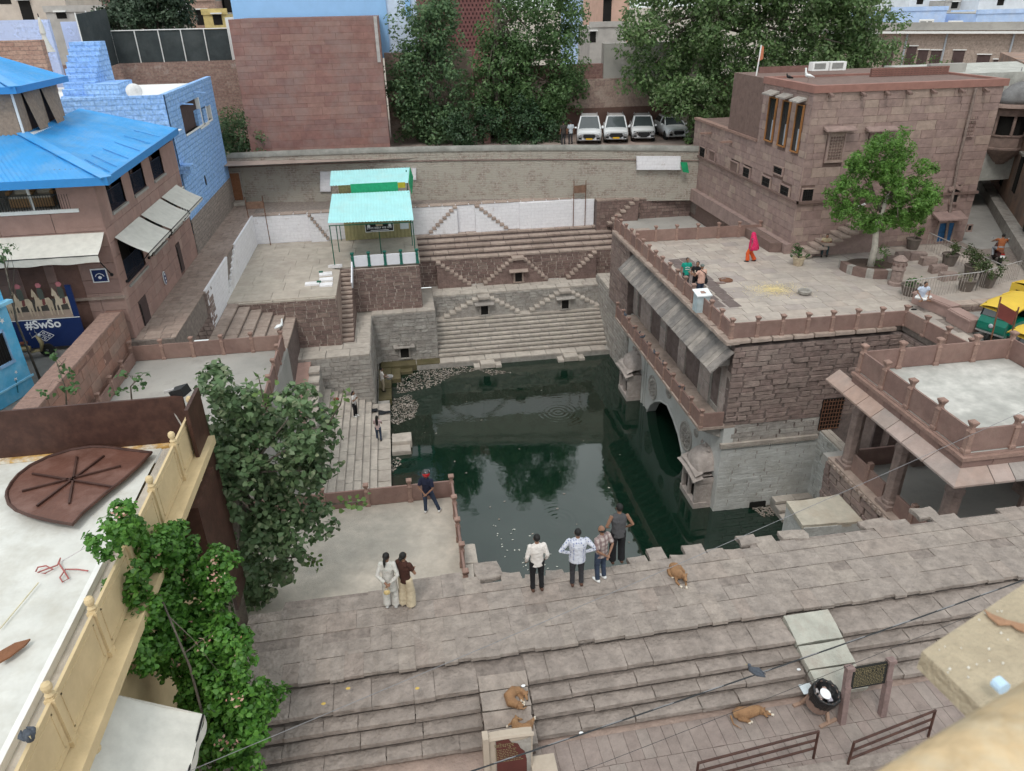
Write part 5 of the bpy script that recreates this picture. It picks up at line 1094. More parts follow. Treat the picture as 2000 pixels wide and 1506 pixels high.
HC = mat('print_horse', [(.42,.34,.25),(.5,.42,.32),(.36,.28,.2)], bump=0); HD = mat('print_rider', [(.07,.08,.07)], bump=0); HP = mat('print_turban', [(.45,.16,.18)], bump=0); HR = mat('print_saddle', [(.16,.05,.05)], bump=0)
def flat(name, m, pts, y): return MB().prism([(px, y, pz) for px, pz in pts], (0,.004,0)).build(name, m, bd)
for k in range(4):
    hx = x0+.35+.78*k; hz = zt+.15; s = 1
    flat('horse_print', HC, [(hx+dx*.9, hz+dz) for dx, dz in ((-.1,0),(-.05,0),(-.02,.4),(.05,.45),(.1,0),(.15,0),(.15,.42),(.45,.48),(.5,0),(.55,0),(.58,.4),(.64,.02),(.69,.02),(.7,.62),(.6,.78),(.3,.74),(.14,.8),(.1,1.0),(.02,1.12),(0,1.2),(-.04,1.1),(-.12,.85),(-.06,.82),(0,.86),(-.02,.6),(-.07,.45))], BY+.012-.002*k)
    flat('saddle_print', HR, [(hx+dx*.9, hz+dz) for dx, dz in ((.3,.72),(.42,.73),(.4,.5),(.3,.45),(.26,.5))], BY+.009-.002*k)
    flat('rider_print', HD, [(hx+dx*.9, hz+dz) for dx, dz in ((.2,.7),(.42,.7),(.44,1.1),(.38,1.2),(.24,1.2),(.18,1.05))], BY+.011-.002*k)
    flat('turban_print', HP, [(hx+dx*.9, hz+dz) for dx, dz in ((.22,1.22),(.38,1.22),(.46,1.32),(.38,1.42),(.26,1.42),(.2,1.34))], BY+.01-.002*k)
a = PY(84,634,BY); text_obj('lettering', '#SwSo', .5, frame(Vector((a.x,BY-.005,a.z)), X1, Z1), WH, bd, bold=.012)
c = PY(87,656,BY); b = MB(); dd = [(c.x-.38,c.z),(c.x,c.z+.24),(c.x+.38,c.z),(c.x,c.z-.24)]
for i in range(4): b.bar((dd[i][0],BY-.006,dd[i][1]),(dd[(i+1)%4][0],BY-.006,dd[(i+1)%4][1]),.012,.02)
b.bar((c.x-.19,BY-.006,c.z-.12),(c.x+.19,BY-.006,c.z+.12),.012,.014); b.bar((c.x-.19,BY-.006,c.z+.12),(c.x+.19,BY-.006,c.z-.12),.012,.014); b.build('diamond_emblem', WH, bd)
for ch, ox, oz in (('J',-.19,0),('O',0,.12),('H',.19,0),('D',0,-.12)): text_obj('emblem_letter', ch, .13, frame(Vector((c.x+ox,BY-.005,c.z+oz)), X1, Z1), WH, bd, bold=.004)
# alley floor, street wall, painted blue house
tag(MB().add([(-60,10,-.02),(-12.5,10,-.02),(-12.5,31.75,-.02),(-60,31.75,-.02)], [(0,1,2,3)]).build('alley', mat('grey_asphalt', [(.2,.195,.185)], var=.2, nscale=1, bump=.2)), kind='structure')
sw = empty('street_wall', (-12.4,27,-1), 'brown stone street wall with flat coping beside the alley', 'wall')
bx('core', M_LBJ, sw, -12.85, -12.18, 20.2, 31.6, -1.2, 1.4)
face(sw, 'wall_stone', mat('rusty_wall_stone', [(.3,.16,.12),(.34,.19,.145),(.28,.165,.13),(.37,.24,.19)], var=.25, nscale=2, bump=.3, stain=(.2,.16,.14), stainamt=.35), (-12.2,20.2,-.7), Y1, Z1, 11.4, 2.1, (.4,.6), (.6,1.2), .012, .03, rag=.015)
place(sw, 'coping_slab', M_RAILPOST, [(frame(Vector((-12.52,20.7+1.1*k,1.41)), X1, Y1), .8, 1.08, .07) for k in range(10)], 30, .01)
asb = empty('alley_steps', (-13.2,31.3,0), 'short stone steps between the blue board and the street wall', 'steps'); place(asb, 'step_stone', M_GRAYSTEP, [(frame(Vector((-12.95,30.4+.3*k,.1+.22*k)), X1, Y1), .75, .4, .2) for k in range(4)], 9, .02)
pb = empty('painted_house', (-16,24,0), 'turquoise painted house wall with white flower murals at the left edge', 'house')
M_TURQ = mat('turquoise_mural', [(.1,.42,.68)], var=.15, nscale=2, bump=.2, stain=(.3,.58,.78), stainamt=.35, sscale=1.2)
c0, c1, c2 = PZ(70,760,0), PZ(0,802,0), None
q1 = PZ(0,532,5); b = MB(); d_ = Vector((c0.x-c1.x, c0.y-c1.y, 0)).normalized(); e_ = Vector((-d_.y, d_.x, 0))
A0 = c0; A1 = c0-d_*6; H_ = 5.2; poly = [A0, A1, A1+Vector((0,0,H_)), A0+Vector((0,0,H_))]
MB().prism(poly, e_*6).build('wall', M_TURQ, pb)
def onwall(u, v, off=.0): return A0-d_*u+Vector((0,0,v))-e_*off
wn_ = MB().prism([onwall(.55,1.5,.01),onwall(1.15,1.5,.01),onwall(1.15,2.6,.01),onwall(.55,2.6,.01)], -e_*.02).build('window', M_DARK, pb); b = MB()
for s in ((.5,1.42,.55,2.68),(1.15,1.42,1.2,2.68),(.5,2.6,1.2,2.7),(.45,1.38,1.25,1.5)): b.prism([onwall(s[0],s[1],.0),onwall(s[2],s[1],.0),onwall(s[2],s[3],.0),onwall(s[0],s[3],.0)], -e_*.08)
b.build('window_frame', mat('pale_blue_trim', [(.25,.42,.65)], bump=0), wn_); b = MB()
for k in range(5): b.bar(onwall(.62+.11*k,1.5,.04),onwall(.62+.11*k,2.6,.04),.02)
b.build('bar_grid', M_BLACK, wn_)
b = MB(); b.prism([onwall(-.1,.55,.0),onwall(6,.55,.0),onwall(6,.62,.0),onwall(-.1,.62,.0)], -e_*.05); b.prism([onwall(-.12,3.5,0),onwall(6,3.5,0),onwall(6,3.62,0),onwall(-.12,3.62,0)], -e_*.25); b.build('moulding', mat('pale_turquoise', [(.25,.55,.75)], bump=0), pb)
for k in range(16):
    u, v = random.uniform(.1,2.6), random.choice([random.uniform(.1,1.4), random.uniform(2.7,3.4)]); r = random.uniform(.07,.16); b = MB()
    pts = []
    for j in range(10): t = j*math.pi/5; rr = r if j % 2 == 0 else r*.42; pts.append(onwall(u+rr*math.cos(t), v+rr*math.sin(t), .004))
    b.prism(pts, -e_*.004); b.build('painted_flower', WH, pb)
    if k % 2: b = MB(); b.tube([onwall(u+.1,v-.5,.004),onwall(u+.04,v-.25,.004),onwall(u,v,.004)], .022, 5); b.build('painted_stem', mat('mural_green', [(.02,.14,.2)], bump=0), pb)

# ================================================================== BLUE HOUSE
bh = empty('blue_house', (-16,49,0), 'bright blue limewashed stone house with stair tower beside the cafe', 'house')
M_BLB = brickmat('blue_blocks', (.27,.46,.8), (.31,.5,.82), (.22,.4,.75), .7, .27, ms=.03, bump=.9)
BX, BY0, BY1, BT = -12.05, 44.25, 56.4, 8.75
def bwin(x0,y0,x1,y1): a, c = PX(x0,y1,BX), PX(x1,y0,BX); return a.y, c.y, a.z, c.z
holes = [bwin(363,190,386,263), bwin(391,207,401,250), bwin(401,205,409,240)]
bx('wall', M_BLB, bh, -24, BX-.3, BY0+.2, BY1, .0, BT-.6)
wallwithholes('street_wall', M_BLB, BX, BX-.29, BY0, BY1, 1.2, BT, holes, bh)
bx('front_wall', M_BLB, bh, -24, BX-.0, BY0-.05, BY0+.2, 3.5, BT)
bx('rubble_base', brickmat('rubble_base', (.27,.23,.21), (.33,.28,.25), (.24,.2,.18), .35, .2, bump=.9), bh, BX-.28, BX+.012, BY0+.0, BY1+.1, -.2, 2.0)
for h in holes:
    o = bx('window', M_SHUT, bh, BX-.28, BX-.2, h[0], h[1], h[2], h[3]); b = MB(); b.box(BX-.27,BX+.03,h[1]-.06,h[1]+.08,h[2],h[3]); b.box(BX-.27,BX+.05,h[0],h[1],h[2]-.1,h[2]); b.build('white_surround', M_PLASTER_W, o)
bx('roof_sheet', M_PLASTER_W, bh, -24, BX-.3, BY0+.25, BY1, BT-.55, BT-.4)
b = MB(); b.lathe([(.42,0),(.4,.03),(.2,.1),(.02,.12)], (-14,46.0,BT+.1), 16, (.3,-1,.5)); b.build('satellite_dish', mat('dish_grey', [(.6,.6,.6)], bump=0), bh)
b = MB(); t0 = PY(150,96,50); t1 = PY(200,185,50)
for k in range(9): b.box(-18.3+.0*k, -16.6+.0*k, 47.2+.4*k, 51.4, BT-.5+.33*k, BT-.17+.33*k)
b.build('stair_tower', M_BLB, bh); bx('landing_block', M_BLB, bh, -17.0, -15.2, 47.3, 50, BT-.5, BT+.4)
bx('balcony_ledge', M_BLB, bh, BX, BX+.55, BY0+.05, BY0+1.1, 4.6, 5.0)
o = PX(401,352,BX); b = MB(); b.lathe([(.3,0),(.3,.03)], (BX+.0,o.y,o.z), 16, (1,0,0), .5, 1); b.build('oval_emblem', M_BLACK, bh)
for (x, y) in ((352,203),(378,180),(352,323)): p = PX(x, y, BX); MB().tube([p, p+Vector((.7,0,-.05))], .035, 6).build('spout', M_BLUE, bh)
# window grille between cafe and blue house
a, c = PX(352,440,LX), PX(372,385,LX); gw = empty('glazed_frame', (LX,a.y,a.z), 'white glazed lattice frame beside the last side awning', 'window'); b = MB()
for k in range(4): b.bar((LX+.05,42.5+.45*k,2.4),(LX+.05,42.5+.45*k,4.0),.05)
for z in (2.4,3.2,4.0): b.bar((LX+.05,42.5,z),(LX+.05,43.85,z),.05)
b.build('lattice', M_PLASTER_W, gw); bx('pane', M_GLASS, gw, LX+.02, LX+.03, 42.5, 43.85, 2.4, 4.0)

# ================================================================== BACKGROUND LEFT AND CENTRE
rbld = empty('red_clad_block', (-5.5,58,3), 'tall windowless red sandstone-clad block behind the boundary wall', 'building')
rx0, rx1, ry, rz0, rz1 = -10.55, -.42, 58.0, 2.6, 12.15
bx('core', M_CLADJ, rbld, rx0+.02, rx1-.02, ry+.03, 66, rz0, rz1-.02)
face(rbld, 'cladding_slab', M_CLAD, (rx0,ry+.035,rz0), X1, Z1, rx1-rx0, rz1-rz0, (.25,.62), (.7,2.6), .012, .02, rag=.003, depvar=.15, N_max=300)
face(rbld, 'side_slab', M_CLAD, (rx1-.035,ry,rz0), Y1, Z1, 8, rz1-rz0, (.4,.7), (.8,1.5), .012, .02, rag=.004, depvar=.15, N_max=100)
MB().box(rx1-.35, rx1-.12, ry-.06, ry+.0, 9.2, rz1).build('steel_channel', mat('galvanised', [(.4,.38,.37)], bump=0, rough=.4), rbld)
blb = empty('pale_blue_block', (-4,68,10), 'smooth pale blue wall rising above the red clad block', 'building')
M_PB = mat('pale_blue_plaster', [(.30,.53,.85)], var=.05, nscale=1, bump=.05); bx('wall', M_PB, blb, -11.6, .2, 66.2, 72, 9, 17); bx('white_annex', mat('bluish_white', [(.6,.7,.85)], var=.1, bump=.05), blb, -.3, 2.6, 66.4, 72, 9, 17)
bx('annex_pipe', M_PB, blb, 1.7, 2.1, 66.1, 66.35, 12, 17); bx('parapet_notch', M_PLASTER_W, blb, -12.3, -11.61, 66.5, 70, 9, 12.2)
lt = empty('lattice_tower', (8,80,10), 'dark red perforated lattice wall behind the trees', 'building'); M_LAT = mat('lattice_red', [(.2,.09,.085)], bump=0)
bx('wall', M_LAT, lt, 3.2, 11, 78, 84, 4, 20); b = MB()
for j in range(22):
    for i in range(20): b.box(3.6+.36*i+(.18 if j % 2 else 0), 3.75+.36*i+(.18 if j % 2 else 0), 77.97, 78.0, 9+.36*j, 9.2+.36*j)
b.build('perforation_field', mat('lattice_hole', [(.05,.02,.02)], bump=0), lt)
# screened fence on the old brick wall
ow = empty('old_brick_wall', (-16,63,3), 'old red brick garden wall under the dark screen fence', 'wall')
M_OB = brickmat('old_brick', (.27,.17,.145), (.35,.24,.2), (.33,.26,.22), .5, .17, wash=(.42,.34,.3), washamt=.15, bump=.7)
a = PY(180,205,63); bx('wall_body', M_OB, ow, -24, -10.3, 63, 63.5, 2.5, PY(300,122,63).z)
fn_ = empty('screen_fence', (-16,63,9), 'dark green mesh screen fence with pale posts above the brick wall', 'fence'); zf = PY(300,122,63).z; zt1 = PY(300,60,63).z
M_SCR = mat('dark_mesh', [(.045,.055,.058)], var=.25, nscale=1, bump=.3, bscale=30, stain=(.09,.1,.1), stainamt=.4, sscale=.6)
xs = [PY(x,90,63).x for x in (222,268,314,358,403,450)]
for a, c in zip(xs[:-1], xs[1:]): bx('screen_panel', M_SCR, fn_, a+.03, c-.03, 63.1, 63.14, zf, zt1)
for x in xs: MB().tube([(x,63.05,zf-.1),(x,63.05,zt1+.05)], .04, 6).build('post', M_PLASTER_W, fn_)
MB().tube([(xs[0],63.05,zt1+.05),(xs[-1],63.05,zt1+.05)], .04, 6).build('top_rail', M_PLASTER_W, fn_)
p, q = Vector((xs[0],63.12,zf)), PY(150,125,56); n_ = 3
for k in range(3):
    a = p.lerp(Vector((q.x,58,zf-.3)), k/3); c = p.lerp(Vector((q.x,58,zf-.3)), (k+1)/3); MB().prism([a, c, c+Vector((0,0,3.6)), a+Vector((0,0,3.6))], (.04,.02,0)).build('screen_panel', M_SCR, fn_); MB().tube([c, c+Vector((0,0,3.7))], .04, 6).build('post', M_PLASTER_W, fn_)
# pale blue terrace walls, ruined stone wall, folded parasol at upper left
bw_ = empty('lilac_blue_wall', (-24,56,8), 'pale lilac-blue limewashed wall at the upper left edge', 'wall'); M_LIL = brickmat('lilac_blocks', (.47,.56,.82), (.52,.6,.84), (.43,.5,.76), .8, .3, wash=(.5,.58,.82), washamt=.6, bump=.4)
a, c = PY(92,38,57), PY(0,110,57); bx('wall_body', M_LIL, bw_, -30, a.x, 57, 57.4, 6, a.z); a2 = PY(150,42,59); bx('rear_wall', M_LIL, bw_, a.x, a2.x, 59, 59.4, 6, a2.z)
rw = empty('ruined_wall', (-22,53,8), 'broken reddish rubble wall end at the upper left edge', 'wall'); a = PY(78,78,53); bx('wall_body', brickmat('ruin', (.33,.2,.16), (.42,.28,.22), (.26,.2,.17), .5, .24, bump=.9), rw, -28, a.x, 53, 53.6, 6, a.z)
a = PY(95,103,54.5); um = empty('folded_parasol', a, 'folded white parasol standing on the upper left roof', 'parasol'); b = MB(); b.tube([a, a+Vector((0,0,2.2))], .03, 6); b.build('pole', M_BLACK, um); MB().lathe([(.42,.05),(.3,.3),(.16,.75),(.12,1.0),(.17,1.1),(.13,1.6),(.05,2.0)], a, 10).build('canopy', M_AWN, um)
rl = tag(MB().box(-24,-17,53.6,58.5,5,8.0).build('roof_terrace', M_CONC_G), kind='structure')

# far town blocks: windows built
def house(name, label, x0, x1, y0, y1, z0, z1, m, wins=(), m_roof=None, pw=.7):
    o = empty(name, ((x0+x1)/2, y0, z0), label, 'house'); bx('wall', m, o, x0, x1, y0, y1, z0, z1)
    bx('parapet', m_roof or m, o, x0-.1, x1+.1, y0-.1, y0+.2, z1, z1+.5); bx('roof', M_CONC_G, o, x0, x1, y0+.2, y1, z1, z1+.1)
    for (wx, wz, ww_, wh_) in wins:
        q = bx('window', M_DARK, o, wx-ww_/2, wx+ww_/2, y0-.03, y0+.02, wz-wh_/2, wz+wh_/2); MB().box(wx-ww_/2-.1, wx+ww_/2+.1, y0-.3, y0+.0, wz+wh_/2, wz+wh_/2+.12).build('hood', M_PLASTER_W, q)
    return o
def pt(x, y, Y): return PY(x, y, Y)
CR = mat('cream_plaster', [(.55,.48,.42)], var=.15, nscale=1, bump=.1, stain=(.4,.34,.3), stainamt=.3); PK = mat('pink_plaster', [(.55,.36,.29)], var=.12, nscale=1, bump=.1); DKR = mat('dark_red_plaster2', [(.22,.12,.1)], var=.2, bump=.1); LBL = mat('light_blue_wall', [(.42,.56,.82)], var=.15, nscale=1, bump=.1, stain=(.6,.66,.8), stainamt=.3); GRY = mat('grey_roof_wall', [(.42,.4,.38)], var=.2, nscale=1, bump=.1)
def hz(name, label, px0, px1, pyt, pyb, Y, m, wins=(), deep=10):
    a, c = pt(px0, pyb, Y), pt(px1, pyt, Y); W = []
    for (wx, wy, w_, h_) in wins: p = pt(wx, wy, Y); W.append((p.x, p.z, w_, h_))
    return house(name, label, a.x, c.x, Y, Y+deep, 2.6, c.z, m, W)
hz('cream_house', 'cream old house with tiled canopy at the upper left corner', -40, 110, -60, 40, 82, CR, ((52,22,1.0,1.8),(6,-10,1,1.5)))
hz('dark_red_house', 'dark red house front high behind the upper left roofs', 110, 190, -30, 12, 95, DKR, ((135,2,1,1.6),(165,2,1,1.6)))
hz('grey_roof_house', 'low grey house with pale parapet below the dark red house', 92, 205, 22, 36, 76, GRY, ((120,30,.8,.5),))
hz('brick_house', 'brick and cream house right of the round tree at upper left', 372, 418, 2, 45, 88, brickmat('far_brick', (.33,.22,.18), (.4,.27,.22), (.38,.3,.25), .5, .2), ((395,34,1.2,1.4),))
hz('pink_house', 'pink house with dark balconies left of the pale blue block', 418, 460, -30, 40, 92, PK, ((427,8,1.2,1.8),(447,6,1.2,1.8)))
hz('yellow_house', 'small yellow-trimmed house beside the pale blue block', 400, 442, 28, 50, 80, mat('yellow_plaster', [(.6,.47,.2)], bump=0), ((425,38,.8,.9),))
hz('peach_house', 'peach house with balcony between the trees', 1182, 1232, -40, 50, 84, PK, ((1186,20,.9,2.2),))
hz('white_blue_house', 'white and blue house front seen between the trees', 1130, 1184, -40, 40, 96, LBL, ((1172,8,1.0,2.),))
hz('grey_block_house', 'grey plaster house base below the peach house', 1152, 1225, 52, 95, 78, GRY, ((1158,72,.6,1.0),), 5)
# long beige range at the upper right
lr = empty('beige_range', (60,75,4), 'long beige masonry building with dark shutters at upper right', 'building'); M_BG = brickmat('beige_courses', (.34,.275,.235), (.37,.3,.255), (.30,.24,.21), 1.4, .4, bump=.3, ms=.01)
P0 = PY(1725,58,76); P1 = Vector((PY(2010,80,68).x, 68, P0.z-.1)); d = (P1-P0); d.z = 0; d.normalize(); nn = Vector((-d.y, d.x, 0)); Lr = 44
P0 = P0-d*6; zt_ = P0.z; q = [P0, P0+d*Lr]; MB().prism([Vector((p.x,p.y,2)) for p in (q[0],q[1],q[1]+nn*9,q[0]+nn*9)], (0,0,zt_-2)).build('wall', M_BG, lr)
b = MB(); b.bar(P0-nn*.3+Vector((0,0,-.25)), P0+d*Lr-nn*.3+Vector((0,0,-.25)), .9, .18); b.build('eave', M_PLASTER_W, lr); b = MB(); b.bar(P0+Vector((0,0,.3)), P0+d*Lr+Vector((0,0,.3)), .3, .7); b.build('parapet', M_CONC_G, lr)
for (x, y, w_, h_) in ((1778,110,.9,1.8),(1801,113,.9,1.4),(1826,114,.9,1.4),(1868,125,1.0,2.4),(1918,125,1.1,1.6),(1952,128,1.2,1.0),(1735,112,.9,1.8)):
    ry_ = _ray(x, y); t = (P0-CAM).dot(nn)/ry_.dot(nn); p = CAM+ry_*t; o = MB().obox(p, d, nn, Z1, w_, .1, h_).build('shutter', M_SHUT, lr); MB().obox(p+Vector((0,0,h_/2+.08)), d, nn, Z1, w_+.2, .3, .08).build('hood', M_PLASTER_W, o)
for x in (1768,1845,1975): ry_ = _ray(x, 90); t = (P0-CAM).dot(nn)/ry_.dot(nn); p = CAM+ry_*t-nn*.15; MB().tube([(p.x,p.y,3),(p.x,p.y,zt_-.3)], .09, 6).build('drain_pipe', mat('blue_grey_pipe', [(.35,.38,.42)], bump=0), lr)
for k, x in enumerate((1807,1863,1996)):
    ry_ = _ray(x, 54+k*3); t = ((P0+nn*2.5)-CAM).dot(nn)/ry_.dot(nn); p = CAM+ry_*t; o = empty('rooftop_unit', p, ['white rooftop cooling unit on the beige building, leftmost', 'white rooftop cooling unit on the beige building, middle', 'white rooftop cooling unit at the right edge of the beige building'][k], 'cooling unit')
    MB().obox(p+Vector((0,0,.1)), d, nn, Z1, 1.3, 1.1, 1.3).build('casing', M_PLASTER_W, o); MB().obox(p-nn*.56+Vector((0,0,.1))-d*.25, d, nn, Z1, .55, .02, 1.0).build('vent', mat('grey_grille', [(.25,.25,.24)], bump=0), o); MB().obox(p-nn*.56+Vector((0,0,.1))+d*.35, d, nn, Z1, .4, .02, 1.0).build('vent', MATS['grey_grille'], o)
for k, (x0, x1, yt, Y, m_) in enumerate(((1735,1850,20,98,LBL),(1850,1900,27,104,LBL),(1900,2010,25,94,LBL),(1770,1840,-6,120,mat('white_blue', [(.66,.7,.76)], var=.15, nscale=.6, bump=.1)),(1840,1905,2,116,GRY),(1905,2020,-4,112,MATS['white_blue']))):
    p = pt((x0+x1)/2, yt+6, Y); hz('blue_town_house', ['lilac-blue limewashed house front behind the beige building, left', 'weathered blue house wall with red scars behind the beige building', 'bright blue-white house wall at the upper right edge', 'whitish house with a small window above the lilac front', 'grey house wall squeezed between pale fronts at upper right', 'pale house front in the upper right corner'][k], x0, x1, yt, yt+40, Y, m_, (((x0+x1)/2-8, yt+8, 1.1, .9),) if k > 2 else ())
# street on the right with the carved balcony house
tag(MB().add([(22.5,15,-.35),(60,15,-.35),(60,28,-.1),(23.9,28,-.1),(31.9,34,-.03),(60,34,-.03),(60,80,.4),(31.9,80,.4),(23.9,33.5,-.05)], [(0,1,2,3),(3,2,5,4,8),(4,5,6,7)]).build('street', mat('street_asphalt', [(.29,.28,.265)], var=.15, nscale=1, bump=.15, stain=(.22,.21,.2), stainamt=.3)), kind='structure')
hv = empty('balcony_house', (37,42,0), 'old stone house with domed carved balcony at the right edge', 'house')
HXW = 36.6; a = PZ(2000,500,0); M_HV = mat('weathered_haveli', [(.25,.18,.15)], var=.3, nscale=1, bump=.3, stain=(.36,.2,.13), stainamt=.45, sscale=.5)
A = PZ(1990,470,0); Bp = PZ(1912,345,0); d = (Bp-A).normalized(); nn = Vector((-d.y, d.x, 0)); A = A-d*8; LL = 32
MB().prism([A, A+d*LL, A+d*LL-nn*8, A-nn*8], (0,0,8.6)).build('wall', M_HV, hv)
def hvp(x, y, off=0): r_ = _ray(x, y); t = (A+nn*off-CAM).dot(nn)/r_.dot(nn); return CAM+r_*t
for (x, y, w_, h_) in ((1962,335,.8,1.7),(1990,340,.9,2.2),(1998,470,1.2,2.4)):
    p = hvp(x, y); o = MB().obox(p+nn*.02, d, nn, Z1, w_, .08, h_).build('window', M_DARK, hv); MB().obox(p+nn*.05+Vector((0,0,h_/2+.1)), d, nn, Z1, w_+.4, .3, .12).build('hood', M_GREYJOINT, o)
b = MB(); b.bar(A+nn*.3+Vector((0,0,.35)), A+d*LL+nn*.3+Vector((0,0,.35)), .7, .7); b.build('plinth_ledge', M_GRAYSTONE, hv)
bx_ = hvp(1965, 245, 1.0); rt_ = 1.35; M_CV = mat('carved_brown_stone', [(.26,.19,.165)], var=.3, nscale=3, bump=.4)
b = MB(); zb = hvp(1965,300,1.0).z; 
for k in range(6): b.lathe([(rt_*(.35+.13*k),0),(rt_*(.42+.13*k),.16)], (bx_.x,bx_.y,zb-1.0+.17*k), 12)
b.build('corbel', M_CV, hv); b = MB(); b.lathe([(rt_*1.1,0),(rt_*1.1,.1),(rt_,.12),(rt_,.75),(rt_*1.04,.78),(rt_*1.04,.85),(rt_*.3,.86)], (bx_.x,bx_.y,zb), 8); b.build('balcony_parapet', M_CV, hv)
b = MB()
for k in range(8): t = 2*math.pi*(k+.5)/8; b.tube([(bx_.x+rt_*.92*math.cos(t),bx_.y+rt_*.92*math.sin(t),zb+.8),(bx_.x+rt_*.92*math.cos(t),bx_.y+rt_*.92*math.sin(t),zb+2.3)], .09, 6)
b.build('colonnette', M_CV, hv)
b = MB(); b.lathe([(rt_,2.0),(rt_,2.45),(rt_*1.3,2.5),(rt_*1.25,2.62),(rt_*1.0,2.7)], (bx_.x,bx_.y,zb), 16); b.build('scalloped_eave', M_CV, hv)
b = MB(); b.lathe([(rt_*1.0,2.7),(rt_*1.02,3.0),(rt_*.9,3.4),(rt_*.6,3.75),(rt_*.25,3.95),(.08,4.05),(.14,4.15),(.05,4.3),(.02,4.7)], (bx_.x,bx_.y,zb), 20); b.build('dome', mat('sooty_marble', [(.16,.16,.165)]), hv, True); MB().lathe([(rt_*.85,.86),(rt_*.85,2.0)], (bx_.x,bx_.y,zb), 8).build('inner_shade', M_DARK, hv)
hw2 = empty('whitewashed_roof_house', (36,40,8), 'rough whitewashed roof ledge behind the carved dome', 'house'); a = PY(1990,140,43); bx('wall', mat('rough_white', [(.42,.42,.39)], var=.3, nscale=1.5, bump=.5), hw2, 33.5, 48, 43, 50, 2, a.z); bx('parapet', M_CONC_G, hw2, 32.6, 35, 44, 44.4, 7, a.z+.5)

# ================================================================== NEAR LEFT: cream balustraded roof
nb = empty('cream_roof_house', (-8,11,-1), 'near house with white roof deck and cream balustrade at lower left', 'house')
M_CREAM = mat('cream_paint', [(.6,.47,.28)], var=.1, nscale=2, bump=.12, bscale=12, stain=(.5,.38,.22), stainamt=.3, sscale=1.2, rough=.75)
M_ROOFW = mat('white_roof_sheet', [(.6,.6,.57)], var=.1, nscale=1.6, bump=.2, bscale=4, stain=(.45,.43,.38), stainamt=.45, sscale=1.1)
RZN = 3.7; NX = -5.32
bx('lower_walls', M_CREAM, nb, -16, NX-.3, 2, 15.4, -1.2, RZN-.3)
b = MB(); b.grid(lambda u, v: (-16+(10.0)*u, 2+13.6*v, RZN-.02+.02*math.sin(u*9+v*5)+.012*math.sin(v*23)), 24, 30); b.build('roof_deck', M_ROOFW, nb)
bx('roof_edge', M_CONC, nb, NX-.65, NX+.02, 2, 15.7, RZN-.35, RZN-.03); bx('gutter_lip', M_PLASTER_W, nb, NX-.72, NX-.62, 2, 13.2, RZN-.05, RZN+.12)
b = MB(); b.box(NX-.05, NX+.42, 2, 15.95, RZN-.22, RZN-.02); b.build('cornice', M_CREAM, nb)
b = MB(); b.box(NX-.05, NX+.3, 2, 15.9, RZN-.42, RZN-.23); b.build('cornice_lower', mat('pale_cream', [(.66,.6,.42)], var=.1, bump=.1), nb)
b = MB()
for k in range(100): b.box(NX+.3, NX+.36, 2.1+.14*k, 2.16+.14*k, RZN-.33, RZN-.23)
b.build('dentil_row', M_CREAM, nb); b = MB()
for y in (14.6,12.9,11.2,9.5,7.8): b.prism([(NX+.3,y,RZN-.42),(NX-.02,y,RZN-.42),(NX-.02,y,RZN-.8)], (0,.12,0)); b.ball((NX+.25,y+.06,RZN-.46), .08)
b.build('bracket_row', M_CREAM, nb)
PYS = [15.75,14.15,12.5,10.85,9.25,7.65,6.05,4.45]
pm = MB(); pm.box(-.055,.055,-.055,.055,0,.95); pm.box(-.07,.07,-.07,.07,.86,.92); pm.box(-.08,.08,-.08,.08,0,.1); pm.lathe([(.05,.95),(.068,.98),(.05,1.01),(.04,1.03),(.066,1.07),(.074,1.12),(.06,1.17),(.02,1.2)], (0,0,0), 12); pmesh = pm.mesh('baluster_post', M_CREAM)
for y in PYS: link(bpy.data.objects.new('baluster_post', pmesh), nb, Matrix.Translation((NX+.12,y,RZN-.02)))
for a, c in zip(PYS[:-1], PYS[1:]):
    o = bx('baluster_panel', M_CREAM, nb, NX+.09, NX+.14, c+.07, a-.07, RZN, RZN+.88); b = MB()
    for (y0,y1,z0,z1) in ((c+.16,a-.16,RZN+.1,RZN+.125),(c+.16,a-.16,RZN+.74,RZN+.765),(c+.16,c+.185,RZN+.1,RZN+.765),(a-.185,a-.16,RZN+.1,RZN+.765)): b.box(NX+.138,NX+.15,y0,y1,z0,z1); b.box(NX+.08,NX+.092,y0,y1,z0,z1)
    b.build('panel_moulding', M_CREAM, o)
# brown metal parapet and frame at the far edge
pz = PY(0,805,15.7).z; mp_ = MB(); mp_.box(-16, NX+.0, 15.72, 15.78, RZN-.1, pz); mp_.build('metal_parapet', M_METALB, nb); bx('roof_seam', mat('ochre_seal', [(.5,.3,.1)], var=.4, nscale=5, stain=(.7,.68,.62), stainamt=.6, sscale=3), nb, -16, NX-.2, 15.55, 15.72, RZN-.04, RZN+.02)
MB().box(NX+.2, NX+.28, 15.0, 16.1, -1.0, pz).build('metal_return', M_METALB, nb); MB().box(NX+.2,NX+.46,13.6,15.2,RZN-2.6,RZN-.43).build('metal_box', M_METALB, nb)
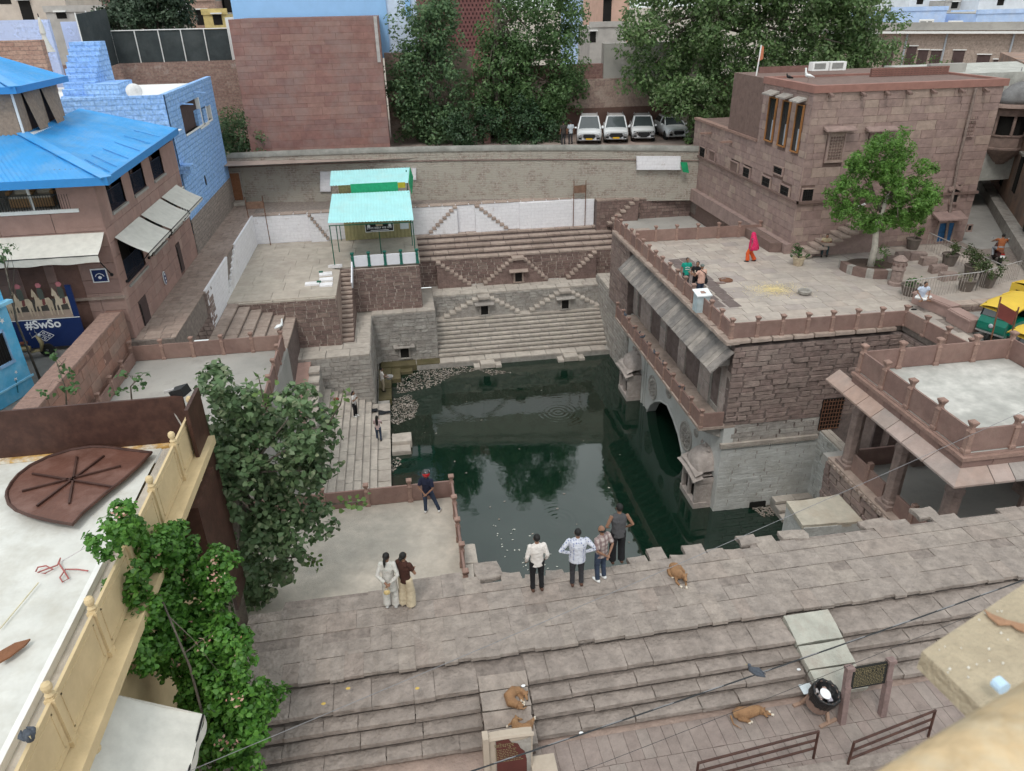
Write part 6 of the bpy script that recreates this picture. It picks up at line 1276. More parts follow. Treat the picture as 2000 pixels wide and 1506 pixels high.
# lower awning and lower balcony panel
aw = empty('cream_awning', (NX+.5,8,2.4), 'off-white canvas awning below the cream balustrade', 'awning'); b = MB()
q0, q1 = 9.1, 5.2
b.grid(lambda u, v: (NX+.05+1.25*v, q0+(q1-q0)*u, RZN-.75-.75*v-.06*math.sin(v*math.pi)-.03*math.sin(u*25)*v), 22, 8)
b.grid(lambda u, v: (NX+1.3+.02*math.sin(u*40), q0+(q1-q0)*u, RZN-1.5-.03*math.sin(u*25)-.2*v), 40, 2); b.grid(lambda u, v: (NX+.05+1.25*u, q0, RZN-.75-.75*u-.22*v), 8, 2); b.build('canvas', M_AWN, aw)
b = MB(); b.tube([(NX+1.28,q0,RZN-1.5),(NX+1.28,q1,RZN-1.5)], .02, 6); b.build('front_bar', M_BLACK, aw)
bx('lower_panel', M_CREAM, nb, NX+.9, NX+.96, 4.0, 8.4, -.2, 1.1); bx('lower_ledge', M_CREAM, nb, NX-.3, NX+1.1, 4.0, 8.5, -.45, -.2)
for y in (8.3,7.0,5.6): MB().box(NX+.86,NX+1.0,y-.07,y+.07,-.2,1.3).build('lower_post', M_CREAM, nb)
# brown iron lid lying on the roof
def rp(x, y, z): return PZ(x, y, z)
lid = empty('metal_hatch', rp(140,950,RZN+.05), 'large brown leaf-shaped metal hatch lying on the white roof', 'hatch')
ol = [(13,970),(14,960),(22,945),(36,928),(60,910),(95,893),(140,879),(180,873),(210,874),(255,880),(296,885),(275,908),(245,935),(200,970),(160,1005),(142,1026),(100,1019),(60,1009),(32,998),(18,986)]
pts = [rp(x, y, RZN+.14) for x, y in ol]; M_LID = mat('rusty_brown_sheet', [(.13,.058,.042)], var=.25, nscale=2, bump=.15, rough=.45, stain=(.22,.14,.12), stainamt=.35, sscale=1.0)
MB().prism(pts, (0,0,-.03)).build('plate', M_LID, lid); b = MB(); b.tube([p+Vector((0,0,.015)) for p in pts+[pts[0]]], .035, 6); b.build('rim', M_METALB, lid)
for (x0,y0,x1,y1) in ((63,925,220,951),(43,959,236,910),(72,988,203,890),(135,983,150,892)): MB().bar(rp(x0,y0,RZN+.17), rp(x1,y1,RZN+.17), .04, .04).build('rib', M_METALB, lid)
# flood light on the corner, rope, bits on the roof
p = PY(350,765,15.9); fl_ = empty('floodlight', p, 'black floodlight clamped on the corner post of the cream balustrade', 'floodlight'); MB().obox(p+Vector((.02,0,.0)), Vector((1,-.3,.35)).normalized(), Vector((.3,1,.0)).normalized(), Vector((-.35,.1,1)).normalized(), .34, .3, .2).build('housing', M_BLACK, fl_)
b = MB(); b.tube([p+Vector((-.18,-.1,-.1)), p+Vector((-.2,-.15,-.35)), Vector((NX-.05,15.65,RZN+.1))], .018, 6); b.bar(p+Vector((-.32,0,.02)), p+Vector((-.1,0,.06)), .06); b.build('bracket', mat('galvanised', [(.4,.38,.37)]), fl_)
def cable(name, label, pts, r, m, cat='cable', n=6):
    return tag(MB().tube(pts, r, n).build(name, m), label, cat)
ROPE = mat('faded_red_rope', [(.35,.12,.11)], var=.4, nscale=20, bump=0)
rp_pts = [rp(x, y, RZN+.03) for x, y in ((70,1116),(74,1108),(90,1105),(103,1112),(88,1120),(74,1118),(95,1110),(112,1104),(118,1090),(115,1100),(125,1115),(134,1130),(122,1137),(117,1128),(128,1112),(150,1112),(172,1115))]
cable('rope', 'tangled reddish rope lying on the white roof', rp_pts, .014, ROPE, 'rope')
cable('twine', 'thin pale twine stretched from the rope to the balustrade', [rp(118,1098,RZN+.05), rp(180,1062,RZN+.3), Vector((NX+.1,12.2,RZN+.6))], .006, mat('pale_twine', [(.45,.4,.42)], bump=0), 'twine')
cable('bamboo_stick', 'thin pale stick lying on the white roof', [rp(75,1138,RZN+.03), rp(0,1228,RZN+.03)], .012, mat('pale_stick', [(.6,.55,.4)], bump=0), 'stick')
wd = MB().prism([rp(x,y,RZN+.05) for x, y in ((0,1275),(30,1258),(60,1250),(50,1262),(20,1285),(0,1296))], (0,0,.03)).build('wood_scrap', M_WOOD); tag(wd, 'splintered brown wood scrap at the left edge of the white roof', 'wood scrap')

# ================================================================== CAMERA'S OWN LEDGE AND HANDRAIL
lg = empty('cream_ledge', PZ(1850,1300,11.5), 'cream stone ledge corner jutting in at the lower right', 'ledge')
M_LEDGE = mat('ledge_stone', [(.42,.35,.25)], var=.12, nscale=25, bump=.35, bscale=60, stain=(.34,.28,.2), stainamt=.4, sscale=12)
c0, c1, c2 = PZ(1801,1272,11.45), PZ(2100,1074,11.45), PZ(1960,1425,11.45)
MB().prism([c0, c1, c1+Vector((.9,-.7,0)), c2], (0,0,-.05)).build('slab', M_LEDGE, lg)
pp = [PZ(x,y,11.456) for x, y in ((1922,1192),(1935,1200),(1965,1212),(2005,1222),(2005,1238),(1985,1230),(1975,1222),(1950,1222),(1930,1205))]
MB().prism(pp, (0,0,.003)).build('brown_smear', mat('brown_cement', [(.35,.2,.12)], var=.25, nscale=30, bump=.3, bscale=40), lg)
MB().tube([PZ(1945,1330,11.5), PZ(1962,1346,11.5)], .014, 10).build('pipe_stub', mat('pale_blue_pipe', [(.45,.6,.75)], bump=0, rough=.4), lg)
b = MB()
for k in range(18):
    t, s = random.random(), random.random(); q = c0.lerp(c1, t*.55).lerp(c2, s*.6); b.ball((q.x,q.y,11.452), .0015+.002*random.random(), n=6, m=4)
o = b.build('droppings', mat('pale_spot', [(.62,.6,.55)], bump=0), lg); o['kind'] = 'stuff'
hr = MB().tube([PZ(1620,1760,12.0), PZ(1880,1575,12.0), PZ(2120,1415,12.0)], .06, 18).build('handrail', mat('varnished_rail', [(.5,.37,.22)], var=.3, nscale=9, bump=.15, bscale=30, stain=(.6,.52,.38), stainamt=.5, sscale=14, distort=1.5), None, True); tag(hr, 'blurred wooden-looking parapet rail close to the camera at lower right', 'handrail')

# ================================================================== VEGETATION
def leaves(P, Nrm, size, k=4, sv=.35):
    """P: n x 3 leaf centres, Nrm: preferred normals -> verts, faces (k = 4 diamond or 6 heart)"""
    n_ = len(P); rnd = RNG.normal(size=(n_,3)); N_ = Nrm+rnd*.55; N_ /= np.linalg.norm(N_, axis=1)[:,None]+1e-9
    t = RNG.normal(size=(n_,3)); t[:,2] -= .5; t -= N_*(t*N_).sum(1)[:,None]; t /= np.linalg.norm(t, axis=1)[:,None]+1e-9; bt = np.cross(N_, t)
    s = size*(1+RNG.uniform(-sv, sv, n_))[:,None]
    if k == 4: prof = [(-.5,0,0),(0,.3,-.04),(.5,0,0),(0,-.3,-.04)]
    else: prof = [(-.42,.0,0),(-.38,.3,-.03),(.0,.36,-.05),(.55,0,.02),(.0,-.36,-.05),(-.38,-.3,-.03)]
    V = np.stack([P+t*s*a+bt*s*c+N_*s*d for a, c, d in prof], 1).reshape(-1,3)
    return V, np.arange(n_*k, dtype=np.int32).reshape(n_,k)
def blob_leaves(blobs, dens, size, k=4, sub=9, subr=.42, shell=.55):
    Ps, Ns = [], []
    for (c, r) in blobs:
        r = np.array(r if hasattr(r, '__len__') else (r,r,r)); c = np.array(c)
        for j in range(sub):
            d = RNG.normal(size=3); d /= np.linalg.norm(d); cc = c+d*r*RNG.uniform(shell, .95); rr = r*subr*RNG.uniform(.7,1.3)
            n_ = max(4, int(dens*(rr.prod()**(2/3))*3)); dd = RNG.normal(size=(n_,3)); dd /= np.linalg.norm(dd, axis=1)[:,None]
            Ps.append(cc+dd*rr*(RNG.uniform(.25,1,(n_,1))**.5)); Ns.append(dd*.55+d*.35+np.array([0,0,.55]))
    return np.concatenate(Ps), np.concatenate(Ns)
def pix_blobs(lst, Y, dY=1.5, flat_=1.0):
    out = []
    for (x, y, r) in lst:
        c = PY(x, y, Y+random.uniform(-dY, dY)); d = (c-CAM).length; rr = r*d/FPX; out.append((tuple(c), (rr, rr*flat_, rr*.92)))
    return out
def tree(name, label, blobs, dens, size, lm, trunk, bark, k=4, cat='tree', group=None, limbs=14, sub=9, subr=.42, tr=.25, shell=.55):
    base = Vector(trunk[0]); root = empty(name, base, label, cat, group)
    P, N_ = blob_leaves(blobs, dens, size, k, sub, subr, shell); V, F = leaves(P, N_, size, k)
    o = bpy.data.objects.new('crown', np_mesh('crown', V, F, lm)); link(o, root); o['kind'] = 'stuff'
    b = MB(); pts = [Vector(p) for p in trunk]; b.tube(pts, [tr*(1-.55*i/(len(pts)-1)) for i in range(len(pts))], 10); top = pts[-1]; mid = pts[len(pts)//2]; lb_ = MB()
    for (c, r) in random.sample(blobs, min(limbs, len(blobs))):
        c = Vector(c); s = mid.lerp(top, random.random()); m1 = s.lerp(c, .5)+Vector((random.uniform(-.3,.3), random.uniform(-.3,.3), .25)); lb_.tube([s, m1, c], [tr*.34, tr*.18, tr*.05], 6)
    b.build('trunk', bark, root, True)
    if limbs: lb_.build('limbs', BARK, root, True)['kind'] = 'stuff'; return root, P, N_
BARK = mat('grey_bark', [(.13,.11,.09)], var=.35, nscale=6, bump=.5); BARKW = mat('whitewashed_bark', [(.5,.46,.4)], var=.25, nscale=5, bump=.4)
L_DK = leafmat('dark_tree_leaf', [(.078,.145,.07),(.11,.19,.088),(.155,.245,.11),(.09,.16,.088)], .4)
L_MD = leafmat('mid_tree_leaf', [(.08,.148,.06),(.112,.195,.075),(.15,.245,.095),(.09,.165,.07)], .4)
L_PE = leafmat('peepal_leaf', [(.085,.155,.055),(.115,.195,.072),(.165,.25,.095),(.098,.17,.066),(.24,.28,.16)], .4)
# background tall trees behind the boundary wall
def gb(poly, n_, r0, r1, seed):
    """scatter blobs inside a photo outline"""
    rd = random.Random(seed); xs = [p[0] for p in poly]; ys = [p[1] for p in poly]; out = []
    def inside(x, y):
        c = False; j = len(poly)-1
        for i in range(len(poly)):
            if (poly[i][1] > y) != (poly[j][1] > y) and x < (poly[j][0]-poly[i][0])*(y-poly[i][1])/(poly[j][1]-poly[i][1])+poly[i][0]: c = not c
            j = i
        return c
    while len(out) < n_:
        x, y = rd.uniform(min(xs), max(xs)), rd.uniform(min(ys), max(ys))
        if inside(x, y): out.append((x, y, rd.uniform(r0, r1)))
    return out
t1 = gb([(770,60),(800,10),(850,-60),(870,-20),(890,90),(902,150),(905,290),(850,285),(800,250),(765,180),(775,130)], 95, 18, 34, 1)
tree('tall_tree', 'tall dark evergreen tree beside the red clad block', pix_blobs(t1, 61, 1.3), 36, .25, L_DK, [(3.0,61,3),(3.1,61,7),(3.2,61.2,12)], BARK, tr=.3)
t2 = gb([(935,110),(960,30),(1000,-60),(1090,-60),(1130,40),(1125,110),(1130,180),(1100,230),(1070,290),(960,285),(930,200)], 120, 20, 36, 2)
tree('tall_tree', 'tall dark evergreen tree left of the parked white cars', pix_blobs(t2, 61.5, 1.6), 36, .25, L_MD, [(8.2,61.3,3),(8.3,61.3,8),(8.4,61.5,14)], BARK, tr=.3)
tree('hedge_bush', 'dense dark shrub row at the foot of the tall trees', pix_blobs(gb([(880,240),(960,225),(1060,215),(1075,285),(900,292)], 22, 20, 32, 5), 59.2, .6), 70, .2, leafmat('shrub_leaf', [(.026,.058,.03),(.04,.082,.036),(.06,.11,.048)], .2), [(5,59.3,3),(5.05,59.3,3.8)], BARK, cat='shrub', tr=.08, limbs=6)
t3 = gb([(1225,60),(1260,-30),(1330,-80),(1500,-90),(1640,-80),(1720,10),(1725,70),(1690,130),(1560,140),(1500,130),(1440,180),(1400,215),(1390,260),(1368,280),(1348,230),(1290,190),(1235,165),(1215,120)], 190, 20, 42, 3)
tree('peepal_tree', 'huge spreading green tree above the red building and parked cars', pix_blobs(t3, 59, 3.0), 34, .29, L_PE, [(22.8,58.5,3),(23,58.6,7),(24.5,59,11),(26,59.5,14)], mat('pale_bark', [(.3,.26,.22)], var=.3, bump=.4), limbs=12, tr=.5)
tree('hanging_branch_tree', 'leafy hanging branches at the left end of the red building', pix_blobs(gb([(1290,150),(1380,160),(1385,240),(1355,270),(1342,262),(1325,215),(1295,190)], 22, 18, 30, 8), 55.2, .7), 60, .24, L_PE, [(22.4,55.2,3),(22.2,55.3,5),(21.6,55.2,7)], BARK, tr=.2, limbs=10)
tree('round_tree', 'dense round grey-green tree above the dark screen fence', pix_blobs(gb([(205,30),(230,-40),(300,-60),(360,-20),(375,40),(330,52),(230,52)], 34, 20, 34, 6), 68, 1.2), 60, .26, leafmat('grey_green_leaf', [(.03,.055,.03),(.045,.075,.042),(.06,.095,.055)], .15), [(-18.5,68,3),(-18.5,68,8),(-18.4,68,11)], BARK, tr=.25)
tree('garden_bush', 'rounded green bush between the blue house and the red clad block', pix_blobs(gb([(430,245),(470,230),(505,265),(500,300),(450,312),(430,290)], 12, 20, 30, 9), 58.6, .5), 90, .17, L_DK, [(-10.8,58.6,3),(-10.8,58.6,3.8)], BARK, cat='shrub', tr=.06, limbs=5)
tree('garden_hedge', 'low clipped green hedge beyond the round garden bush', pix_blobs([(438,223,14),(455,222,14),(470,223,13)], 61, .2), 40, .15, leafmat('hedge_leaf', [(.04,.09,.02),(.06,.12,.03)], .2), [(-12.5,61,3),(-12.5,61,3.6)], BARK, cat='hedge', tr=.05, limbs=2)
tree('roof_garden_hedge', 'bright green hedge on the roof in front of the beige building', pix_blobs([(1720,118,16),(1745,120,15),(1770,122,14),(1790,124,14),(1820,124,14),(1850,126,13)], 62, .8), 34, .2, leafmat('bright_hedge', [(.06,.13,.03),(.09,.17,.04)], .25), [(38,62,6),(38,62,8)], BARK, cat='hedge', tr=.08, limbs=3)
# feathery tree on the terrace in its ring planter
tb = PZ(1698,528,0); top = PY(1712,440,33.6)
L_NE = leafmat('feathery_leaf', [(.085,.19,.035),(.12,.25,.05),(.16,.3,.065),(.1,.21,.045)], .35)
tl = gb([(1620,340),(1660,320),(1700,270),(1745,258),(1775,275),(1785,320),(1825,330),(1830,380),(1800,430),(1740,440),(1700,450),(1660,435),(1615,400)], 130, 10, 19, 4)
tree('terrace_tree', 'bright green feathery tree with whitewashed trunk on the terrace', pix_blobs(tl, 33.4, .9), 300, .12, L_NE, [tuple(tb), tuple(tb.lerp(top, .5)+Vector((.1,0,0))), tuple(top), tuple(top+Vector((.4,.1,1.6)))], BARKW, limbs=9, tr=.2, sub=8, subr=.4)
pl = empty('tree_planter', tb, 'curved stone planter around the whitewashed trunk', 'planter'); b = MB(); n_ = 16
for i in range(n_):
    a0, a1 = math.pi*(1.0+1.15*i/n_)-.5, math.pi*(1.0+1.15*(i+1)/n_)-.5
    o_ = []
    for aa, r in ((a0,1.55),(a1,1.55),(a1,1.25),(a0,1.25)): o_.append((tb.x+.1+r*math.cos(aa), tb.y+.1+r*math.sin(aa), -.05))
    MB().prism(o_, (0,0,.5)).build('kerb_stone', M_RBJ if i % 3 else M_GREYJOINT, pl)
MB().lathe([(1.24,0),(1.24,.22),(.1,.24)], (tb.x+.1,tb.y+.1,0), 20).build('soil', mat('dark_soil', [(.07,.05,.04)], bump=.4), pl)
tree('planter_shrub', 'small bright shrub beside the whitewashed trunk', pix_blobs([(1723,497,13),(1716,515,10),(1728,485,10)], 33.2, .2), 120, .1, leafmat('lime_leaf', [(.06,.15,.03),(.09,.2,.04)], .3), [tuple(PZ(1722,522,.1)), tuple(PZ(1722,522,.1)+Vector((0,0,.8)))], BARK, cat='shrub', tr=.03, limbs=3)
# near peepal sapling between the platforms
near = gb([(385,800),(420,740),(470,735),(500,790),(560,800),(600,775),(650,810),(665,860),(650,930),(660,990),(640,1040),(600,1060),(560,1120),(520,1190),(470,1200),(430,1130),(410,1000),(385,900)], 84, 26, 46, 12)
NL = leafmat('near_peepal_leaf', [(.085,.15,.065),(.115,.185,.085),(.155,.225,.11),(.09,.16,.07),(.25,.29,.17)], .3, .42)
nbl = pix_blobs(near, 17.2, .9)
tp = PZ(492,1205,-1.2); rt_, P_, N_ = tree('peepal_sapling', 'leafy grey-green tree in front of the left platform', nbl, 110, .17, NL, [(-5.2,15.3,-3.0),(-5.2,15.8,-.5),(-5.0,16.6,1.0),(-4.8,17,2.4)], BARK, k=6, limbs=16, sub=8, subr=.45, tr=.17)
sel = sorted(range(len(P_)), key=lambda i: P_[i][1]-.6*P_[i][2]+random.random()*2)[:220]
Vl, Fl = leaves(np.zeros((6,3)), np.tile(np.array([[0,-.4,1.]]), (6,1)), .17, 6)
lms = [np_mesh('leaf', Vl[i*6:i*6+6], np.arange(6).reshape(1,6), NL) for i in range(6)]
inv = BASIS[rt_].inverted()
for i in sel:
    o = bpy.data.objects.new('leaf', random.choice(lms)); COL.objects.link(o); o.parent = rt_; o.matrix_parent_inverse = inv; o.matrix_basis = Matrix.Translation(P_[i]+np.array([0,-.05,.05])) @ Matrix.Rotation(random.uniform(0,6.28), 4, 'Z')
for (pts) in (((640,830),(665,790),(672,760)), ((520,800),(510,760),(505,735)), ((560,1090),(600,1085),(620,1100)), ((650,985),(700,980),(718,975))):
    pp = [PY(x, y, 16.8) for x, y in pts]; MB().tube(pp, [.025,.018,.01], 6).build('twig', BARK, rt_)
    Pq = np.array([pp[0].lerp(pp[-1], RNG.uniform(0,1.05))+Vector(RNG.normal(size=3)*.12) for _ in range(26)]); V, F = leaves(Pq, np.tile(np.array([[0,-.3,1.]]), (26,1)), .15, 6); o = bpy.data.objects.new('twig_leaves', np_mesh('twig_leaves', V, F, leafmat('young_leaf', [(.14,.22,.06),(.1,.17,.06)], .35))); link(o, rt_); o['kind'] = 'stuff'
# bright climber over the balustrade
cl = gb([(235,1000),(280,990),(330,1010),(400,1040),(435,1100),(430,1170),(470,1230),(500,1300),(520,1370),(500,1450),(470,1506),(380,1506),(350,1400),(340,1290),(260,1290),(270,1180),(250,1100),(225,1060)], 110, 20, 36, 21)
CLM = leafmat('climber_leaf', [(.042,.13,.02),(.068,.185,.028),(.13,.29,.05),(.055,.155,.024)], .3, .4)
cb = []
for (x, y, r) in cl:
    t = (y-1000)/500; z = 3.9-3.6*max(0, min(1, t))+random.uniform(-.3,.3); c = PZ(x, y, z); c = PX(x, y, NX+.35) if c.x < NX+.35 else c; d = (c-CAM).length; rr = r*d/FPX; cb.append((tuple(c), (rr,rr,rr)))
cb += [((c[0]-.35,c[1]+.1,c[2]-.3), r) for c, r in cb[::3]]
tree('climber', 'bright green flowering climber spilling over the cream balustrade', cb, 560, .095, CLM, [(-4.3,9.2,-1.2),(-4.3,9.6,.5),(-4.5,10.2,2.2),(-4.8,10.6,3.6)], BARK, k=6, cat='climber', limbs=3, sub=8, subr=.45, tr=.035)
fr = bpy.data.objects['climber']; PF = []
for (c, r) in random.sample(cb[20:], 26):
    for j in range(14): PF.append(np.array(c)+RNG.normal(size=3)*.07+np.array([.05,-.22,.2]))
V, F = leaves(np.array(PF), np.tile(np.array([[0,-.3,1.]]), (len(PF),1)), .065, 4); o = bpy.data.objects.new('blossoms', np_mesh('blossoms', V, F, leafmat('pink_blossom', [(.6,.3,.24),(.62,.45,.36),(.5,.22,.17)], .3))); link(o, fr); o['kind'] = 'stuff'
# young saplings at the street wall
for k, (st_, ps) in enumerate((((130,792,0.0),((128,760),(118,720),(105,690),(140,735),(150,765),(90,765))), ((258,790,-.6),((255,755),(240,740),(275,735),(225,765),(285,750))))):
    bl = pix_blobs([(x, y, 12) for x, y in ps], 22.5, .3); b0 = PY(st_[0], st_[1], 22.5); tree('sapling', ['slender broad-leaved sapling growing by the brown street wall', 'small pale-leaved sapling above the grey platform'][k], bl, 60, .16, leafmat('sapling_leaf', [(.07,.15,.05),(.1,.19,.07),(.05,.11,.04)], .3), [tuple(b0), tuple(PY(ps[0][0],ps[0][1],22.5)), tuple(PY(ps[2][0],ps[2][1],22.5))], BARK, k=6, limbs=5, sub=3, subr=.6, tr=.03)
tree('street_plant', 'dark leafy branch at the left edge below the cafe balcony', pix_blobs([(5,490,14),(18,488,12),(8,505,10)], 28, .2), 90, .16, L_DK, [(-14.5,28,0),(-14.6,28,2.5),(tuple(PY(5,495,28)))], BARK, tr=.05, limbs=2, sub=5)

# ================================================================== SHED ON THE PLATFORM
shd = empty('metal_shed', (-1.8,48,-2), 'open shed with pale cyan corrugated roof sheets and green posts', 'shed')
M_CYAN = mat('cyan_corrugated', [(.36,.68,.70)], var=.08, nscale=1.5, bump=0, rough=.55, stain=(.5,.48,.38), stainamt=.12, sscale=.9)
GRN = mat('dark_green_paint', [(.015,.11,.07)], var=.2, bump=0, rough=.5)
hipsheet('roof_sheet', PY(640,436,46.6), PY(808,430,46.6), PY(800,372,50.2), PY(648,379,50.2), M_CYAN, shd, None, .018, .19)
hipsheet('roof_sheet', PY(644,363,50.4), PY(797,357,50.4), PY(800,327,53.0), PY(646,334,53.0), M_CYAN, shd, None, .018, .19)
a, c = PY(650,377,50.3), PY(800,357,50.3); bx('green_cloth', mat('green_tarpaulin', [(.02,.32,.15)], var=.2, nscale=6, bump=.2), shd, a.x+1.2, c.x-.8, 50.3, 50.34, a.z-.1, c.z+.1); bx('patterned_cloth', mat('patterned_cloth', [(.15,.13,.06)], var=.6, nscale=9, bump=0), shd, a.x+.4, a.x+1.19, 50.31, 50.35, a.z-.1, c.z+.05); bx('yellow_cloth', mat('yellow_cloth', [(.4,.33,.03)], var=.2, bump=0), shd, c.x-.79, c.x-.3, 50.31, 50.35, a.z+.1, c.z+.05); MB().prism([PY(798,357,50.4),PY(800,327,53.),PY(806,345,53.),PY(804,380,50.6)], (.04,0,0)).build('green_side', MATS['green_tarpaulin'], shd)
for (x, yb, yt, Y) in ((655,525,440,46.7),(663,492,440,48.7),(667,470,440,50.6),(745,497,434,46.7),(812,505,432,46.8),(806,480,375,49.5),(804,462,332,51.2)):
    p = PZ(x, yb, -2.0); t = PY(x-5, yt, p.y); MB().tube([p, (p.x, p.y, t.z)], .035, 6).build('post', GRN, shd)
b = MB(); b.bar(PY(642,441,46.7), PY(806,434,46.7), .05); b.bar(PY(650,384,50.2), PY(800,376,50.2), .05); b.build('beam', GRN, shd)
p0, p1 = PZ(677,466,-2), PZ(803,460,-2); zz = 1.15
hipsheet('rear_sheet', (p0.x,51.9,-1.9), (p1.x,51.9,-1.9), (p1.x,51.9,-.1), (p0.x,51.9,-.1), mat('olive_corrugated', [(.3,.27,.14)], var=.15, nscale=2, bump=0, rough=.6), shd, None, .035, .26)
sn = empty('shed_sign', PY(738,444,49), 'black banner with white Hindi lettering hanging under the shed roof', 'sign'); a, c = PY(715,453,47.2), PY(767,435,47.2)
bx('board', M_BLACK, sn, a.x, c.x, 47.2, 47.23, a.z, c.z); b = MB(); b.box(a.x-.03,c.x+.03,47.19,47.2,a.z-.03,a.z); b.box(a.x-.03,c.x+.03,47.19,47.2,c.z,c.z+.03); b.box(a.x-.03,a.x,47.19,47.2,a.z,c.z); b.box(c.x,c.x+.03,47.19,47.2,a.z,c.z); b.build('border', WH, sn)
text_obj('lettering', 'हजरत सईदन शाह बाबा', .19, frame(Vector(((a.x+c.x)/2,47.195,(a.z+c.z)/2-.03)), X1, Z1), WH, sn); b = MB()
for x in (a.x+.2, c.x-.2): b.lathe([(.1,0),(.1,.006)], (x,47.2,c.z-.14), 14, (0,-1,0))
b.build('round_emblem', WH, sn); bx('plaque', mat('tan_plaque', [(.45,.36,.25)], bump=0), sn, (a.x+c.x)/2-.22, (a.x+c.x)/2+.22, 47.192, 47.199, c.z-.16, c.z+.02); bx('underline', WH, sn, a.x+.3, c.x-.3, 47.192, 47.199, a.z+.05, a.z+.08)
nb_ = PY(790,440,49.5); tag(MB().box(nb_.x-.3,nb_.x+.28,49.5,49.52,nb_.z-.25,nb_.z+.2).build('paper_notice', mat('pale_paper', [(.6,.66,.7)], var=.15, nscale=12, bump=0)), 'pale paper notice pinned at the right end of the shed', 'notice')
GW = (mat('white_fence_slab', [(.74,.75,.8)], var=.06, nscale=3, bump=.15), mat('green_white_post', [(.02,.13,.1)], var=.2, bump=0))
railing((-3.35,46.05,-2.0), (.72,46.0,-2.0), 'white slab fence with dark green posts in front of the shed', n=4, h=.95, ph=.7, w=.2, pt=.12, mats=GW)
railing((-3.4,45.9,-2.0), (-3.45,44.2,-2.9), 'short white slab fence beside the narrow stair top', n=1, h=.6, ph=.5, w=.16, pt=.08, mats=GW, ends=(False,False))
fb = []
for k, (x, y, l, w_, ang, lab) in enumerate(((636,535,.8,.55,.1,'topmost white painted slab lying on the pale platform'),(637,546,.8,.55,.05,'middle white painted slab lying on the pale platform'),(637,556,.75,.55,0,'nearest white painted slab lying on the pale platform'),(610,554,.85,.5,0,'white painted slab lying apart at left on the pale platform'))):
    p = PZ(x, y, -1.95); o = MB().obox(p, Matrix.Rotation(ang,3,'Z') @ X1, Matrix.Rotation(ang,3,'Z') @ Y1, Z1, l, w_, .1).build('fallen_slab', M_WHITE); tag(o, lab, 'slab', 'fallen white slabs')
for k, (x, y) in enumerate(((627,533),(623,552))): p = PZ(x, y, -1.94); tag(MB().box(p.x-.12,p.x+.12,p.y-.1,p.y+.1,-2,-1.84).build('green_block', GRN), ['dark green block lying beside the topmost white slab', 'dark green block lying beside the nearest white slabs'][k], 'block')
p = PZ(655,523,-1.95); o = MB().obox(p+Vector((0,0,.1)), Vector((.75,-.65,.2)).normalized(), Vector((.65,.75,0)).normalized(), Z1, 1.1, .2, .2).build('fallen_post', M_WHITE); tag(o, 'toppled white post with green tip at the head of the stair', 'post')
# rusty boards on poles
for k, (x0, x1, yt, yb, z) in enumerate(((496,529,392,465,-2.0),(1110,1136,362,441,-2.0))):
    A_, B_ = PZ(x0+8, yb, z), PZ(x1+6, yb, z); A_.y = B_.y = 52.3; sgn = empty('rusty_board', A_, ['rusty signboard on two poles against the left white wall', 'rusty signboard on two poles in front of the right white wall'][k], 'signboard'); ztp = PY(x0, yt-8, 52.3).z
    for p in (A_, B_): MB().tube([(p.x,52.3,z),(p.x,52.3,ztp)], .03, 6).build('pole', M_RUST, sgn)
    q0, q1 = PY(x0, yt+16, 52.3), PY(x1, yt, 52.3); bx('board', mat('faded_rust_board', [(.2,.12,.085)], var=.3, nscale=4, bump=.1), sgn, A_.x+.04, B_.x-.04, 52.28, 52.31, q0.z, q1.z)

# ================================================================== TERRACE PROPS
def bench(a, c, label):
    A_, C_ = a, c; d = (C_-A_); d.z = 0; L_ = d.length; d.normalize(); n_ = Vector((d.y,-d.x,0)); root = empty('stone_bench', A_, label, 'bench')
    m_ = mat('bench_stone', [(.30,.205,.18),(.33,.225,.2)], var=.15, nscale=3, bump=.15); m0 = (A_+C_)/2
    MB().obox(m0+Vector((0,0,.24)), d, n_, Z1, L_*.97, .55, .48).build('bench_body', m_, root); MB().obox(m0+Vector((0,0,.51)), d, n_, Z1, L_, .66, .07).build('seat_slab', m_, root); MB().obox(m0+Vector((0,0,.555)), d, n_, Z1, L_, .5, .035).build('seat_top', m_, root)
bench(PZ(1787,590,0), PZ(1852,618,0)+Vector((.1,-.2,0)), 'brown stone bench where the man in white sits cross-legged'); bench(PZ(1850,620,0)+Vector((-.05,-.3,0)), PZ(1898,648,0)+Vector((0,-.1,0)), 'brown stone bench next to the auto rickshaws')
POT = mat('brown_pot', [(.14,.115,.10)], var=.2, nscale=3, bump=.2)
def pot(x, y, r, h, label, leafs, lsize, lm, spread, mpot=POT, n_=10, z=0, hgt=1.0, dens=160):
    r *= .75; h *= .75; spread *= .8; hgt *= .8; p = PZ(x, y, z); root = empty('potted_plant', p, label, 'potted plant')
    MB().lathe([(r*.72,0),(r*.74,.02),(r,h*.9),(r*1.08,h*.91),(r*1.08,h),(r*.95,h),(r*.92,h*.9)], p, n_).build('pot', mpot, root); MB().lathe([(r*.9,h*.86),(.02,h*.88)], p, n_).build('soil', MATS['dark_soil'], root)
    bl = []
    for k in range(leafs):
        a_ = random.uniform(0,6.28); rr = spread*random.random()**.6; bl.append(((p.x+rr*math.cos(a_), p.y+rr*math.sin(a_), p.z+h+hgt*random.uniform(.15,.9)), spread*.45))
    P, N_ = blob_leaves(bl, dens, lsize, 4, 5, .5, .4); V, F = leaves(P, N_, lsize, 4); o = bpy.data.objects.new('foliage', np_mesh('foliage', V, F, lm)); link(o, root); o['kind'] = 'stuff'
    b = MB()
    for (c, r_) in bl[:6]: b.tube([(p.x,p.y,p.z+h*.85), c], [.02,.008], 5)
    b.build('stem', BARK, root)
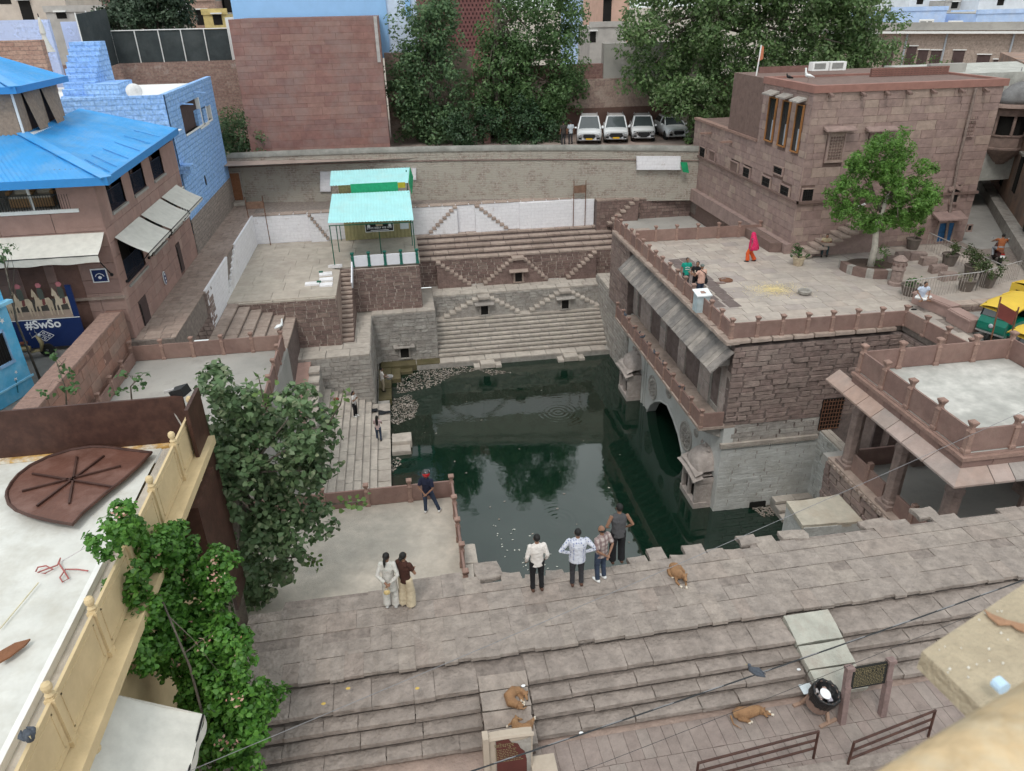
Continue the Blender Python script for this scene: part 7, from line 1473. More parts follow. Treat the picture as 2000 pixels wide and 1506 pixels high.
OL = leafmat('olive_leaf', [(.05,.075,.025),(.07,.1,.035),(.04,.06,.02)], .2); LG = leafmat('fresh_leaf', [(.04,.1,.025),(.06,.14,.035)], .25)
pot(1558,518,.42,.6,'peeling white-painted pot with bushy green plant by the stair', 9, .13, LG, .55, mat('peeling_paint_pot', [(.5,.42,.3)], var=.3, nscale=4, bump=.2, stain=(.28,.2,.15), stainamt=.5, sscale=4), hgt=.7)
pot(1781,486,.5,.8,'brown pot standing under the terrace tree crown', 6, .14, L_NE, .5, hgt=1.4)
pot(1852,518,.52,.85,'brown pot with olive bush nearest the blue door', 8, .12, OL, .6, hgt=.8)
pot(1895,540,.5,.8,'brown pot with tall olive bush in the middle of the planter row', 12, .12, OL, .8, hgt=1.0)
pot(1925,560,.52,.85,'brown pot with rounded olive bush at the fence corner', 12, .12, OL, .75, hgt=.8)
pot(1885,567,.52,.75,'brown pot with sparse thorny stems by the fence', 4, .1, leafmat('pale_dry_leaf', [(.2,.2,.1),(.15,.16,.08)], .2), .5, hgt=.7, dens=60)
pot(1777,576,.62,.7,'wide brown pot behind the man in white', 5, .12, LG, .5, hgt=.4, dens=100)
fnc = empty('iron_fence', PZ(1770,600,0), 'thin pale iron fence around the pots at the terrace corner', 'fence'); fp = [PZ(1760,586,0), PZ(1905,568,0), PZ(1985,545,0)]; b = MB()
for a, c in zip(fp[:-1], fp[1:]): MB().tube([a+Vector((0,0,.95)), c+Vector((0,0,.95))], .02, 6).build('top_rail', MATS['galvanised'], fnc)
for a, c in zip(fp[:-1], fp[1:]):
    n_ = int((c-a).length/.16)
    for k in range(n_+1): q = a.lerp(c, k/n_); MB().bar(q, q+Vector((0,0,.95)), .018).build('picket', mat('picket_grey', [(.35,.31,.28)], bump=0), fnc)
fn2 = empty('iron_fence', PZ(1815,495,0), 'thin iron fence behind the pots along the street', 'fence'); a, c = PZ(1808,487,0), PZ(1950,555,0); MB().tube([a+Vector((0,0,.95)), c+Vector((0,0,.95))], .02, 6).build('top_rail', MATS['galvanised'], fn2)
for k in range(26): q = a.lerp(c, k/25); MB().bar(q, q+Vector((0,0,.95)), .018).build('picket', MATS['picket_grey'], fn2)
cp = PZ(1748,556,0); pil = empty('carved_pillar', cp, 'short carved stone pillar between planter and fence', 'pillar'); MB().lathe([(.36,0),(.36,.15),(.28,.2),(.28,.75),(.34,.8),(.3,.95),(.3,1.2),(.36,1.28),(.2,1.42),(.1,1.5)], cp, 8).build('shaft', mat('brown_column_stone', [(.24,.18,.16)]), pil); b = MB()
for k in range(8): t = k*math.pi/4; b.ball((cp.x+.3*math.cos(t),cp.y+.3*math.sin(t),1.08), .06,.06,.1,6,4)
b.build('carving', M_RBJ, pil)
pit = empty('sunken_bed', PZ(1800,530,0), 'low ruined stone kerbs of a sunken bed behind the pots', 'bed'); place(pit, 'kerb_stone', M_REDSTONE, [(frame(PZ(x,y,.05), (1,-.2+.1*k,0), (.2,1,0)), .9, .4, .35) for k, (x, y) in enumerate(((1745,512),(1765,505),(1790,505),(1812,515),(1830,530),(1850,545)))], 20, .08)
wl = masonry('planter_wall', 'dark rubble retaining wall between the pots and the auto rickshaws', 23.95, 27.5, 27.6, 28.2, -.6, .25, M_REDSTONE, M_DARKJOINT, M_REDTREAD, (.2,.3), (.3,.7), 'fl')
tag(MB().box(24.0, 31.9, 28.2, 33.5, -.5, .0).build('planter_floor', M_TERR), kind='structure')
bk = empty('metal_box', PZ(1366,600,0), 'white and grey metal cabinet leaning by the terrace railing', 'cabinet'); p = PZ(1368,607,0); MB().box(p.x-.3,p.x+.3,p.y-.25,p.y+.25,0,.8).build('body', mat('grey_blue_paint', [(.42,.5,.53)], bump=0), bk); MB().prism([(p.x-.36,p.y-.32,.8),(p.x-.36,p.y+.32,.92),(p.x-.36,p.y+.32,.97),(p.x-.36,p.y-.32,.85)], (.72,0,0)).build('lid', mat('white_lid', [(.7,.73,.75)], bump=0), bk)
q = PZ(1571,575,0); bo = empty('stone_bowl', q, 'round grey stone bowl on the terrace beside spilled grain', 'bowl'); MB().lathe([(.2,0),(.3,.08),(.33,.2),(.3,.24),(.24,.22),(.2,.1),(.02,.08)], q, 18).build('bowl', M_GREYJOINT, bo)
q = PZ(1418,548,0); mh = empty('drain_cover', q, 'round brown drain cover with broken paving on the terrace', 'drain cover'); MB().lathe([(.34,0),(.34,.05),(.28,.06),(.26,.03),(.02,.03)], q, 18).build('cover', M_RUST, mh); place(mh, 'broken_slab', M_REDSTONE, [(frame(PZ(1407,553,.01), X1, Y1), .5, .3, .04), (frame(PZ(1410,545,.01), (1,.3,0), (-.3,1,0)), .35, .25, .04)], 5, .1)
GR = mat('spilled_grain', [(.62,.5,.26),(.7,.58,.32)], var=.2, bump=0); pts = []; 
for _ in range(2600):
    a_ = RNG.uniform(0,6.28); r_ = abs(RNG.normal())*.5; q = PZ(1512,565,0); pts.append((q.x+r_*1.5*math.cos(a_), q.y+r_*1.1*math.sin(a_), .01))
V, F = leaves(np.array(pts), np.tile(np.array([[0,0,3.]]), (len(pts),1)), .05, 4); o = bpy.data.objects.new('grain', np_mesh('grain', V, F, GR)); link(o); tag(o, 'yellow bird grain spilled across the terrace floor', 'grain', kind='stuff')
for k, (x, y) in enumerate(((1777,600),(1785,605))): q = PZ(x, y, 0); tag(MB().lathe([(.1,0),(.1,.04),(.06,.05)], q, 10, sx=1.5, sy=.6).build('sandal', M_BLACK), ['black sandal below the bench, farther one', 'black sandal below the bench, nearer one'][k], 'sandal')
q = PZ(1639,622,0); tag(MB().add([q+Vector((-.15,-.1,.01)), q+Vector((.2,-.15,.02)), q+Vector((.25,.1,.06)), q+Vector((-.1,.12,.03))], [(0,1,2,3)]).build('litter_paper', M_PLASTER_W), 'crumpled white paper on the terrace near the front railing', 'litter')
sp_ = empty('street_signboard', PZ(1915,690,-.3), 'small dark red signboard on two poles in front of the rickshaws', 'signboard'); a, c = PY(1932,678,22.6), PY(1965,690,22.6); t0, t1 = PY(1955,580,22.6), PY(1990,600,22.6)
MB().tube([a, t0], .03, 6).build('pole', M_RUST, sp_); MB().tube([c, t1], .03, 6).build('pole', M_RUST, sp_); MB().prism([PY(1955,592,22.58),PY(1986,610,22.58),PY(1977,636,22.58),PY(1946,618,22.58)], (0,.03,0)).build('board', mat('dark_red_board', [(.14,.035,.03)], var=.2, bump=0), sp_)

# ================================================================== FRONT COURT PROPS
GZ = -1.0
bn = empty('litter_bin', PZ(1592,1400,GZ), 'tilted litter bin lined with a black bag on the pavement', 'bin'); bc = PZ(1598,1398,GZ); ax = Vector((.1,-.28,1)).normalized(); c0 = bc+Vector((-.02,.12,.22))
b = MB(); b.lathe([(.22,0),(.25,.04),(.27,.52),(.27,.56),(.245,.56),(.235,.1),(.02,.09)], c0, 22, ax); b.build('drum', mat('brown_bin', [(.24,.16,.13)], var=.15, bump=.05), bn)
b = MB(); n_ = 44; prof = [(.285,.30),(.29,.45),(.295,.57),(.27,.6),(.235,.55),(.2,.42),(.05,.36)]; u_, w_ = ortho(ax)
for (r, hh) in prof:
    for k in range(n_): t = 2*math.pi*k/n_; rr = r*(1+.035*math.sin(k*2.7)+.02*math.sin(k*5.1+r*9)); b.v.append(tuple(c0+ax*(hh+.018*math.sin(k*1.7+r*20))+u_*math.cos(t)*rr+w_*math.sin(t)*rr))
for i in range(len(prof)-1):
    for k in range(n_): a = i*n_+k; c = i*n_+(k+1) % n_; b.f.append((a,c,c+n_,a+n_))
b.build('black_bag', mat('black_plastic', [(.008,.008,.009)], var=.1, bump=.3, bscale=30, rough=.3, spec=.5), bn, True)
b = MB(); b.bar(bc+Vector((-.42,.3,.03)), bc+Vector((-.05,.38,.03)), .07, .04); b.bar(bc+Vector((-.12,-.28,.03)), bc+Vector((.32,-.16,.03)), .07, .04); b.bar(bc+Vector((.1,-.22,.03)), bc+Vector((.08,0,.5)), .06); b.bar(bc+Vector((-.22,.34,.03)), bc+Vector((-.2,.15,.5)), .06); b.build('stand', mat('brown_stand', [(.3,.2,.15)], bump=0), bn)
pc = c0+ax*.5+Vector((-.02,-.02,.02)); b = MB(); b.lathe([(.11,0),(.12,.012),(.08,.014),(.02,.008)], pc, 20, (.2,-.3,1)); o = b.build('paper_plate', WH); tag(o, 'white paper plate inside the litter bin', 'plate')
tr_ = empty('rubbish', c0+ax*.4, 'pale crumpled rubbish under the plate in the bin', 'rubbish'); b = MB()
for k in range(9): q = c0+ax*(.4+.05*random.random())+u_*random.uniform(-.14,.14)+w_*random.uniform(-.14,.14); b.obox(q, ax, u_, w_, .05, random.uniform(.06,.12), random.uniform(.04,.1))
b.build('crumple', mat('mixed_rubbish', [(.6,.6,.62),(.5,.35,.3),(.4,.42,.5)], bump=0), tr_); tr_.children[0]['kind'] = 'stuff'
q = PZ(1576,1347,-.76); tag(MB().add([q+Vector((-.14,-.12,.02)), q+Vector((.12,-.14,.05)), q+Vector((.16,.14,.03)), q+Vector((-.12,.15,.0))], [(0,1,2,3)]).build('paper_sheet', mat('pale_paper', [(.6,.66,.7)])), 'pale paper sheet behind the litter bin on the steps', 'paper')
nt_ = empty('notice_board', PZ(1680,1405,GZ), 'black notice board with yellow lettering between two stone posts', 'notice board'); A_, C_ = PZ(1643,1412,GZ), PZ(1722,1397,GZ); d = (C_-A_); d.z = 0; L_ = d.length; d.normalize(); n_ = Vector((-d.y,d.x,0)); tilt = (n_*.12+Z1).normalized(); M_NP = mat('mauve_stone_post', [(.22,.155,.145)], var=.25, nscale=8, bump=.3)
for p in (A_, C_): b = MB(); b.bar(p, p+tilt*1.0, .13, .13, up=n_); b.bar(p+tilt*1.0+n_*.02, p+tilt*1.42+n_*.02, .13, .1, up=n_); b.bar(p+tilt*1.42, p+tilt*1.5, .17, .15, up=n_); b.build('post', M_NP, nt_)
bc_ = (A_+C_)/2+tilt*1.17+n_*.01; MB().obox(bc_, d, n_, tilt, L_-.1, .03, .56).build('board', mat('black_slate', [(.02,.02,.018)], var=.2, bump=.1), nt_)
YL = mat('gold_lettering', [(.2,.165,.09)], var=.2, bump=0); Mt = frame(bc_-n_*.018, d, tilt); b = MB()
for r in range(13):
    z = .235-.038*r; x = -L_/2+.14; 
    if r == 3: continue
    while x < L_/2-.14:
        l = random.uniform(.02,.07); b.add([Mt @ Vector((x,z-.008,0)), Mt @ Vector((x+l,z-.008,0)), Mt @ Vector((x+l,z+.008,0)), Mt @ Vector((x,z+.008,0))], [(0,1,2,3)]); x += l+.014
    if r > 8 and r < 12: pass
o = b.build('small_print', YL, nt_); o['kind'] = 'stuff'
b = MB(); x = -L_/2+.16
while x < L_/2-.16:
    for k in range(3): b.add([Mt @ Vector((x+.03*(k==2),.105+.02*(k==1),0)), Mt @ Vector((x+.034-.02*(k!=1),.105+.02*(k==1),0)), Mt @ Vector((x+.034-.02*(k!=1)*(k!=2),.15-.02*(k==1),0)), Mt @ Vector((x+.03*(k==2),.15-.015*(k==1),0))], [(0,1,2,3)])
    x += random.choice([.05,.05,.08])
o = b.build('heading_print', YL, nt_); o['kind'] = 'stuff'
ar = empty('arched_sign', PZ(1000,1506,GZ), 'arched stone information sign with Hindi heading at the bottom edge', 'sign'); ar0 = Vector((1.18, 9.3, GZ)); M_AR = mat('beige_sign_stone', [(.42,.355,.29)], var=.1, nscale=4, bump=.1); hw = .5
s0 = PY(1000,1400,9.3); zc = PY(945,1440,9.3).z; xL, xR = PY(945,1440,9.3).x, PY(1042,1440,9.3).x; xm = (xL+xR)/2; w2 = (xR-xL)/2; zt_ = PY(1000,1440,9.3).z
arc = [(xm+w2*.97*math.cos(t), zc-.12+ (zt_-zc+.16)*math.sin(t)) for t in [math.pi*k/16 for k in range(17)]]
MB().prism([(x, 9.3, z) for x, z in arc]+[(xL+.03,9.3,GZ),(xR-.03,9.3,GZ)], (0,.16,0)).build('slab', M_AR, ar); b = MB(); b.tube([(x,9.3,z) for x, z in arc], .05, 6); b.build('arch_rim', M_AR, ar); bx('side_pier', M_AR, ar, xL-.03, xL+.08, 9.22, 9.42, GZ, zc+.02); bx('foot_block', M_AR, ar, xR-.05, xR+.45, 9.1, 9.5, GZ, GZ+.25)
arc2 = [(xm+.08+w2*.72*math.cos(t), zc-.14+(zt_-zc+.02)*math.sin(t)) for t in [math.pi*k/16 for k in range(17)]]; MB().prism([(x,9.285,z) for x, z in arc2]+[(xm+.08-w2*.72,9.285,GZ+.1),(xm+.08+w2*.72,9.285,GZ+.1)], (0,.01,0)).build('grey_inlay', M_GREYJOINT, ar)
mp_pts = [(xm+.08-w2*.7,zc-.16),(xm-.02,zc-.13),(xm+.05,zc-.25),(xm+.17,zc-.3),(xm+.22,zc-.45),(xm+.3,zc-.55),(xm+.34,zc-.8),(xm+.34,GZ+.12),(xm+.08-w2*.7,GZ+.12)]; MB().prism([(x,9.278,z) for x, z in mp_pts], (0,.006,0)).build('map_panel', mat('maroon_panel', [(.1,.03,.025)], var=.15, bump=0), ar)
text_obj('heading', 'जोधपुर', .15, frame(Vector((xm-.1,9.275,zc-.3)), X1, Z1), YL, ar, ext=.001); b = MB()
for r in range(8):
    x = xm-.27
    while x < xm+.1+.02*r: l = random.uniform(.02,.07); b.box(x,x+l,9.272,9.276,zc-.42-.05*r,zc-.405-.05*r); x += l+.015
o = b.build('small_print', YL, ar); o['kind'] = 'stuff'
def pipe_rail(p, q, label, h=.75, rails=3):
    root = empty('pipe_railing', p, label, 'railing'); p, q = Vector(p), Vector(q)
    for k in range(rails): z = h-(h-.12)*k/(rails-1)*.8; MB().tube([p+Vector((0,0,z)), q+Vector((0,0,z))], .026, 8).build('rail', M_METALB, root)
    for t in (0,1): a = p.lerp(q, t); MB().tube([a+Vector((0,-.05 if t else 0,0)), a+Vector((0,0,h+.02))], .026, 8).build('post', M_METALB, root)
zr = GZ; a, c = PZ(1597,1475,zr+.0), PZ(1380,1515,zr); e0 = PZ(1598,1431,zr+.72); pipe_rail((e0.x-2.6,e0.y-.25,zr), (e0.x,e0.y,zr), 'brown pipe railing at the bottom edge, left one'); e1, e2 = PZ(1668,1452,zr+.72), PZ(1826,1390,zr+.72); pipe_rail((e1.x,e1.y,zr), (e2.x,e2.y,zr), 'brown pipe railing at the bottom edge, right one by the handrail')
kb = tag(MB().box(4,14,8.25,8.5,-1.2,-.9).build('kerb', M_STEP), 'stone kerb under the pipe railings at the bottom edge', 'kerb')
# wires across the court
WIRE = mat('wire_grey', [(.2,.2,.21)], bump=0, rough=.5); WB = mat('cable_black', [(.03,.032,.035)], bump=0, rough=.5)
def sag(a, c, s, n_=24): a, c = Vector(a), Vector(c); return [a.lerp(c, i/n_)-Vector((0,0,s*4*(i/n_)*(1-i/n_))) for i in range(n_+1)]
cable('power_cable', 'thick twisted power cable crossing the lower right steps', sag(PY(880,1520,7.0), PY(2050,1115,8.2), .05), .013, WB); cable('power_cable', 'second strand twisted along the thick power cable', [p+Vector((.01*math.sin(i*1.3),0,.012*math.cos(i*1.3))) for i, p in enumerate(sag(PY(880,1520,7.0), PY(2050,1115,8.2), .05, 60))], .009, WIRE)
cable('thin_wire', 'thin wire stretching from the climber over the court to the hall', sag(PY(360,1510,8), PY(2050,780,14), .12), .006, WIRE, 'wire'); cable('thin_wire', 'thin dark wire over the pavement below the cable', sag(PY(1100,1520,6.5), PY(1950,1180,8), .05), .004, WB, 'wire')
# black cloths, bag, leaf litter on the left steps and scum on the water
def zstep(x): return -8.5 if x > -2.42 else -8.5+.1822*min(9, math.ceil((-2.42-x)/.3667))
def onstep(px, py):
    z = -8.5
    for _ in range(20): p = PZ(px, py, z); z = .5*z+.5*zstep(p.x)
    p = PZ(px, py, zstep(p.x)); p.z = zstep(p.x); return p
CLB = mat('black_cloth', [(.018,.02,.024)], var=.3, nscale=5, bump=.3)
for k, (px, py) in enumerate(((712,770),(745,807))):
    p = onstep(px, py); b = MB(); b.grid(lambda u, v: (p.x-.55+1.1*u, p.y-.25+.5*v*(1-.4*u)+(.5*(.5-u) if k == 0 else 0), zstep(p.x-.55+1.1*u)+.05+.07*math.sin(u*9+v*4)*math.sin(v*6+1)+.03), 14, 8); tag(b.build('black_cloth', CLB, None, True), ['crumpled black cloth on the steps below the grey wall', 'crumpled black cloth at the water edge by the woman'][k], 'cloth')
p = onstep(658,788); hb = empty('handbag', p, 'small brown-red handbag lying on the left steps', 'handbag'); b = MB(); b.ball((p.x,p.y,p.z+.1), .17,.1,.1,10,6); b.build('bag', mat('brown_red_leather', [(.2,.06,.04)], bump=0), hb, True); MB().tube([(p.x-.12,p.y,p.z+.15),(p.x-.18,p.y+.15,p.z+.2),(p.x-.3,p.y+.2,p.z+.02)], .012, 5).build('strap', MATS['brown_red_leather'], hb)
pts = []
for poly, n_ in (([(775,745),(830,718),(900,712),(935,722),(880,735),(850,755),(800,765),(775,770)], 900), ([(765,780),(800,770),(818,790),(810,815),(775,830),(764,825)], 560), ([(764,900),(780,890),(785,905),(766,925)], 60), ([(765,845),(795,862),(766,872)], 90), ([(935,722),(965,722),(1000,728),(960,733)], 120), ([(1460,985),(1535,985),(1535,1005),(1490,1010)], 260)):
    for (x, y, r) in gb(poly, n_, 1, 2, n_): q = PZ(x, y, -8.885); pts.append((q.x, q.y, -8.885))
for _ in range(24):
    x, y = random.uniform(770,1230), random.uniform(730,1080); q = PZ(x, y, -8.885)
    if q.x > -1.6 and q.x < 12 and q.y > 17: pts.append((q.x, q.y, -8.885))
V, F = leaves(np.array(pts), np.tile(np.array([[0,0,4.]]), (len(pts),1)), .13, 4); V[:,2] = -8.888+.01*RNG.random(len(V)); o = bpy.data.objects.new('floating_leaves', np_mesh('floating_leaves', V, F, leafmat('dead_leaf', [(.3,.26,.23),(.2,.16,.13),(.36,.32,.29),(.14,.11,.09)], 0))); link(o); tag(o, 'pale dead leaves floating in the left corner of the water', 'leaves', kind='stuff')
pts = []
for (x, y, r) in gb([(960,1025),(1015,1025),(1070,1060),(1100,1125),(1040,1130),(985,1090)], 46, 1, 2, 77): q = PZ(x, y, -8.88); pts.append((q.x, q.y, -8.88))
Vf, Ff = leaves(np.array(pts), np.tile(np.array([[0,0,6.]]), (len(pts),1)), .1, 4)
fm = mat('pale_fish', [(.55,.55,.5)], bump=0, rough=.4)
for i in range(len(pts)): o = bpy.data.objects.new('fish', np_mesh('fish', Vf[i*4:i*4+4]-np.array(pts[i]), np.arange(4).reshape(1,4), fm)); link(o, None, Matrix.Translation(pts[i])); tag(o, 'tiny pale fish at the surface in front of the court', 'fish', 'pale fish near the court')
# petals and droppings littering the court
pts = [(random.uniform(-3,12), 0, 0) for _ in range(60)]; pts = [(x, edgeY(x)+random.uniform(-2.2,2), 0) for x, _, _ in pts]; V = []
for k, (x, y) in enumerate(((1022,1340),(1135,1432),(1560,1308),(815,1345),(680,1345),(632,1375))):
    q = PZ(x, y, -.5); q.z = max(-RZ*STEP_N-.05, -RZ*max(0, math.ceil((edgeY(q.x)-.40-q.y)/.29)))+.03; q = PZ(x, y, q.z); tag(MB().lathe([(.03,0),(.035,.012),(.01,.02)], q, 7, sx=1.4).build('litter_scrap', WH if k < 3 else mat('dry_leaf', [(.5,.35,.1)], bump=0)), ['white scrap on the step left of the sleeping dogs', 'white scrap at the foot of the steps near the arched sign', 'white cube scrap beside the plastered buttress', 'white scrap on the upper left step', 'yellow dead leaf on the upper left step', 'yellow dead leaf near the climber'][k], 'litter')

# ================================================================== PEOPLE
def remesh(o, v):
    m_ = o.modifiers.new('surface', 'REMESH'); m_.mode = 'VOXEL'; m_.voxel_size = v; m_.use_smooth_shade = True
    s_ = o.modifiers.new('soften', 'SMOOTH'); s_.factor = .5; s_.iterations = 2; return o
SKIN = mat('brown_skin', [(.24,.13,.085)], var=.08, bump=0, rough=.55); HAIR = mat('black_hair', [(.012,.011,.011)], var=.3, nscale=30, bump=.3, bscale=60, rough=.5)
CL = lambda n, c, **k: mat('cloth_'+n, [c], var=k.pop('var', .12), nscale=k.pop('nscale', 6), bump=k.pop('bump', .6), bscale=9, rough=.9, **k)
def patcloth(name, base, c2, scale, thr, kind='VORONOI', c3=None):
    if 'cloth_'+name in MATS: return MATS['cloth_'+name]
    M = CL(name, base); n = M.node_tree.nodes; L = M.node_tree.links; b = n['Principled BSDF']; src = b.inputs['Base Color'].links[0].from_socket; tc_ = n.new('ShaderNodeTexCoord'); cur = src
    for ax, cc in ((0, c2), (2, c3 or c2)):
        if kind == 'VORONOI':
            t = n.new('ShaderNodeTexVoronoi'); t.inputs['Scale'].default_value = scale; L.new(tc_.outputs['Object'], t.inputs['Vector']); fac = t.outputs['Distance']; t.inputs['Randomness'].default_value = .25 if c3 is None else 1
        else:
            t = n.new('ShaderNodeTexWave'); t.inputs['Scale'].default_value = scale; t.bands_direction = 'X' if ax == 0 else 'Z'; L.new(tc_.outputs['Object'], t.inputs['Vector']); fac = t.outputs['Fac']
        lt_ = n.new('ShaderNodeMath'); lt_.operation = 'LESS_THAN'; lt_.inputs[1].default_value = thr; L.new(fac, lt_.inputs[0]); mx_ = n.new('ShaderNodeMixRGB'); mx_.inputs[2].default_value = (*cc, 1); mx_.inputs[0].default_value = .8
        k_ = n.new('ShaderNodeMath'); k_.operation = 'MULTIPLY'; k_.inputs[1].default_value = .85 if kind == 'VORONOI' else .6; L.new(lt_.outputs[0], k_.inputs[0]); L.new(k_.outputs[0], mx_.inputs[0]); L.new(cur, mx_.inputs[1]); cur = mx_.outputs[0]
        if kind == 'VORONOI' and c3 is None: break
    L.new(cur, b.inputs['Base Color']); return M
def person(label, loc, deg, h=1.7, shirt=None, pants=None, shoe=None, sleeve=1.0, hair='short', pose=None, skin=SKIN, headturn=0, lean=0, kurta=0, wide=0, bare=False, face=True, name='person', girth=1.0, shirt_len=0):
    """deg: heading, 0 = facing away from the camera (+Y), 90 = facing left (-X). Local frame: x right, y forward."""
    s = h/1.7; root = empty(name, loc, label, 'person', rz=R(deg)); P_ = dict(eL=(-.25,-.03,1.11), wL=(-.26,.03,.86), eR=(.25,-.03,1.11), wR=(.26,.03,.86), kL=(-.105,.03,.49), aL=(-.11,-.02,.08), kR=(.105,.03,.49), aR=(.11,-.02,.08), pel=(0,0,.93)); P_.update(pose or {})
    V = {k: Vector(v) for k, v in P_.items()}; pel = V['pel']; tl = Matrix.Rotation(-lean, 3, 'X')
    def T(x, y, z): return pel+tl @ Vector((x, y, z-.93))
    g = girth
    sh = {'L': T(-.172*g,0,1.385), 'R': T(.172*g,0,1.385)}; hip = {'L': pel+Vector((-.09,0,-.04)), 'R': pel+Vector((.09,0,-.04))}; nk = T(0,.005,1.43); hd = T(0,.03,1.575); ht = Matrix.Rotation(R(headturn), 3, 'Z')
    b = MB(); b.tube([pel-Vector((0,0,.06)), T(0,0,1.08), T(0,0,1.28), T(0,0,1.4)], [(.13,.09),(.125*g,.085*g),(.145*g,.095*g),(.1,.06)], 14, up=(1,0,0)); b.tube([T(0,0,1.36), nk, hd-Vector((0,0,.03))], [.06,.052,.05], 10)
    i0 = len(b.v); b.ball((0,0,0), .074,.092,.112,14,10); b.ball((0,.09,-.015), .014,.022,.028,8,5); b.ball((0,.075,-.06), .04,.03,.035,8,5); b.ball((-.076,-.005,-.005), .012,.02,.03,6,4); b.ball((.076,-.005,-.005), .012,.02,.03,6,4)
    for i in range(i0, len(b.v)): b.v[i] = tuple(hd+ht @ Vector(b.v[i]))
    for q in 'LR':
        e, w_ = V['e'+q], V['w'+q]; b.tube([sh[q], sh[q].lerp(e,.5), e, e.lerp(w_,.45), w_], [.047,.043,.036,.034,.025], 9); d = (w_-e).normalized(); pm = w_+d*.05; u, v_ = ortho(d); b.tube([w_, pm, w_+d*.09], [(.025,.02),(.038,.018),(.034,.015)], 8)
        for k in range(4): f0 = w_+d*.085+u*(-.026+.0175*k); l = (.062,.072,.068,.052)[k]; b.tube([f0-d*.02, f0+d*l*.55+v_*.006, f0+d*l+v_*.022], [.0105,.0098,.0085], 6)
        b.tube([w_+d*.03+u*.03, w_+d*.06+u*.055+v_*.01, w_+d*.085+u*.06+v_*.02], [.012,.0115,.0095], 6)
        b.tube([hip[q], hip[q].lerp(V['k'+q],.5), V['k'+q], V['k'+q].lerp(V['a'+q],.4), V['a'+q]], [.08,.068,.05,.05,.034], 10)
    o = b.build('body', skin, root, True, True); remesh(o, .0115)
    if face:
        for sx in (-.03,.03): c = hd+ht @ Vector((sx,.083,.012)); MB().ball(c, .013,.008,.009,8,5).build('eye', M_BLACK, root, True, True)
        c = hd+ht @ Vector((0,.094,-.058)); MB().ball(c, .024,.006,.006,8,4).build('mouth', mat('lip', [(.2,.07,.06)], bump=0), root, True, True)
    if shirt:
        b = MB(); lo = .80-shirt_len if not kurta else .93-kurta; fl = 1.0 if not kurta else 1.25
        base = pel+Vector((0,0,lo-.93)) if kurta else T(0,0,lo)
        b.tube([base, T(0,0,.9) if not kurta else pel-Vector((0,0,.02)), T(0,0,1.06), T(0,0,1.25), T(0,0,1.36), T(0,0,1.425), T(0,0,1.45)], [(.175*g*fl,.128*g*fl),(.172*g,.125*g),(.162*g,.118*g),(.19*g,.128*g),(.178*g,.105*g),(.09,.075),(.06,.06)], 18, up=(1,0,0))
        if not bare:
            for q in 'LR':
                e, w_ = V['e'+q], V['w'+q]
                b.ball(sh[q]-Vector((0,0,.01)), .064,.066,.062,12,8)
                if sleeve >= 1: b.tube([sh[q], sh[q].lerp(e,.5), e, e.lerp(w_,.5), e.lerp(w_,.92)], [.064,.058,.051,.047,.041], 12)
                else: b.tube([sh[q], sh[q].lerp(e,.5), sh[q].lerp(e,max(.6,sleeve))], [.07,.066,.066], 12)
        remesh(b.build('shirt', shirt, root, True, True), .0135)
    if pants:
        b = MB(); b.tube([pel+Vector((0,0,.13)), pel+Vector((0,0,.02)), pel-Vector((0,0,.1))], [(.15*g,.11*g),(.168*g,.12*g),(.15,.11)], 14, up=(1,0,0))
        for q in 'LR':
            k_, a_ = V['k'+q], V['a'+q]; b.tube([hip[q]+Vector((0,0,.03)), hip[q].lerp(k_,.5), k_, k_.lerp(a_,.5), k_.lerp(a_,.97)], [.1,.088+wide*.02,.07+wide*.05,.062+wide*.07,.06+wide*.08], 12)
        remesh(b.build('trousers', pants, root, True, True), .0135)
    for q in 'LR':
        a_ = V['a'+q]; f = (a_-V['k'+q]); fw_ = Vector((0,1,0)) if f.z < -.2 else Vector((f.x,f.y,0)).normalized(); b = MB(); b.tube([a_+Vector((0,0,-.02))-fw_*.07, a_+Vector((0,0,-.03)), a_+Vector((0,0,-.045))+fw_*.09, a_+Vector((0,0,-.055))+fw_*.18], [(.035,.04),(.042,.05),(.046,.035),(.03,.02)], 10, up=(1,0,0)); b.build('shoe', shoe or M_BLACK, root, True, True)
    if hair:
        b = MB(); i0 = len(b.v); b.ball((0,-.022,.028), .084,.094,.098,14,9)
        if hair == 'bald': b = MB(); i0 = 0; b.tube([(-.07,.02,-.01),(-.06,-.06,0),(0,-.09,0),(.06,-.06,0),(.07,.02,-.01)], [.022,.032,.035,.032,.022], 8)
        if hair == 'pony': b.tube([(0,-.1,.03),(0,-.14,-.03),(.0,-.15,-.12),(-.02,-.14,-.24)], [.03,.038,.034,.012], 8)
        if hair == 'bun': b.ball((-.01,-.11,-.01), .055,.05,.05,10,6)
        if hair == 'long': b.tube([(0,-.04,.06),(0,-.09,-.06),(0,-.12,-.2),(0,-.13,-.38),(0,-.12,-.5)], [(.08,.06),(.085,.05),(.09,.04),(.08,.035),(.04,.02)], 10, up=(1,0,0))
        for i in range(i0, len(b.v)): b.v[i] = tuple(hd+ht @ Vector(b.v[i]))
        o = b.build('hair', HAIR, root, True, True); remesh(o, .012)
    root.scale = (s, s, s); BASIS[root] = root.matrix_basis.copy(); return root, (hd, T)
JEAN = CL('jeans', (.035,.05,.085)); DK = CL('charcoal', (.035,.035,.04)); BLK = CL('black', (.012,.012,.014)); WHS = mat('white_sneaker', [(.7,.7,.7)], bump=0)
BACKH = dict(eL=(-.25,-.13,1.12), wL=(-.06,-.2,.95), eR=(.25,-.13,1.12), wR=(.06,-.21,.93)); AKIM = dict(eL=(-.42,-.08,1.14), wL=(-.2,.04,.98), eR=(.42,-.08,1.14), wR=(.2,.04,.98))
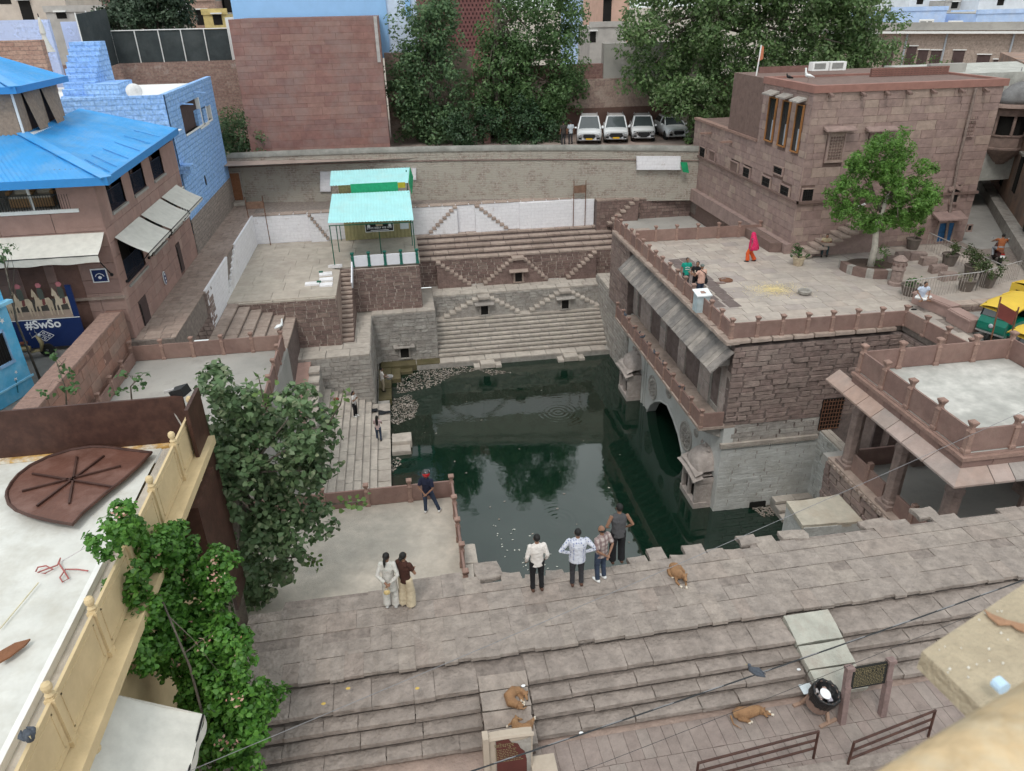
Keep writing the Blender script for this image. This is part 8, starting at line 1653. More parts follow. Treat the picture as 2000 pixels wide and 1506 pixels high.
p = PZ(766,1184,0); person('woman in pale printed kurta with long ponytail, hands behind her back', p, -8, 1.62, patcloth('floral_print', (.54,.52,.49), (.3,.24,.23), 16, .24, 'VORONOI', (.44,.5,.45)), MATS['cloth_floral_print'], WHS, 1, 'pony', BACKH, headturn=-15, kurta=.36, wide=.5, girth=.88)
bg_ = empty('handbag', p+Vector((-.08,-.24,.62)), 'small yellowish bag held behind by the woman in printed kurta', 'bag'); MB().ball(p+Vector((-.06,-.26,.68)), .08,.03,.07,10,6).build('pouch', mat('straw_bag', [(.55,.42,.2)], var=.3, nscale=20), bg_, True); MB().tube([p+Vector((-.12,-.25,.72)), p+Vector((-.06,-.24,.86)), p+Vector((.0,-.25,.72))], .006, 5).build('strap', MATS['straw_bag'], bg_)
person('woman in dark brown top and wide beige trousers on the court', PZ(797,1183,0), -32, 1.62, CL('brown_knit', (.055,.022,.016)), CL('beige', (.5,.42,.3)), mat('pale_sandal', [(.55,.45,.35)], bump=0), .45, 'bun', dict(eL=(-.24,.06,1.1), wL=(.02,.2,1.08), eR=(.27,.05,1.1), wR=(.0,.23,1.05)), headturn=-5, wide=.85, girth=.88)
ROOTH, (hd_, _) = person('man in navy shirt and jeans wearing a red and black helmet', PZ(838,1001,-3), -22, 1.72, CL('navy', (.014,.018,.04)), JEAN, WHS, .8, None, dict(BACKH, kR=(.2,.1,.5), aR=(.34,.12,.08), kL=(-.1,.0,.49)), headturn=-20)
hm = empty('helmet', (0,0,0), 'shiny red and black helmet on the head of the man in navy', 'helmet'); hw_ = ROOTH.matrix_basis @ (hd_+Vector((0,-.005,.02))); b = MB(); b.ball(hw_, .135,.15,.14,18,12); b.build('shell', mat('helmet_red', [(.38,.015,.02)], bump=0, rough=.15, coat=.8), hm, True); b = MB(); b.ball(hw_+Vector((0,.01,.03)), .132,.148,.125,18,12); b.build('crown', mat('helmet_dark', [(.03,.032,.036)], bump=0, rough=.15, coat=.8), hm, True); b = MB(); b.ball(hw_+Vector((.05,.05,.055)), .09,.1,.06,12,8); b.build('visor', mat('helmet_visor', [(.25,.26,.28)], bump=0, rough=.1), hm, True)
person('young man in white shirt and black trousers standing alone at the brink', PZ(1049,1152,0), 2, 1.7, CL('white_shirt', (.66,.62,.59)), BLK, mat('brown_shoe', [(.1,.05,.035)], bump=0), 1, 'short', dict(eL=(-.25,-.05,1.1), wL=(-.24,.08,.88), eR=(.25,-.05,1.1), wR=(.24,.08,.88)), girth=.95)
person('man in pale blue dotted shirt with hands on his hips', PZ(1126,1142,0), -4, 1.72, patcloth('dotted_blue', (.55,.57,.64), (.12,.15,.32), 17, .33), DK, mat('brown_shoe', [(.1,.05,.035)]), 1, 'short', AKIM, girth=1.18, shirt_len=.04)
person('balding man in plaid shirt, jeans and white sneakers', PZ(1172,1132,0), 28, 1.66, patcloth('plaid', (.42,.36,.34), (.13,.07,.08), 2.4, .42, 'WAVE', (.16,.1,.1)), JEAN, WHS, .85, 'bald', BACKH, headturn=10, girth=1.05)
person('tall man in grey sleeveless top and loose black trousers at the brink', PZ(1204,1098,0), 0, 1.83, CL('grey_tank', (.075,.075,.08)), BLK, mat('brown_shoe', [(.1,.05,.035)]), 0, 'short', dict(eL=(-.3,-.05,1.13), wL=(-.23,.12,.97), eR=(.32,-.06,1.13), wR=(.23,.1,.95)), bare=True, wide=.35)
person('woman in white top and black trousers holding a phone on the steps', onstep(695,813), -120, 1.6, CL('white_top', (.62,.6,.58)), BLK, WHS, .3, 'long', dict(eL=(-.2,.1,1.12), wL=(-.06,.22,1.27), eR=(.2,.1,1.12), wR=(.06,.22,1.27)), girth=.86)
person('woman with very long black hair in pink top and jeans by the water', onstep(741,861), -12, 1.6, CL('pink_top', (.5,.38,.38)), JEAN, None, .4, 'long', dict(eL=(-.22,.06,1.12), wL=(-.1,.2,1.2), eR=(.24,.08,1.14), wR=(.08,.22,1.25)), girth=.88)
q = PZ(749,764,-8.48); person('man in white shirt and khaki trousers carrying a basin on the mossy ledge', q, -75, 1.62, CL('white_shirt', (.66,.62,.59)), CL('khaki', (.36,.3,.22)), None, .5, 'short', dict(eL=(-.22,.1,1.12), wL=(-.14,.34,1.0), eR=(.22,.1,1.12), wR=(.14,.34,1.0)))
bs = empty('basin', q, 'grey metal basin carried over the water at the mossy ledge', 'basin'); MB().lathe([(.16,0),(.24,.16),(.25,.17),(.2,.15),(.14,.03),(.02,.02)], q+Vector((.45,.1,.78)), 16).build('bowl', mat('grey_metal', [(.3,.3,.3)], bump=0, rough=.4), bs)
person('man in green printed T-shirt facing the others on the terrace', PZ(1337,566,0), 175, 1.66, CL('green_tee', (.01,.27,.2)), CL('dark_grey_trousers', (.05,.05,.055)), None, .5, 'short', dict(eL=(-.26,-.02,1.12), wL=(-.25,.05,.88), eR=(.26,-.02,1.12), wR=(.25,.05,.88)))
G_ = bpy.data.objects['person.010']; b = MB()
for k in range(5): x = -.1+.045*k; b.box(x, x+.032, .134, .139, 1.22-.012*abs(k-2), 1.262-.012*abs(k-2))
for k in range(6): x = -.1+.034*k; b.box(x, x+.028, .130, .1345, 1.1, 1.14)
o = b.build('shirt_print', WHS, G_, False, True); o['kind'] = 'stuff'
person('man in black T-shirt with square print looking down at a phone', PZ(1357,577,0), 150, 1.74, BLK, BLK, None, .5, 'short', dict(eL=(-.25,.08,1.13), wL=(-.08,.25,1.13), eR=(.25,.08,1.13), wR=(.08,.25,1.13)), lean=.05); G_ = bpy.data.objects['person.011']; bxp = MB().box(-.1,.1,.128,.134,1.15,1.28).build('shirt_print', mat('cream_print', [(.55,.48,.38)], bump=0), G_, False, True)
person('man in peach shirt and grey cap with a dark sling bag', PZ(1366,583,0), 20, 1.7, CL('peach', (.58,.36,.29)), JEAN, None, .5, None, dict(eL=(-.34,.1,1.16), wL=(-.38,.38,1.24), eR=(.25,0,1.12), wR=(.2,.12,.95)), girth=1.15); G_ = bpy.data.objects['person.012']; MB().ball((0,.025,1.64), .094,.105,.075,14,8).build('cap', CL('grey_cap', (.14,.16,.15), var=.4), G_, True, True)
q = PZ(1366,583,0); sbg = empty('sling_bag', q, 'dark sling bag worn by the man in the peach shirt', 'bag'); MB().ball(q+Vector((.22,-.02,.88)), .09,.13,.16,10,7).build('bag', BLK, sbg, True); MB().tube([q+Vector((.24,-.05,1.0)), q+Vector((.1,-.16,1.3)), q+Vector((-.1,-.08,1.45))], .018, 5).build('strap', BLK, sbg)
# veiled woman: long veil over the head, printed tunic, orange trousers
q = PZ(1464,511,0); vr, (hdv, _) = person('woman under a bright pink-red veil walking in orange trousers', q, 62, 1.62, patcloth('maroon_print', (.22,.04,.08), (.5,.35,.35), 20, .25), CL('orange', (.62,.1,.03)), None, .9, 'bun', dict(kL=(-.1,.16,.52), aL=(-.1,.12,.09), kR=(.1,-.02,.5), aR=(.1,-.26,.1)), kurta=.25, wide=.7)
VEIL = patcloth('veil', (.55,.02,.1), (.7,.3,.35), 26, .16); b = MB(); b.tube([(0,-.02,1.72),(0,-.02,1.66),(0,-.03,1.55),(0,-.05,1.42),(0,-.06,1.3),(0,-.09,1.05),(0,-.12,.85),(0,-.13,.74)], [(.05,.06),(.1,.12),(.12,.14),(.2,.16),(.26,.2),(.3,.25),(.33,.28),(.34,.29)], 22, up=(1,0,0))
for i in range(len(b.v)): x, y, z = b.v[i]; k = math.atan2(y, x); b.v[i] = (x*(1+.05*math.sin(k*7+z*6)*(1.7-z)), y*(1+.05*math.sin(k*7+z*6)*(1.7-z)), z)
o = b.build('veil', VEIL, vr, True, True)
# seated people
SIT = dict(pel=(0,0,.5), kL=(-.13,.42,.56), aL=(-.14,.45,.1), kR=(.13,.42,.52), aR=(.14,.5,.08), eL=(-.25,.18,.75), wL=(-.08,.34,.78), eR=(.25,.18,.75), wR=(.08,.34,.78))
person('man in beige shirt reading while seated on the wall stair', Vector((PY(1612,482,36.4).x, 36.4, PY(1612,482,36.4).z-.42)), 150, 1.66, CL('beige_shirt', (.45,.37,.24)), CL('dark_teal', (.03,.05,.055)), None, .5, 'short', SIT, lean=.3)
CROSS = dict(pel=(0,0,.12), kL=(-.34,.2,.14), aL=(.1,.34,.06), kR=(.34,.2,.14), aR=(-.1,.36,.08), eL=(-.28,.12,.4), wL=(-.2,.28,.2), eR=(.28,.12,.4), wR=(.16,.3,.18))
q = PZ(1797,583,.55); person('man in white and pale blue kurta sitting cross-legged on the bench', q, 172, 1.7, CL('pale_kurta', (.5,.56,.68)), CL('white_pyjama', (.66,.66,.66)), SKIN, .7, 'short', CROSS, lean=.25, kurta=.02)
for k, (x, c_, lab) in enumerate(((1100,(.05,.045,.04),'person in dark waistcoat walking behind the boundary wall'),(1114,(.42,.46,.5),'person in pale grey shirt walking behind the boundary wall'))):
    q = PY(x, 290, 57.6); person(lab, Vector((q.x, 57.6, 3.0)), 10, 1.72, CL('far%d' % k, c_), DK, None, .8, 'short', face=False)

# ================================================================== DOGS AND BIRDS
FUR = mat('tan_fur', [(.27,.15,.078)], var=.25, nscale=7, bump=.4, bscale=45, rough=.9, stain=(.42,.26,.13), stainamt=.3, sscale=4); FURW = mat('white_fur', [(.62,.55,.46)], var=.1, bump=.2, bscale=45)
def dog(label, loc, deg, spine, head, legs, tail, sc=1.0):
    """lying dog from a spine of (x,y,z,r), head (pos, dir), legs as point lists; local frame"""
    root = empty('dog', loc, label, 'dog', rz=R(deg)); b = MB(); b.tube([p_[:3] for p_ in spine], [p_[3] for p_ in spine], 14)
    hp, hdn = Vector(head[0]), Vector(head[1]).normalized(); b.tube([Vector(spine[-1][:3]), hp], [.075,.07], 10); b.ball(hp, .075,.075,.07,12,8); b.tube([hp, hp+hdn*.1, hp+hdn*.17], [.06,.04,.028], 10); u, v_ = ortho(hdn)
    for s in (-1,1): b.tube([hp+u*s*.05-hdn*.02, hp+u*s*.07+Vector((0,0,.05))-hdn*.02, hp+u*s*.075+Vector((0,0,.095))-hdn*.01], [.03,.024,.008], 6)
    for l in legs: b.tube([q_[:3] for q_ in l], [q_[3] for q_ in l], 8)
    b.tube([t[:3] for t in tail], [t[3] for t in tail], 7); remesh(b.build('body', FUR, root, True, True), .013)
    MB().ball(hp+hdn*.175, .018).build('nose', M_BLACK, root, True, True)
    for s in (-1,1): MB().ball(hp+hdn*.055+u*s*.04+Vector((0,0,.035)), .012).build('eye', M_BLACK, root, True, True)
    for l in legs:
        e, f = Vector(l[-1][:3]), Vector(l[-2][:3]); MB().tube([e.lerp(f,.3), e+(e-f).normalized()*.02], [l[-1][3]*1.15, l[-1][3]*1.25], 8).build('white_paw', FURW, root, True, True)
    root.scale = (sc,)*3; return root
dog('tan dog lying on the court looking at the camera with paws stretched forward', PZ(1323,1128,0.01), 186, [(0,-.38,.13,.1),(0,-.25,.17,.17),(.03,-.05,.18,.165),(0,.12,.2,.13),(-.02,.22,.26,.085)], ((-.05,.3,.3), (.1,1,-.35)), [[(.1,.1,.12,.06),(.14,.22,.05,.035),(.08,.42,.03,.025)],[(-.1,.12,.12,.06),(-.12,.28,.05,.035),(-.04,.5,.03,.025)],[(-.14,-.25,.14,.1),(-.26,-.12,.06,.05),(-.2,.05,.03,.028)],[(.14,-.25,.14,.1),(.2,-.1,.08,.05),(.14,.0,.03,.028)]], [(0,-.42,.1,.03),(-.2,-.4,.04,.025),(-.3,-.28,.03,.012)], .85)
zs = lambda y, x0: -.13+.3*((y-edgeY(x0))+.2)
q = PZ(1012,1369,-.33); q.z = zs(q.y, 1.0)+.05
CURL = [(-.05,-.22,.1,.09),(-.2,-.12,.13,.14),(-.22,.06,.14,.15),(-.08,.2,.14,.13),(.1,.2,.13,.09)]
dog('tan dog curled up asleep at the top of the stone buttress', q, 0, CURL, ((.2,.08,.1), (.15,-1,-.2)), [[(-.02,.18,.1,.06),(.06,.06,.05,.04),(.08,-.06,.03,.025)],[(.06,.2,.08,.05),(.12,.02,.04,.03),(.14,-.12,.03,.024)],[(-.1,-.18,.1,.1),(.02,-.12,.06,.05),(.08,-.16,.03,.026)],[(-.06,-.24,.08,.08),(.06,-.22,.05,.04),(.12,-.18,.03,.025)]], [(-.02,-.28,.06,.03),(.1,-.3,.04,.025),(.18,-.24,.03,.012)], .82)
q = PZ(1020,1425,-.6); q.z = zs(q.y, 1.0)+.04
dog('tan dog asleep behind the arched sign', q, 95, CURL, ((.16,.12,.1), (-.2,-1,-.2)), [[(-.02,.18,.1,.06),(.1,.3,.05,.035),(.05,.42,.03,.025)],[(.06,.2,.08,.05),(.2,.1,.04,.03),(.24,-.06,.03,.024)],[(-.1,-.18,.1,.1),(.02,-.3,.06,.05),(.1,-.38,.03,.026)],[(-.06,-.24,.08,.08),(.06,-.3,.05,.04),(.14,-.4,.03,.025)]], [(-.02,-.28,.06,.03),(.1,-.34,.04,.025),(.18,-.3,.03,.012)], .75)
dog('tan dog stretched asleep on the pavement at the foot of the steps', PZ(1462,1395,-.985), -88, [(0,-.42,.1,.08),(.02,-.28,.14,.15),(.06,-.05,.15,.14),(.04,.15,.15,.125),(-.02,.28,.12,.08)], ((.06,.33,.09), (.8,.25,-.15)), [[(.06,.2,.08,.055),(.1,.42,.04,.034),(.16,.56,.03,.025)],[(-.02,.22,.06,.05),(.04,.42,.04,.03),(.06,.52,.03,.024)],[(.08,-.28,.1,.11),(.2,-.18,.07,.05),(.24,-.04,.03,.026)],[(.1,-.3,.06,.08),(.16,-.2,.04,.04),(.26,-.1,.03,.025)]], [(0,-.48,.08,.03),(.2,-.5,.03,.022),(.38,-.36,.03,.01)], .88)
def bird(name, label, loc, deg, m_, L_=.3, neck=.0, legs=0, group=None, cat='bird', wing=True):
    root = empty(name, loc, label, cat, group, rz=R(deg)); k = L_/.3; z = legs; b = MB(); b.tube([(0,-.17*k,.03*k+z),(0,-.1*k,.06*k+z),(0,0,.085*k+z),(0,.08*k,.11*k+z),(0,.105*k,.16*k+z+neck*.5),(0,.11*k,.18*k+z+neck)], [.008*k,.035*k,.06*k,.05*k,.028*k,.024*k], 10); b.ball((0,.115*k,.195*k+z+neck), .028*k,.032*k,.028*k,8,6); b.build('body', m_, root, True, True)
    MB().tube([(0,.14*k,.195*k+z+neck),(0,.185*k+neck*.3,.185*k+z+neck)], [.01*k,.002], 6).build('beak', mat('beak', [(.3,.25,.15)], bump=0), root, False, True)
    for s in (-1,1): MB().tube([(s*.045*k,.05*k,.1*k+z),(s*.06*k,-.04*k,.09*k+z),(s*.03*k,-.17*k,.05*k+z)], [.02*k,.035*k,.008*k], 6).build('wing', m_, root, True, True)
    if legs:
        for s in (-1,1): MB().tube([(s*.025,0,z+.03),(s*.025,0,0)], .006, 5).build('leg', M_BLACK, root, False, True)
    return root
PG = mat('slate_feather', [(.07,.08,.1)], var=.4, nscale=20, bump=0); EG = mat('white_feather', [(.72,.73,.74)], var=.05, bump=0); CRW = mat('crow_feather', [(.02,.02,.022)], bump=0)
bird('pigeon', 'grey pigeon perched on the cream balustrade at lower left', Vector((NX+.115, PX(54,1440,NX+.1).y, RZN+.88)), -140, PG, .34)
pw_ = sag(PY(880,1520,7.0), PY(2050,1115,8.2), .05, 200); tgt = min(pw_, key=lambda p_: (p_-CAM).normalized().dot(-_ray(1478,1330).normalized())); bird('pigeon', 'dark pigeon sitting on the thick power cable', tgt, 60, PG, .28)
bird('egret', 'white egret perched on the railing post corner at left', Vector((-5.7,30.75,.22)), -60, EG, .4, .12, .12); bird('egret', 'white egret standing on the roof corner of the red building', PY(1578,160,38.0), 60, EG, .5, .15, .15); bird('crow', 'black crow on the parapet of the red building', PY(1541,155,39.5), 90, CRW, .4)
for k in range(11):
    y = (38.2,36.9,36.2,35.6,34.9,33.6,32.9,32.2,31.5,29.9,29.0)[k]; top_ = k % 2 == 0; bird('pigeon', ['pigeon on the balcony railing, farthest', 'pigeon on the balcony ledge, farthest', 'second pigeon on the balcony railing', 'second pigeon on the balcony ledge', 'third pigeon on the balcony railing', 'third pigeon on the balcony ledge', 'fourth pigeon on the balcony railing', 'fourth pigeon on the balcony ledge', 'fifth pigeon on the balcony railing', 'fifth pigeon on the balcony ledge', 'pigeon on the balcony railing, nearest'][k], (12.3, y, -3.48) if top_ else (12.22, y+.3, -4.18) if 0 else (12.3,y,-3.48) if top_ else (12.75, y, -4.18), random.uniform(0,360), PG, .3, group='pigeons on the balcony')

# ================================================================== VEHICLES
def wheel(root, c, r, w_, axis=(1,0,0)):
    t = MB().lathe([(r*.62,-w_/2),(r*.95,-w_/2),(r,-w_*.35),(r,w_*.35),(r*.95,w_/2),(r*.62,w_/2)], c, 20, axis).build('wheel', mat('tyre_rubber', [(.02,.02,.02)], bump=0), root, False, True); d = MB().lathe([(r*.6,-w_*.4),(r*.6,w_*.42),(r*.2,w_*.5),(.01,w_*.5)], c, 12, axis); d.build('rim', mat('alloy', [(.35,.35,.36)], bump=0, rough=.35, metal=.6), t, False, True)
CARW = mat('white_car_paint', [(.72,.73,.75)], var=.02, bump=0, rough=.25, coat=.6, spec=.5); GLS = mat('car_glass', [(.05,.06,.065)], var=.1, bump=0, rough=.05, spec=.8); LAMP = mat('headlamp', [(.4,.42,.45)], bump=0, rough=.1); PLT = mat('yellow_plate', [(.65,.38,.02)], bump=0)
def suv(label, loc, deg, grille, plate=True, w_=1.85, h_=1.75, L_=4.6, rail=True):
    """local frame: front at +y"""
    root = empty('parked_car', loc, label, 'car', 'cars parked behind the wall', rz=R(deg)); hw = w_/2; f = L_/2
    def sec(y, zb, zs, zt, ws, wt): return [(-ws,y,zb),(-ws-.02,y,(zb+zs)/2),(-ws,y,zs),(-wt,y,zt),(-wt*.6,y,zt+.04),(wt*.6,y,zt+.04),(wt,y,zt),(ws,y,zs),(ws+.02,y,(zb+zs)/2),(ws,y,zb)]
    S = [sec(-f,.5,.9,.95,hw*.85,hw*.75), sec(-f+.1,.35,1.0,1.1,hw*.97,hw*.85), sec(-f+.5,.3,1.0,1.08,hw,hw*.9), sec(f-1.55,.3,1.0,1.06,hw,hw*.9), sec(f-.9,.3,.95,1.0,hw,hw*.86), sec(f-.25,.32,.8,.9,hw*.95,hw*.8), sec(f,.38,.7,.78,hw*.82,hw*.7)]
    b = MB(); [b.v.extend(s) for s in S]; n_ = 10
    for i in range(len(S)-1):
        for k in range(n_-1): a = i*n_+k; b.f.append((a,a+1,a+1+n_,a+n_))
        b.f.append((i*n_+n_-1,i*n_,i*n_+n_,i*n_+2*n_-1))
    b.f.append(tuple(range(n_))); b.f.append(tuple(reversed(range((len(S)-1)*n_, len(S)*n_)))); b.build('body', CARW, root, True, True)
    cab = MB(); B_ = [(-hw*.9,-f+.15,1.05),(hw*.9,-f+.15,1.05),(hw*.9,f-1.25,1.03),(-hw*.9,f-1.25,1.03)]; Tp = [(-hw*.7,-f+.5,h_-.05),(hw*.7,-f+.5,h_-.05),(hw*.7,f-2.05,h_),(-hw*.7,f-2.05,h_)]; cab.add(B_+Tp, [(0,1,5,4),(1,2,6,5),(2,3,7,6),(3,0,4,7)]); cab.build('side_glass', GLS, root, False, True)
    rf = MB(); rf.add([(x,y,z) for x, y, z in Tp]+[(x*.96,y*.98,z+.06) for x, y, z in Tp], [(0,1,5,4),(1,2,6,5),(2,3,7,6),(3,0,4,7),(4,5,6,7)]); rf.build('roof', CARW, root, False, True)
    ws = MB(); lift = Vector((0,.012,.012)); q_ = [Vector(B_[3])+lift, Vector(B_[2])+lift, Vector(Tp[2])+lift, Vector(Tp[3])+lift]; ws.add([q_[0].lerp(q_[1],.04), q_[0].lerp(q_[1],.96), q_[3].lerp(q_[2],.96), q_[3].lerp(q_[2],.04)], [(0,1,2,3)]); ws.build('windscreen', GLS, root, False, True)
    b = MB()
    for s in (-1,1):
        b.bar(Vector(B_[2 if s > 0 else 3]), Vector(Tp[2 if s > 0 else 3]), .08); b.bar((s*hw*.89,-.4,1.04),(s*hw*.7,-.4,h_-.02),.1)
    b.build('pillar', CARW, root, False, True)
    for s in (-1,1):
        MB().ball((s*(hw+.1),f-1.55,1.08), .11,.07,.08,8,6).build('mirror', CARW, root, True, True); MB().prism([(s*hw*.5,f+.01,.8),(s*hw*.86,f-.17,.86),(s*hw*.86,f-.13,.74),(s*hw*.52,f+.03,.7)], (0,.02,.01)).build('headlight', LAMP if grille else M_BLACK, root, False, True); MB().box(s*hw*.72-.12,s*hw*.72+.12,f-.04,f+.02,.45,.58).build('fog_lamp', M_BLACK, root, False, True)
        for y in (f-.95,-f+.95): wheel(root, (s*(hw-.1),y,.36), .36, .24)
        if rail: MB().bar((s*hw*.64,-f+.6,h_+.07),(s*hw*.64,f-2.15,h_+.09),.05).build('roof_rail', MATS['alloy'], root, False, True)
    g = {0:(.45,.16,.42), 1:(.42,.22,.55), 2:(.5,.2,.5)}[grille]; b = MB(); b.prism([(-hw*g[0],f+.02,.78),(hw*g[0],f+.02,.78),(hw*g[0]*1.15,f+.03,.62),(hw*g[0]*.8,f+.03,.5),(-hw*g[0]*.8,f+.03,.5),(-hw*g[0]*1.15,f+.03,.62)], (0,.02,0)); b.build('grille', M_BLACK, root, False, True); MB().box(-hw*.7,hw*.7,f-.03,f+.05,.36,.43).build('bumper_lip', MATS['alloy'], root, False, True)
    if plate: MB().box(-.25,.25,f+.05,f+.07,.42,.53).build('number_plate', PLT if grille else M_BLACK, root, False, True)
    return root
for k, (px, gr_, pl_, lab, w_, h_) in enumerate(((1152,1,True,'white SUV with yellow plate parked leftmost behind the wall',1.88,1.82),(1203,2,True,'white SUV with wide mesh grille parked second from left',1.85,1.76),(1255,0,True,'white SUV with slim dark lamps parked third from left',1.8,1.68),(1315,1,False,'white car half hidden by the tree branches behind the wall',1.75,1.5))):
    q = PY(px, 270, 58.6 if k < 3 else 58.2); suv(lab, Vector((q.x, 58.9, 3.0)), 166+(0 if k < 3 else 10), gr_, pl_, w_, h_)
def auto(label, loc, deg):
    root = empty('auto_rickshaw', loc, label, 'auto rickshaw', 'auto rickshaws by the hall', rz=R(deg)); GRA = mat('rickshaw_green', [(.0,.14,.095)], var=.12, nscale=3, bump=0, rough=.35, coat=.3); YEL = mat('rickshaw_yellow', [(.62,.42,.05)], var=.1, nscale=2, bump=.1, rough=.6)
    b = MB(); prof = [(-1.3,.32),(-1.35,.9),(-1.2,1.0),(.55,1.0),(.7,.95),(.75,.5),(.3,.34)]; b.prism([(-.65,y,z) for y, z in prof], (1.3,0,0)); b.build('lower_body', GRA, root, False, True)
    b = MB(); b.prism([(-.56,y,z) for y, z in ((.7,.36),(.98,.42),(1.06,.6),(1.05,.88),(.92,1.1),(.7,1.1))], (1.12,0,0)); b.build('front_cowl', GRA, root, False, True); MB().ball((0,1.06,.8), .1,.04,.1,12,8).build('headlight', LAMP, root, True, True); MB().box(-.57,.57,1.0,1.08,.46,.52).build('bumper', MATS['alloy'], root, False, True)
    b = MB(); b.grid(lambda u, v: ((u-.5)*1.36, -1.35+2.35*v, 1.62+.14*math.sin(u*math.pi)**.6-.16*max(0,v-.75)*4*(v > .75)), 10, 10); b.grid(lambda u, v: (-.68 if u < .5 else .68, -1.35+2.35*v, 1.62-.14*((u*2) % 1)-.16*max(0,v-.75)*4*(v > .75)), 4, 8); b.build('canopy_roof', YEL, root, True, True)
    b = MB(); b.box(-.67,.67,-1.38,-1.33,1.0,1.66); b.box(-.68,-.64,-1.35,-.6,1.0,1.66); b.box(.64,.68,-1.35,-.6,1.0,1.66); b.build('canopy_rear', YEL, root, False, True); MB().box(-.4,.4,-1.4,-1.375,1.15,1.42).build('rear_window', M_DARK, root, False, True)
    MB().prism([(-.55,.86,1.12),(.55,.86,1.12),(.55,.72,1.58),(-.55,.72,1.58)], (0,.02,0)).build('windscreen', GLS, root, False, True); b = MB()
    for s in (-1,1): b.bar((s*.6,.85,1.05),(s*.6,.7,1.6),.05); b.bar((s*.64,-.3,1.0),(s*.64,-.3,1.6),.04)
    b.build('frame_post', M_BLACK, root, False, True); MB().box(-.6,.6,-1.1,-.5,1.0,1.12).build('rear_seat', M_BLACK, root, False, True); MB().box(-.55,.55,-.55,-.42,1.05,1.5).build('seat_back', M_BLACK, root, False, True); MB().box(-.66,.66,-1.37,-1.34,.98,1.02).build('chrome_strip', MATS['alloy'], root, False, True)
    for s in (-1,1): wheel(root, (s*.56,-.75,.25), .25, .14); MB().box(s*.68-.02,s*.68+.02,-1.3,.6,.72,.75).build('side_strip', YEL, root, False, True)
    wheel(root, (0,.95,.25), .25, .12)
    for s in (-1,1): MB().box(s*.5-.07,s*.5+.07,-1.4,-1.36,.75,.88).build('tail_lamp', mat('red_lamp', [(.4,.02,.02)], bump=0), root, False, True)
    return root
q = PZ(1925,655,-.2); auto('green and yellow auto rickshaw beside the stone bench', Vector((24.6,25.0,-.25)), 112); auto('green and yellow auto rickshaw nearest the hall roof', Vector((23.75,22.35,-.3)), 105); auto('auto rickshaw half cut off by the right edge', Vector((27.6,26.5,-.15)), -75)
def twowheeler(name, label, loc, deg, c_, cat):
    root = empty(name, loc, label, cat, rz=R(deg)); pm_ = mat('bike_paint_'+name, [c_], bump=0, rough=.3, coat=.4)
    for y in (-.6,.62): wheel(root, (0,y,.28), .28, .1)
    b = MB(); b.tube([(0,-.75,.72),(0,-.35,.7),(0,0,.72)], [(.09,.05),(.14,.07),(.1,.06)], 10, up=(1,0,0)); b.build('seat', mat('brown_seat', [(.14,.05,.03)], bump=0), root, True, True)
    b = MB(); b.tube([(0,-.8,.6),(0,-.4,.52),(0,.05,.45)], [(.1,.09),(.16,.14),(.14,.1)], 10, up=(1,0,0)); b.tube([(0,.05,.3),(0,.4,.32)], [(.15,.04),(.14,.04)], 10, up=(1,0,0)); b.tube([(0,.42,.3),(0,.5,.6),(0,.42,.95)], [(.16,.06),(.2,.08),(.12,.06)], 10, up=(1,0,0)); b.build('body', pm_, root, True, True)
    b = MB(); b.tube([(-.34,.3,1.0),(-.1,.42,1.02),(.1,.42,1.02),(.34,.3,1.0)], .018, 6); b.tube([(-.3,.32,1.0),(-.36,.3,1.2)], .008, 5); b.tube([(.3,.32,1.0),(.36,.3,1.2)], .008, 5); b.build('handlebar', MATS['alloy'], root, False, True); MB().ball((0,.5,.95), .09,.07,.09,10,7).build('headlight', LAMP, root, True, True)
    for s in (-1,1): MB().ball((s*.36,.3,1.22), .05,.015,.04,8,5).build('mirror', MATS['alloy'], root, True, True)
    b = MB(); b.tube([(0,.5,.75),(0,.62,.28)], .03, 6); b.tube([(.12,-.1,.3),(.14,-.75,.35)], .04, 8); b.build('fork', MATS['alloy'], root, False, True); MB().box(-.11,.11,-.88,-.86,.5,.62).build('number_plate', WHS, root, False, True); MB().box(-.08,.08,-.86,-.83,.64,.7).build('tail_lamp', mat('red_lamp', [(.4,.02,.02)]), root, False, True); return root
mq = PZ(1945,512,-.02); twowheeler('motorcycle', 'dark red motorcycle ridden away along the right street', mq, -28, (.06,.02,.02), 'motorcycle')
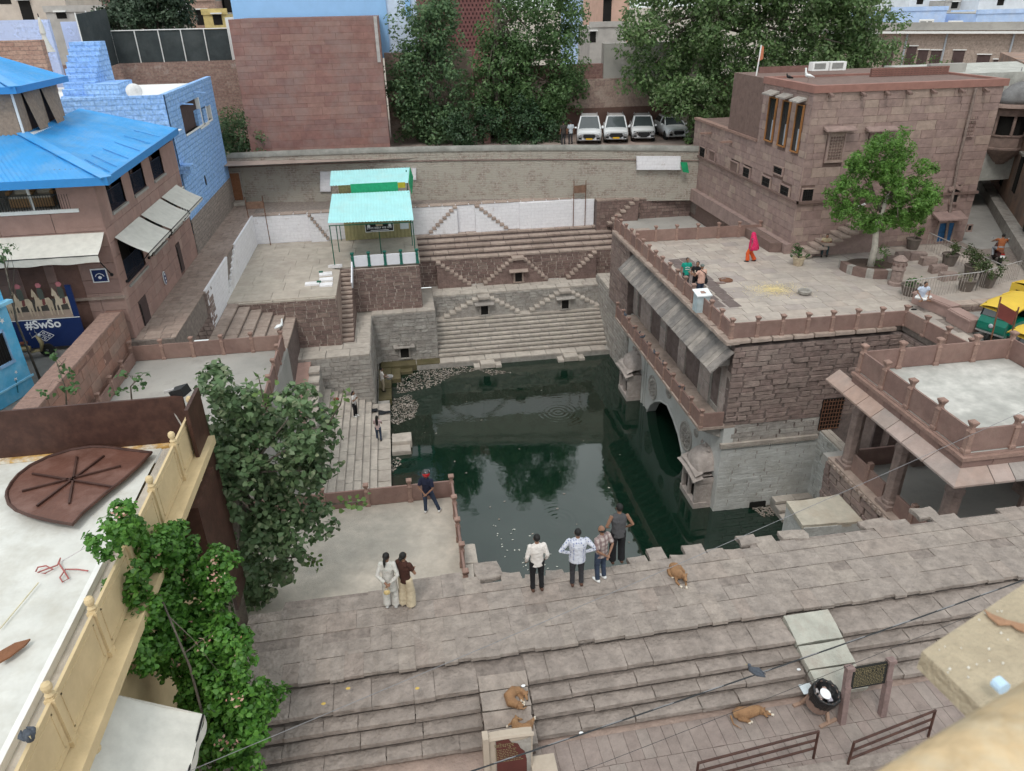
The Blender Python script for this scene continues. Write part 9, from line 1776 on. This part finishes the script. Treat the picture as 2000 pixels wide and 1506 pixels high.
RIDE = dict(pel=(0,-.1,.8), kL=(-.24,.28,.72), aL=(-.22,.1,.33), kR=(.24,.28,.72), aR=(.22,.1,.33), eL=(-.32,.18,1.12), wL=(-.34,.38,1.02), eR=(.32,.18,1.12), wR=(.34,.38,1.02))
person('rider in rust-brown shirt on the motorcycle', mq, -28, 1.7, CL('rust', (.3,.1,.04)), CL('grey_trousers', (.25,.26,.28)), None, .5, 'short', RIDE, lean=.15)
sq = PZ(60,712,0); twowheeler('scooter', 'tan scooter parked beside the blue board', PZ(64,700,0), -78, (.3,.24,.12), 'scooter')
# cafe furniture behind the balustrade
for k, (px, py) in enumerate(((35,372),(88,382))):
    q = PY(px, py, 33.0+.2*k); ch = empty('wicker_chair', (q.x,33.2,5.6), ['wicker armchair with striped cushion inside the cafe, left', 'wicker armchair inside the cafe beside the dark table'][k], 'chair'); x, y, z = q.x, 33.2, 5.6; Wk = mat('wicker', [(.3,.18,.09)], var=.3, nscale=20, bump=.3)
    b = MB(); b.tube([(x-.4,y-.3,z+.62),(x-.42,y+.2,z+.7),(x,y+.42,z+.95),(x+.42,y+.2,z+.7),(x+.4,y-.3,z+.62)], .09, 8); b.build('back_rim', Wk, ch, True); MB().box(x-.4,x+.4,y-.35,y+.35,z+.05,z+.42).build('seat_base', Wk, ch); MB().box(x-.36,x+.36,y-.36,y+.3,z+.42,z+.52).build('cushion', mat('striped_cushion', [(.5,.45,.38)], bump=0), ch); MB().box(x-.3,x+.3,y+.1,y+.3,z+.5,z+.95).build('back_cushion', MATS['striped_cushion'], ch)
q = PY(138,375,33.0); tbq = empty('cafe_table', (q.x,33.1,5.6), 'dark square cafe table on thin legs behind the balustrade', 'table'); MB().box(q.x-.55,q.x+.55,32.7,33.6,6.32,6.37).build('table_top', M_BLACK, tbq)
for sx, sy in ((-.5,32.75),(.5,32.75),(-.5,33.5),(.5,33.5)): MB().bar((q.x+sx,sy,5.6),(q.x+sx*.8,sy,6.32),.03).build('leg', M_BLACK, tbq)
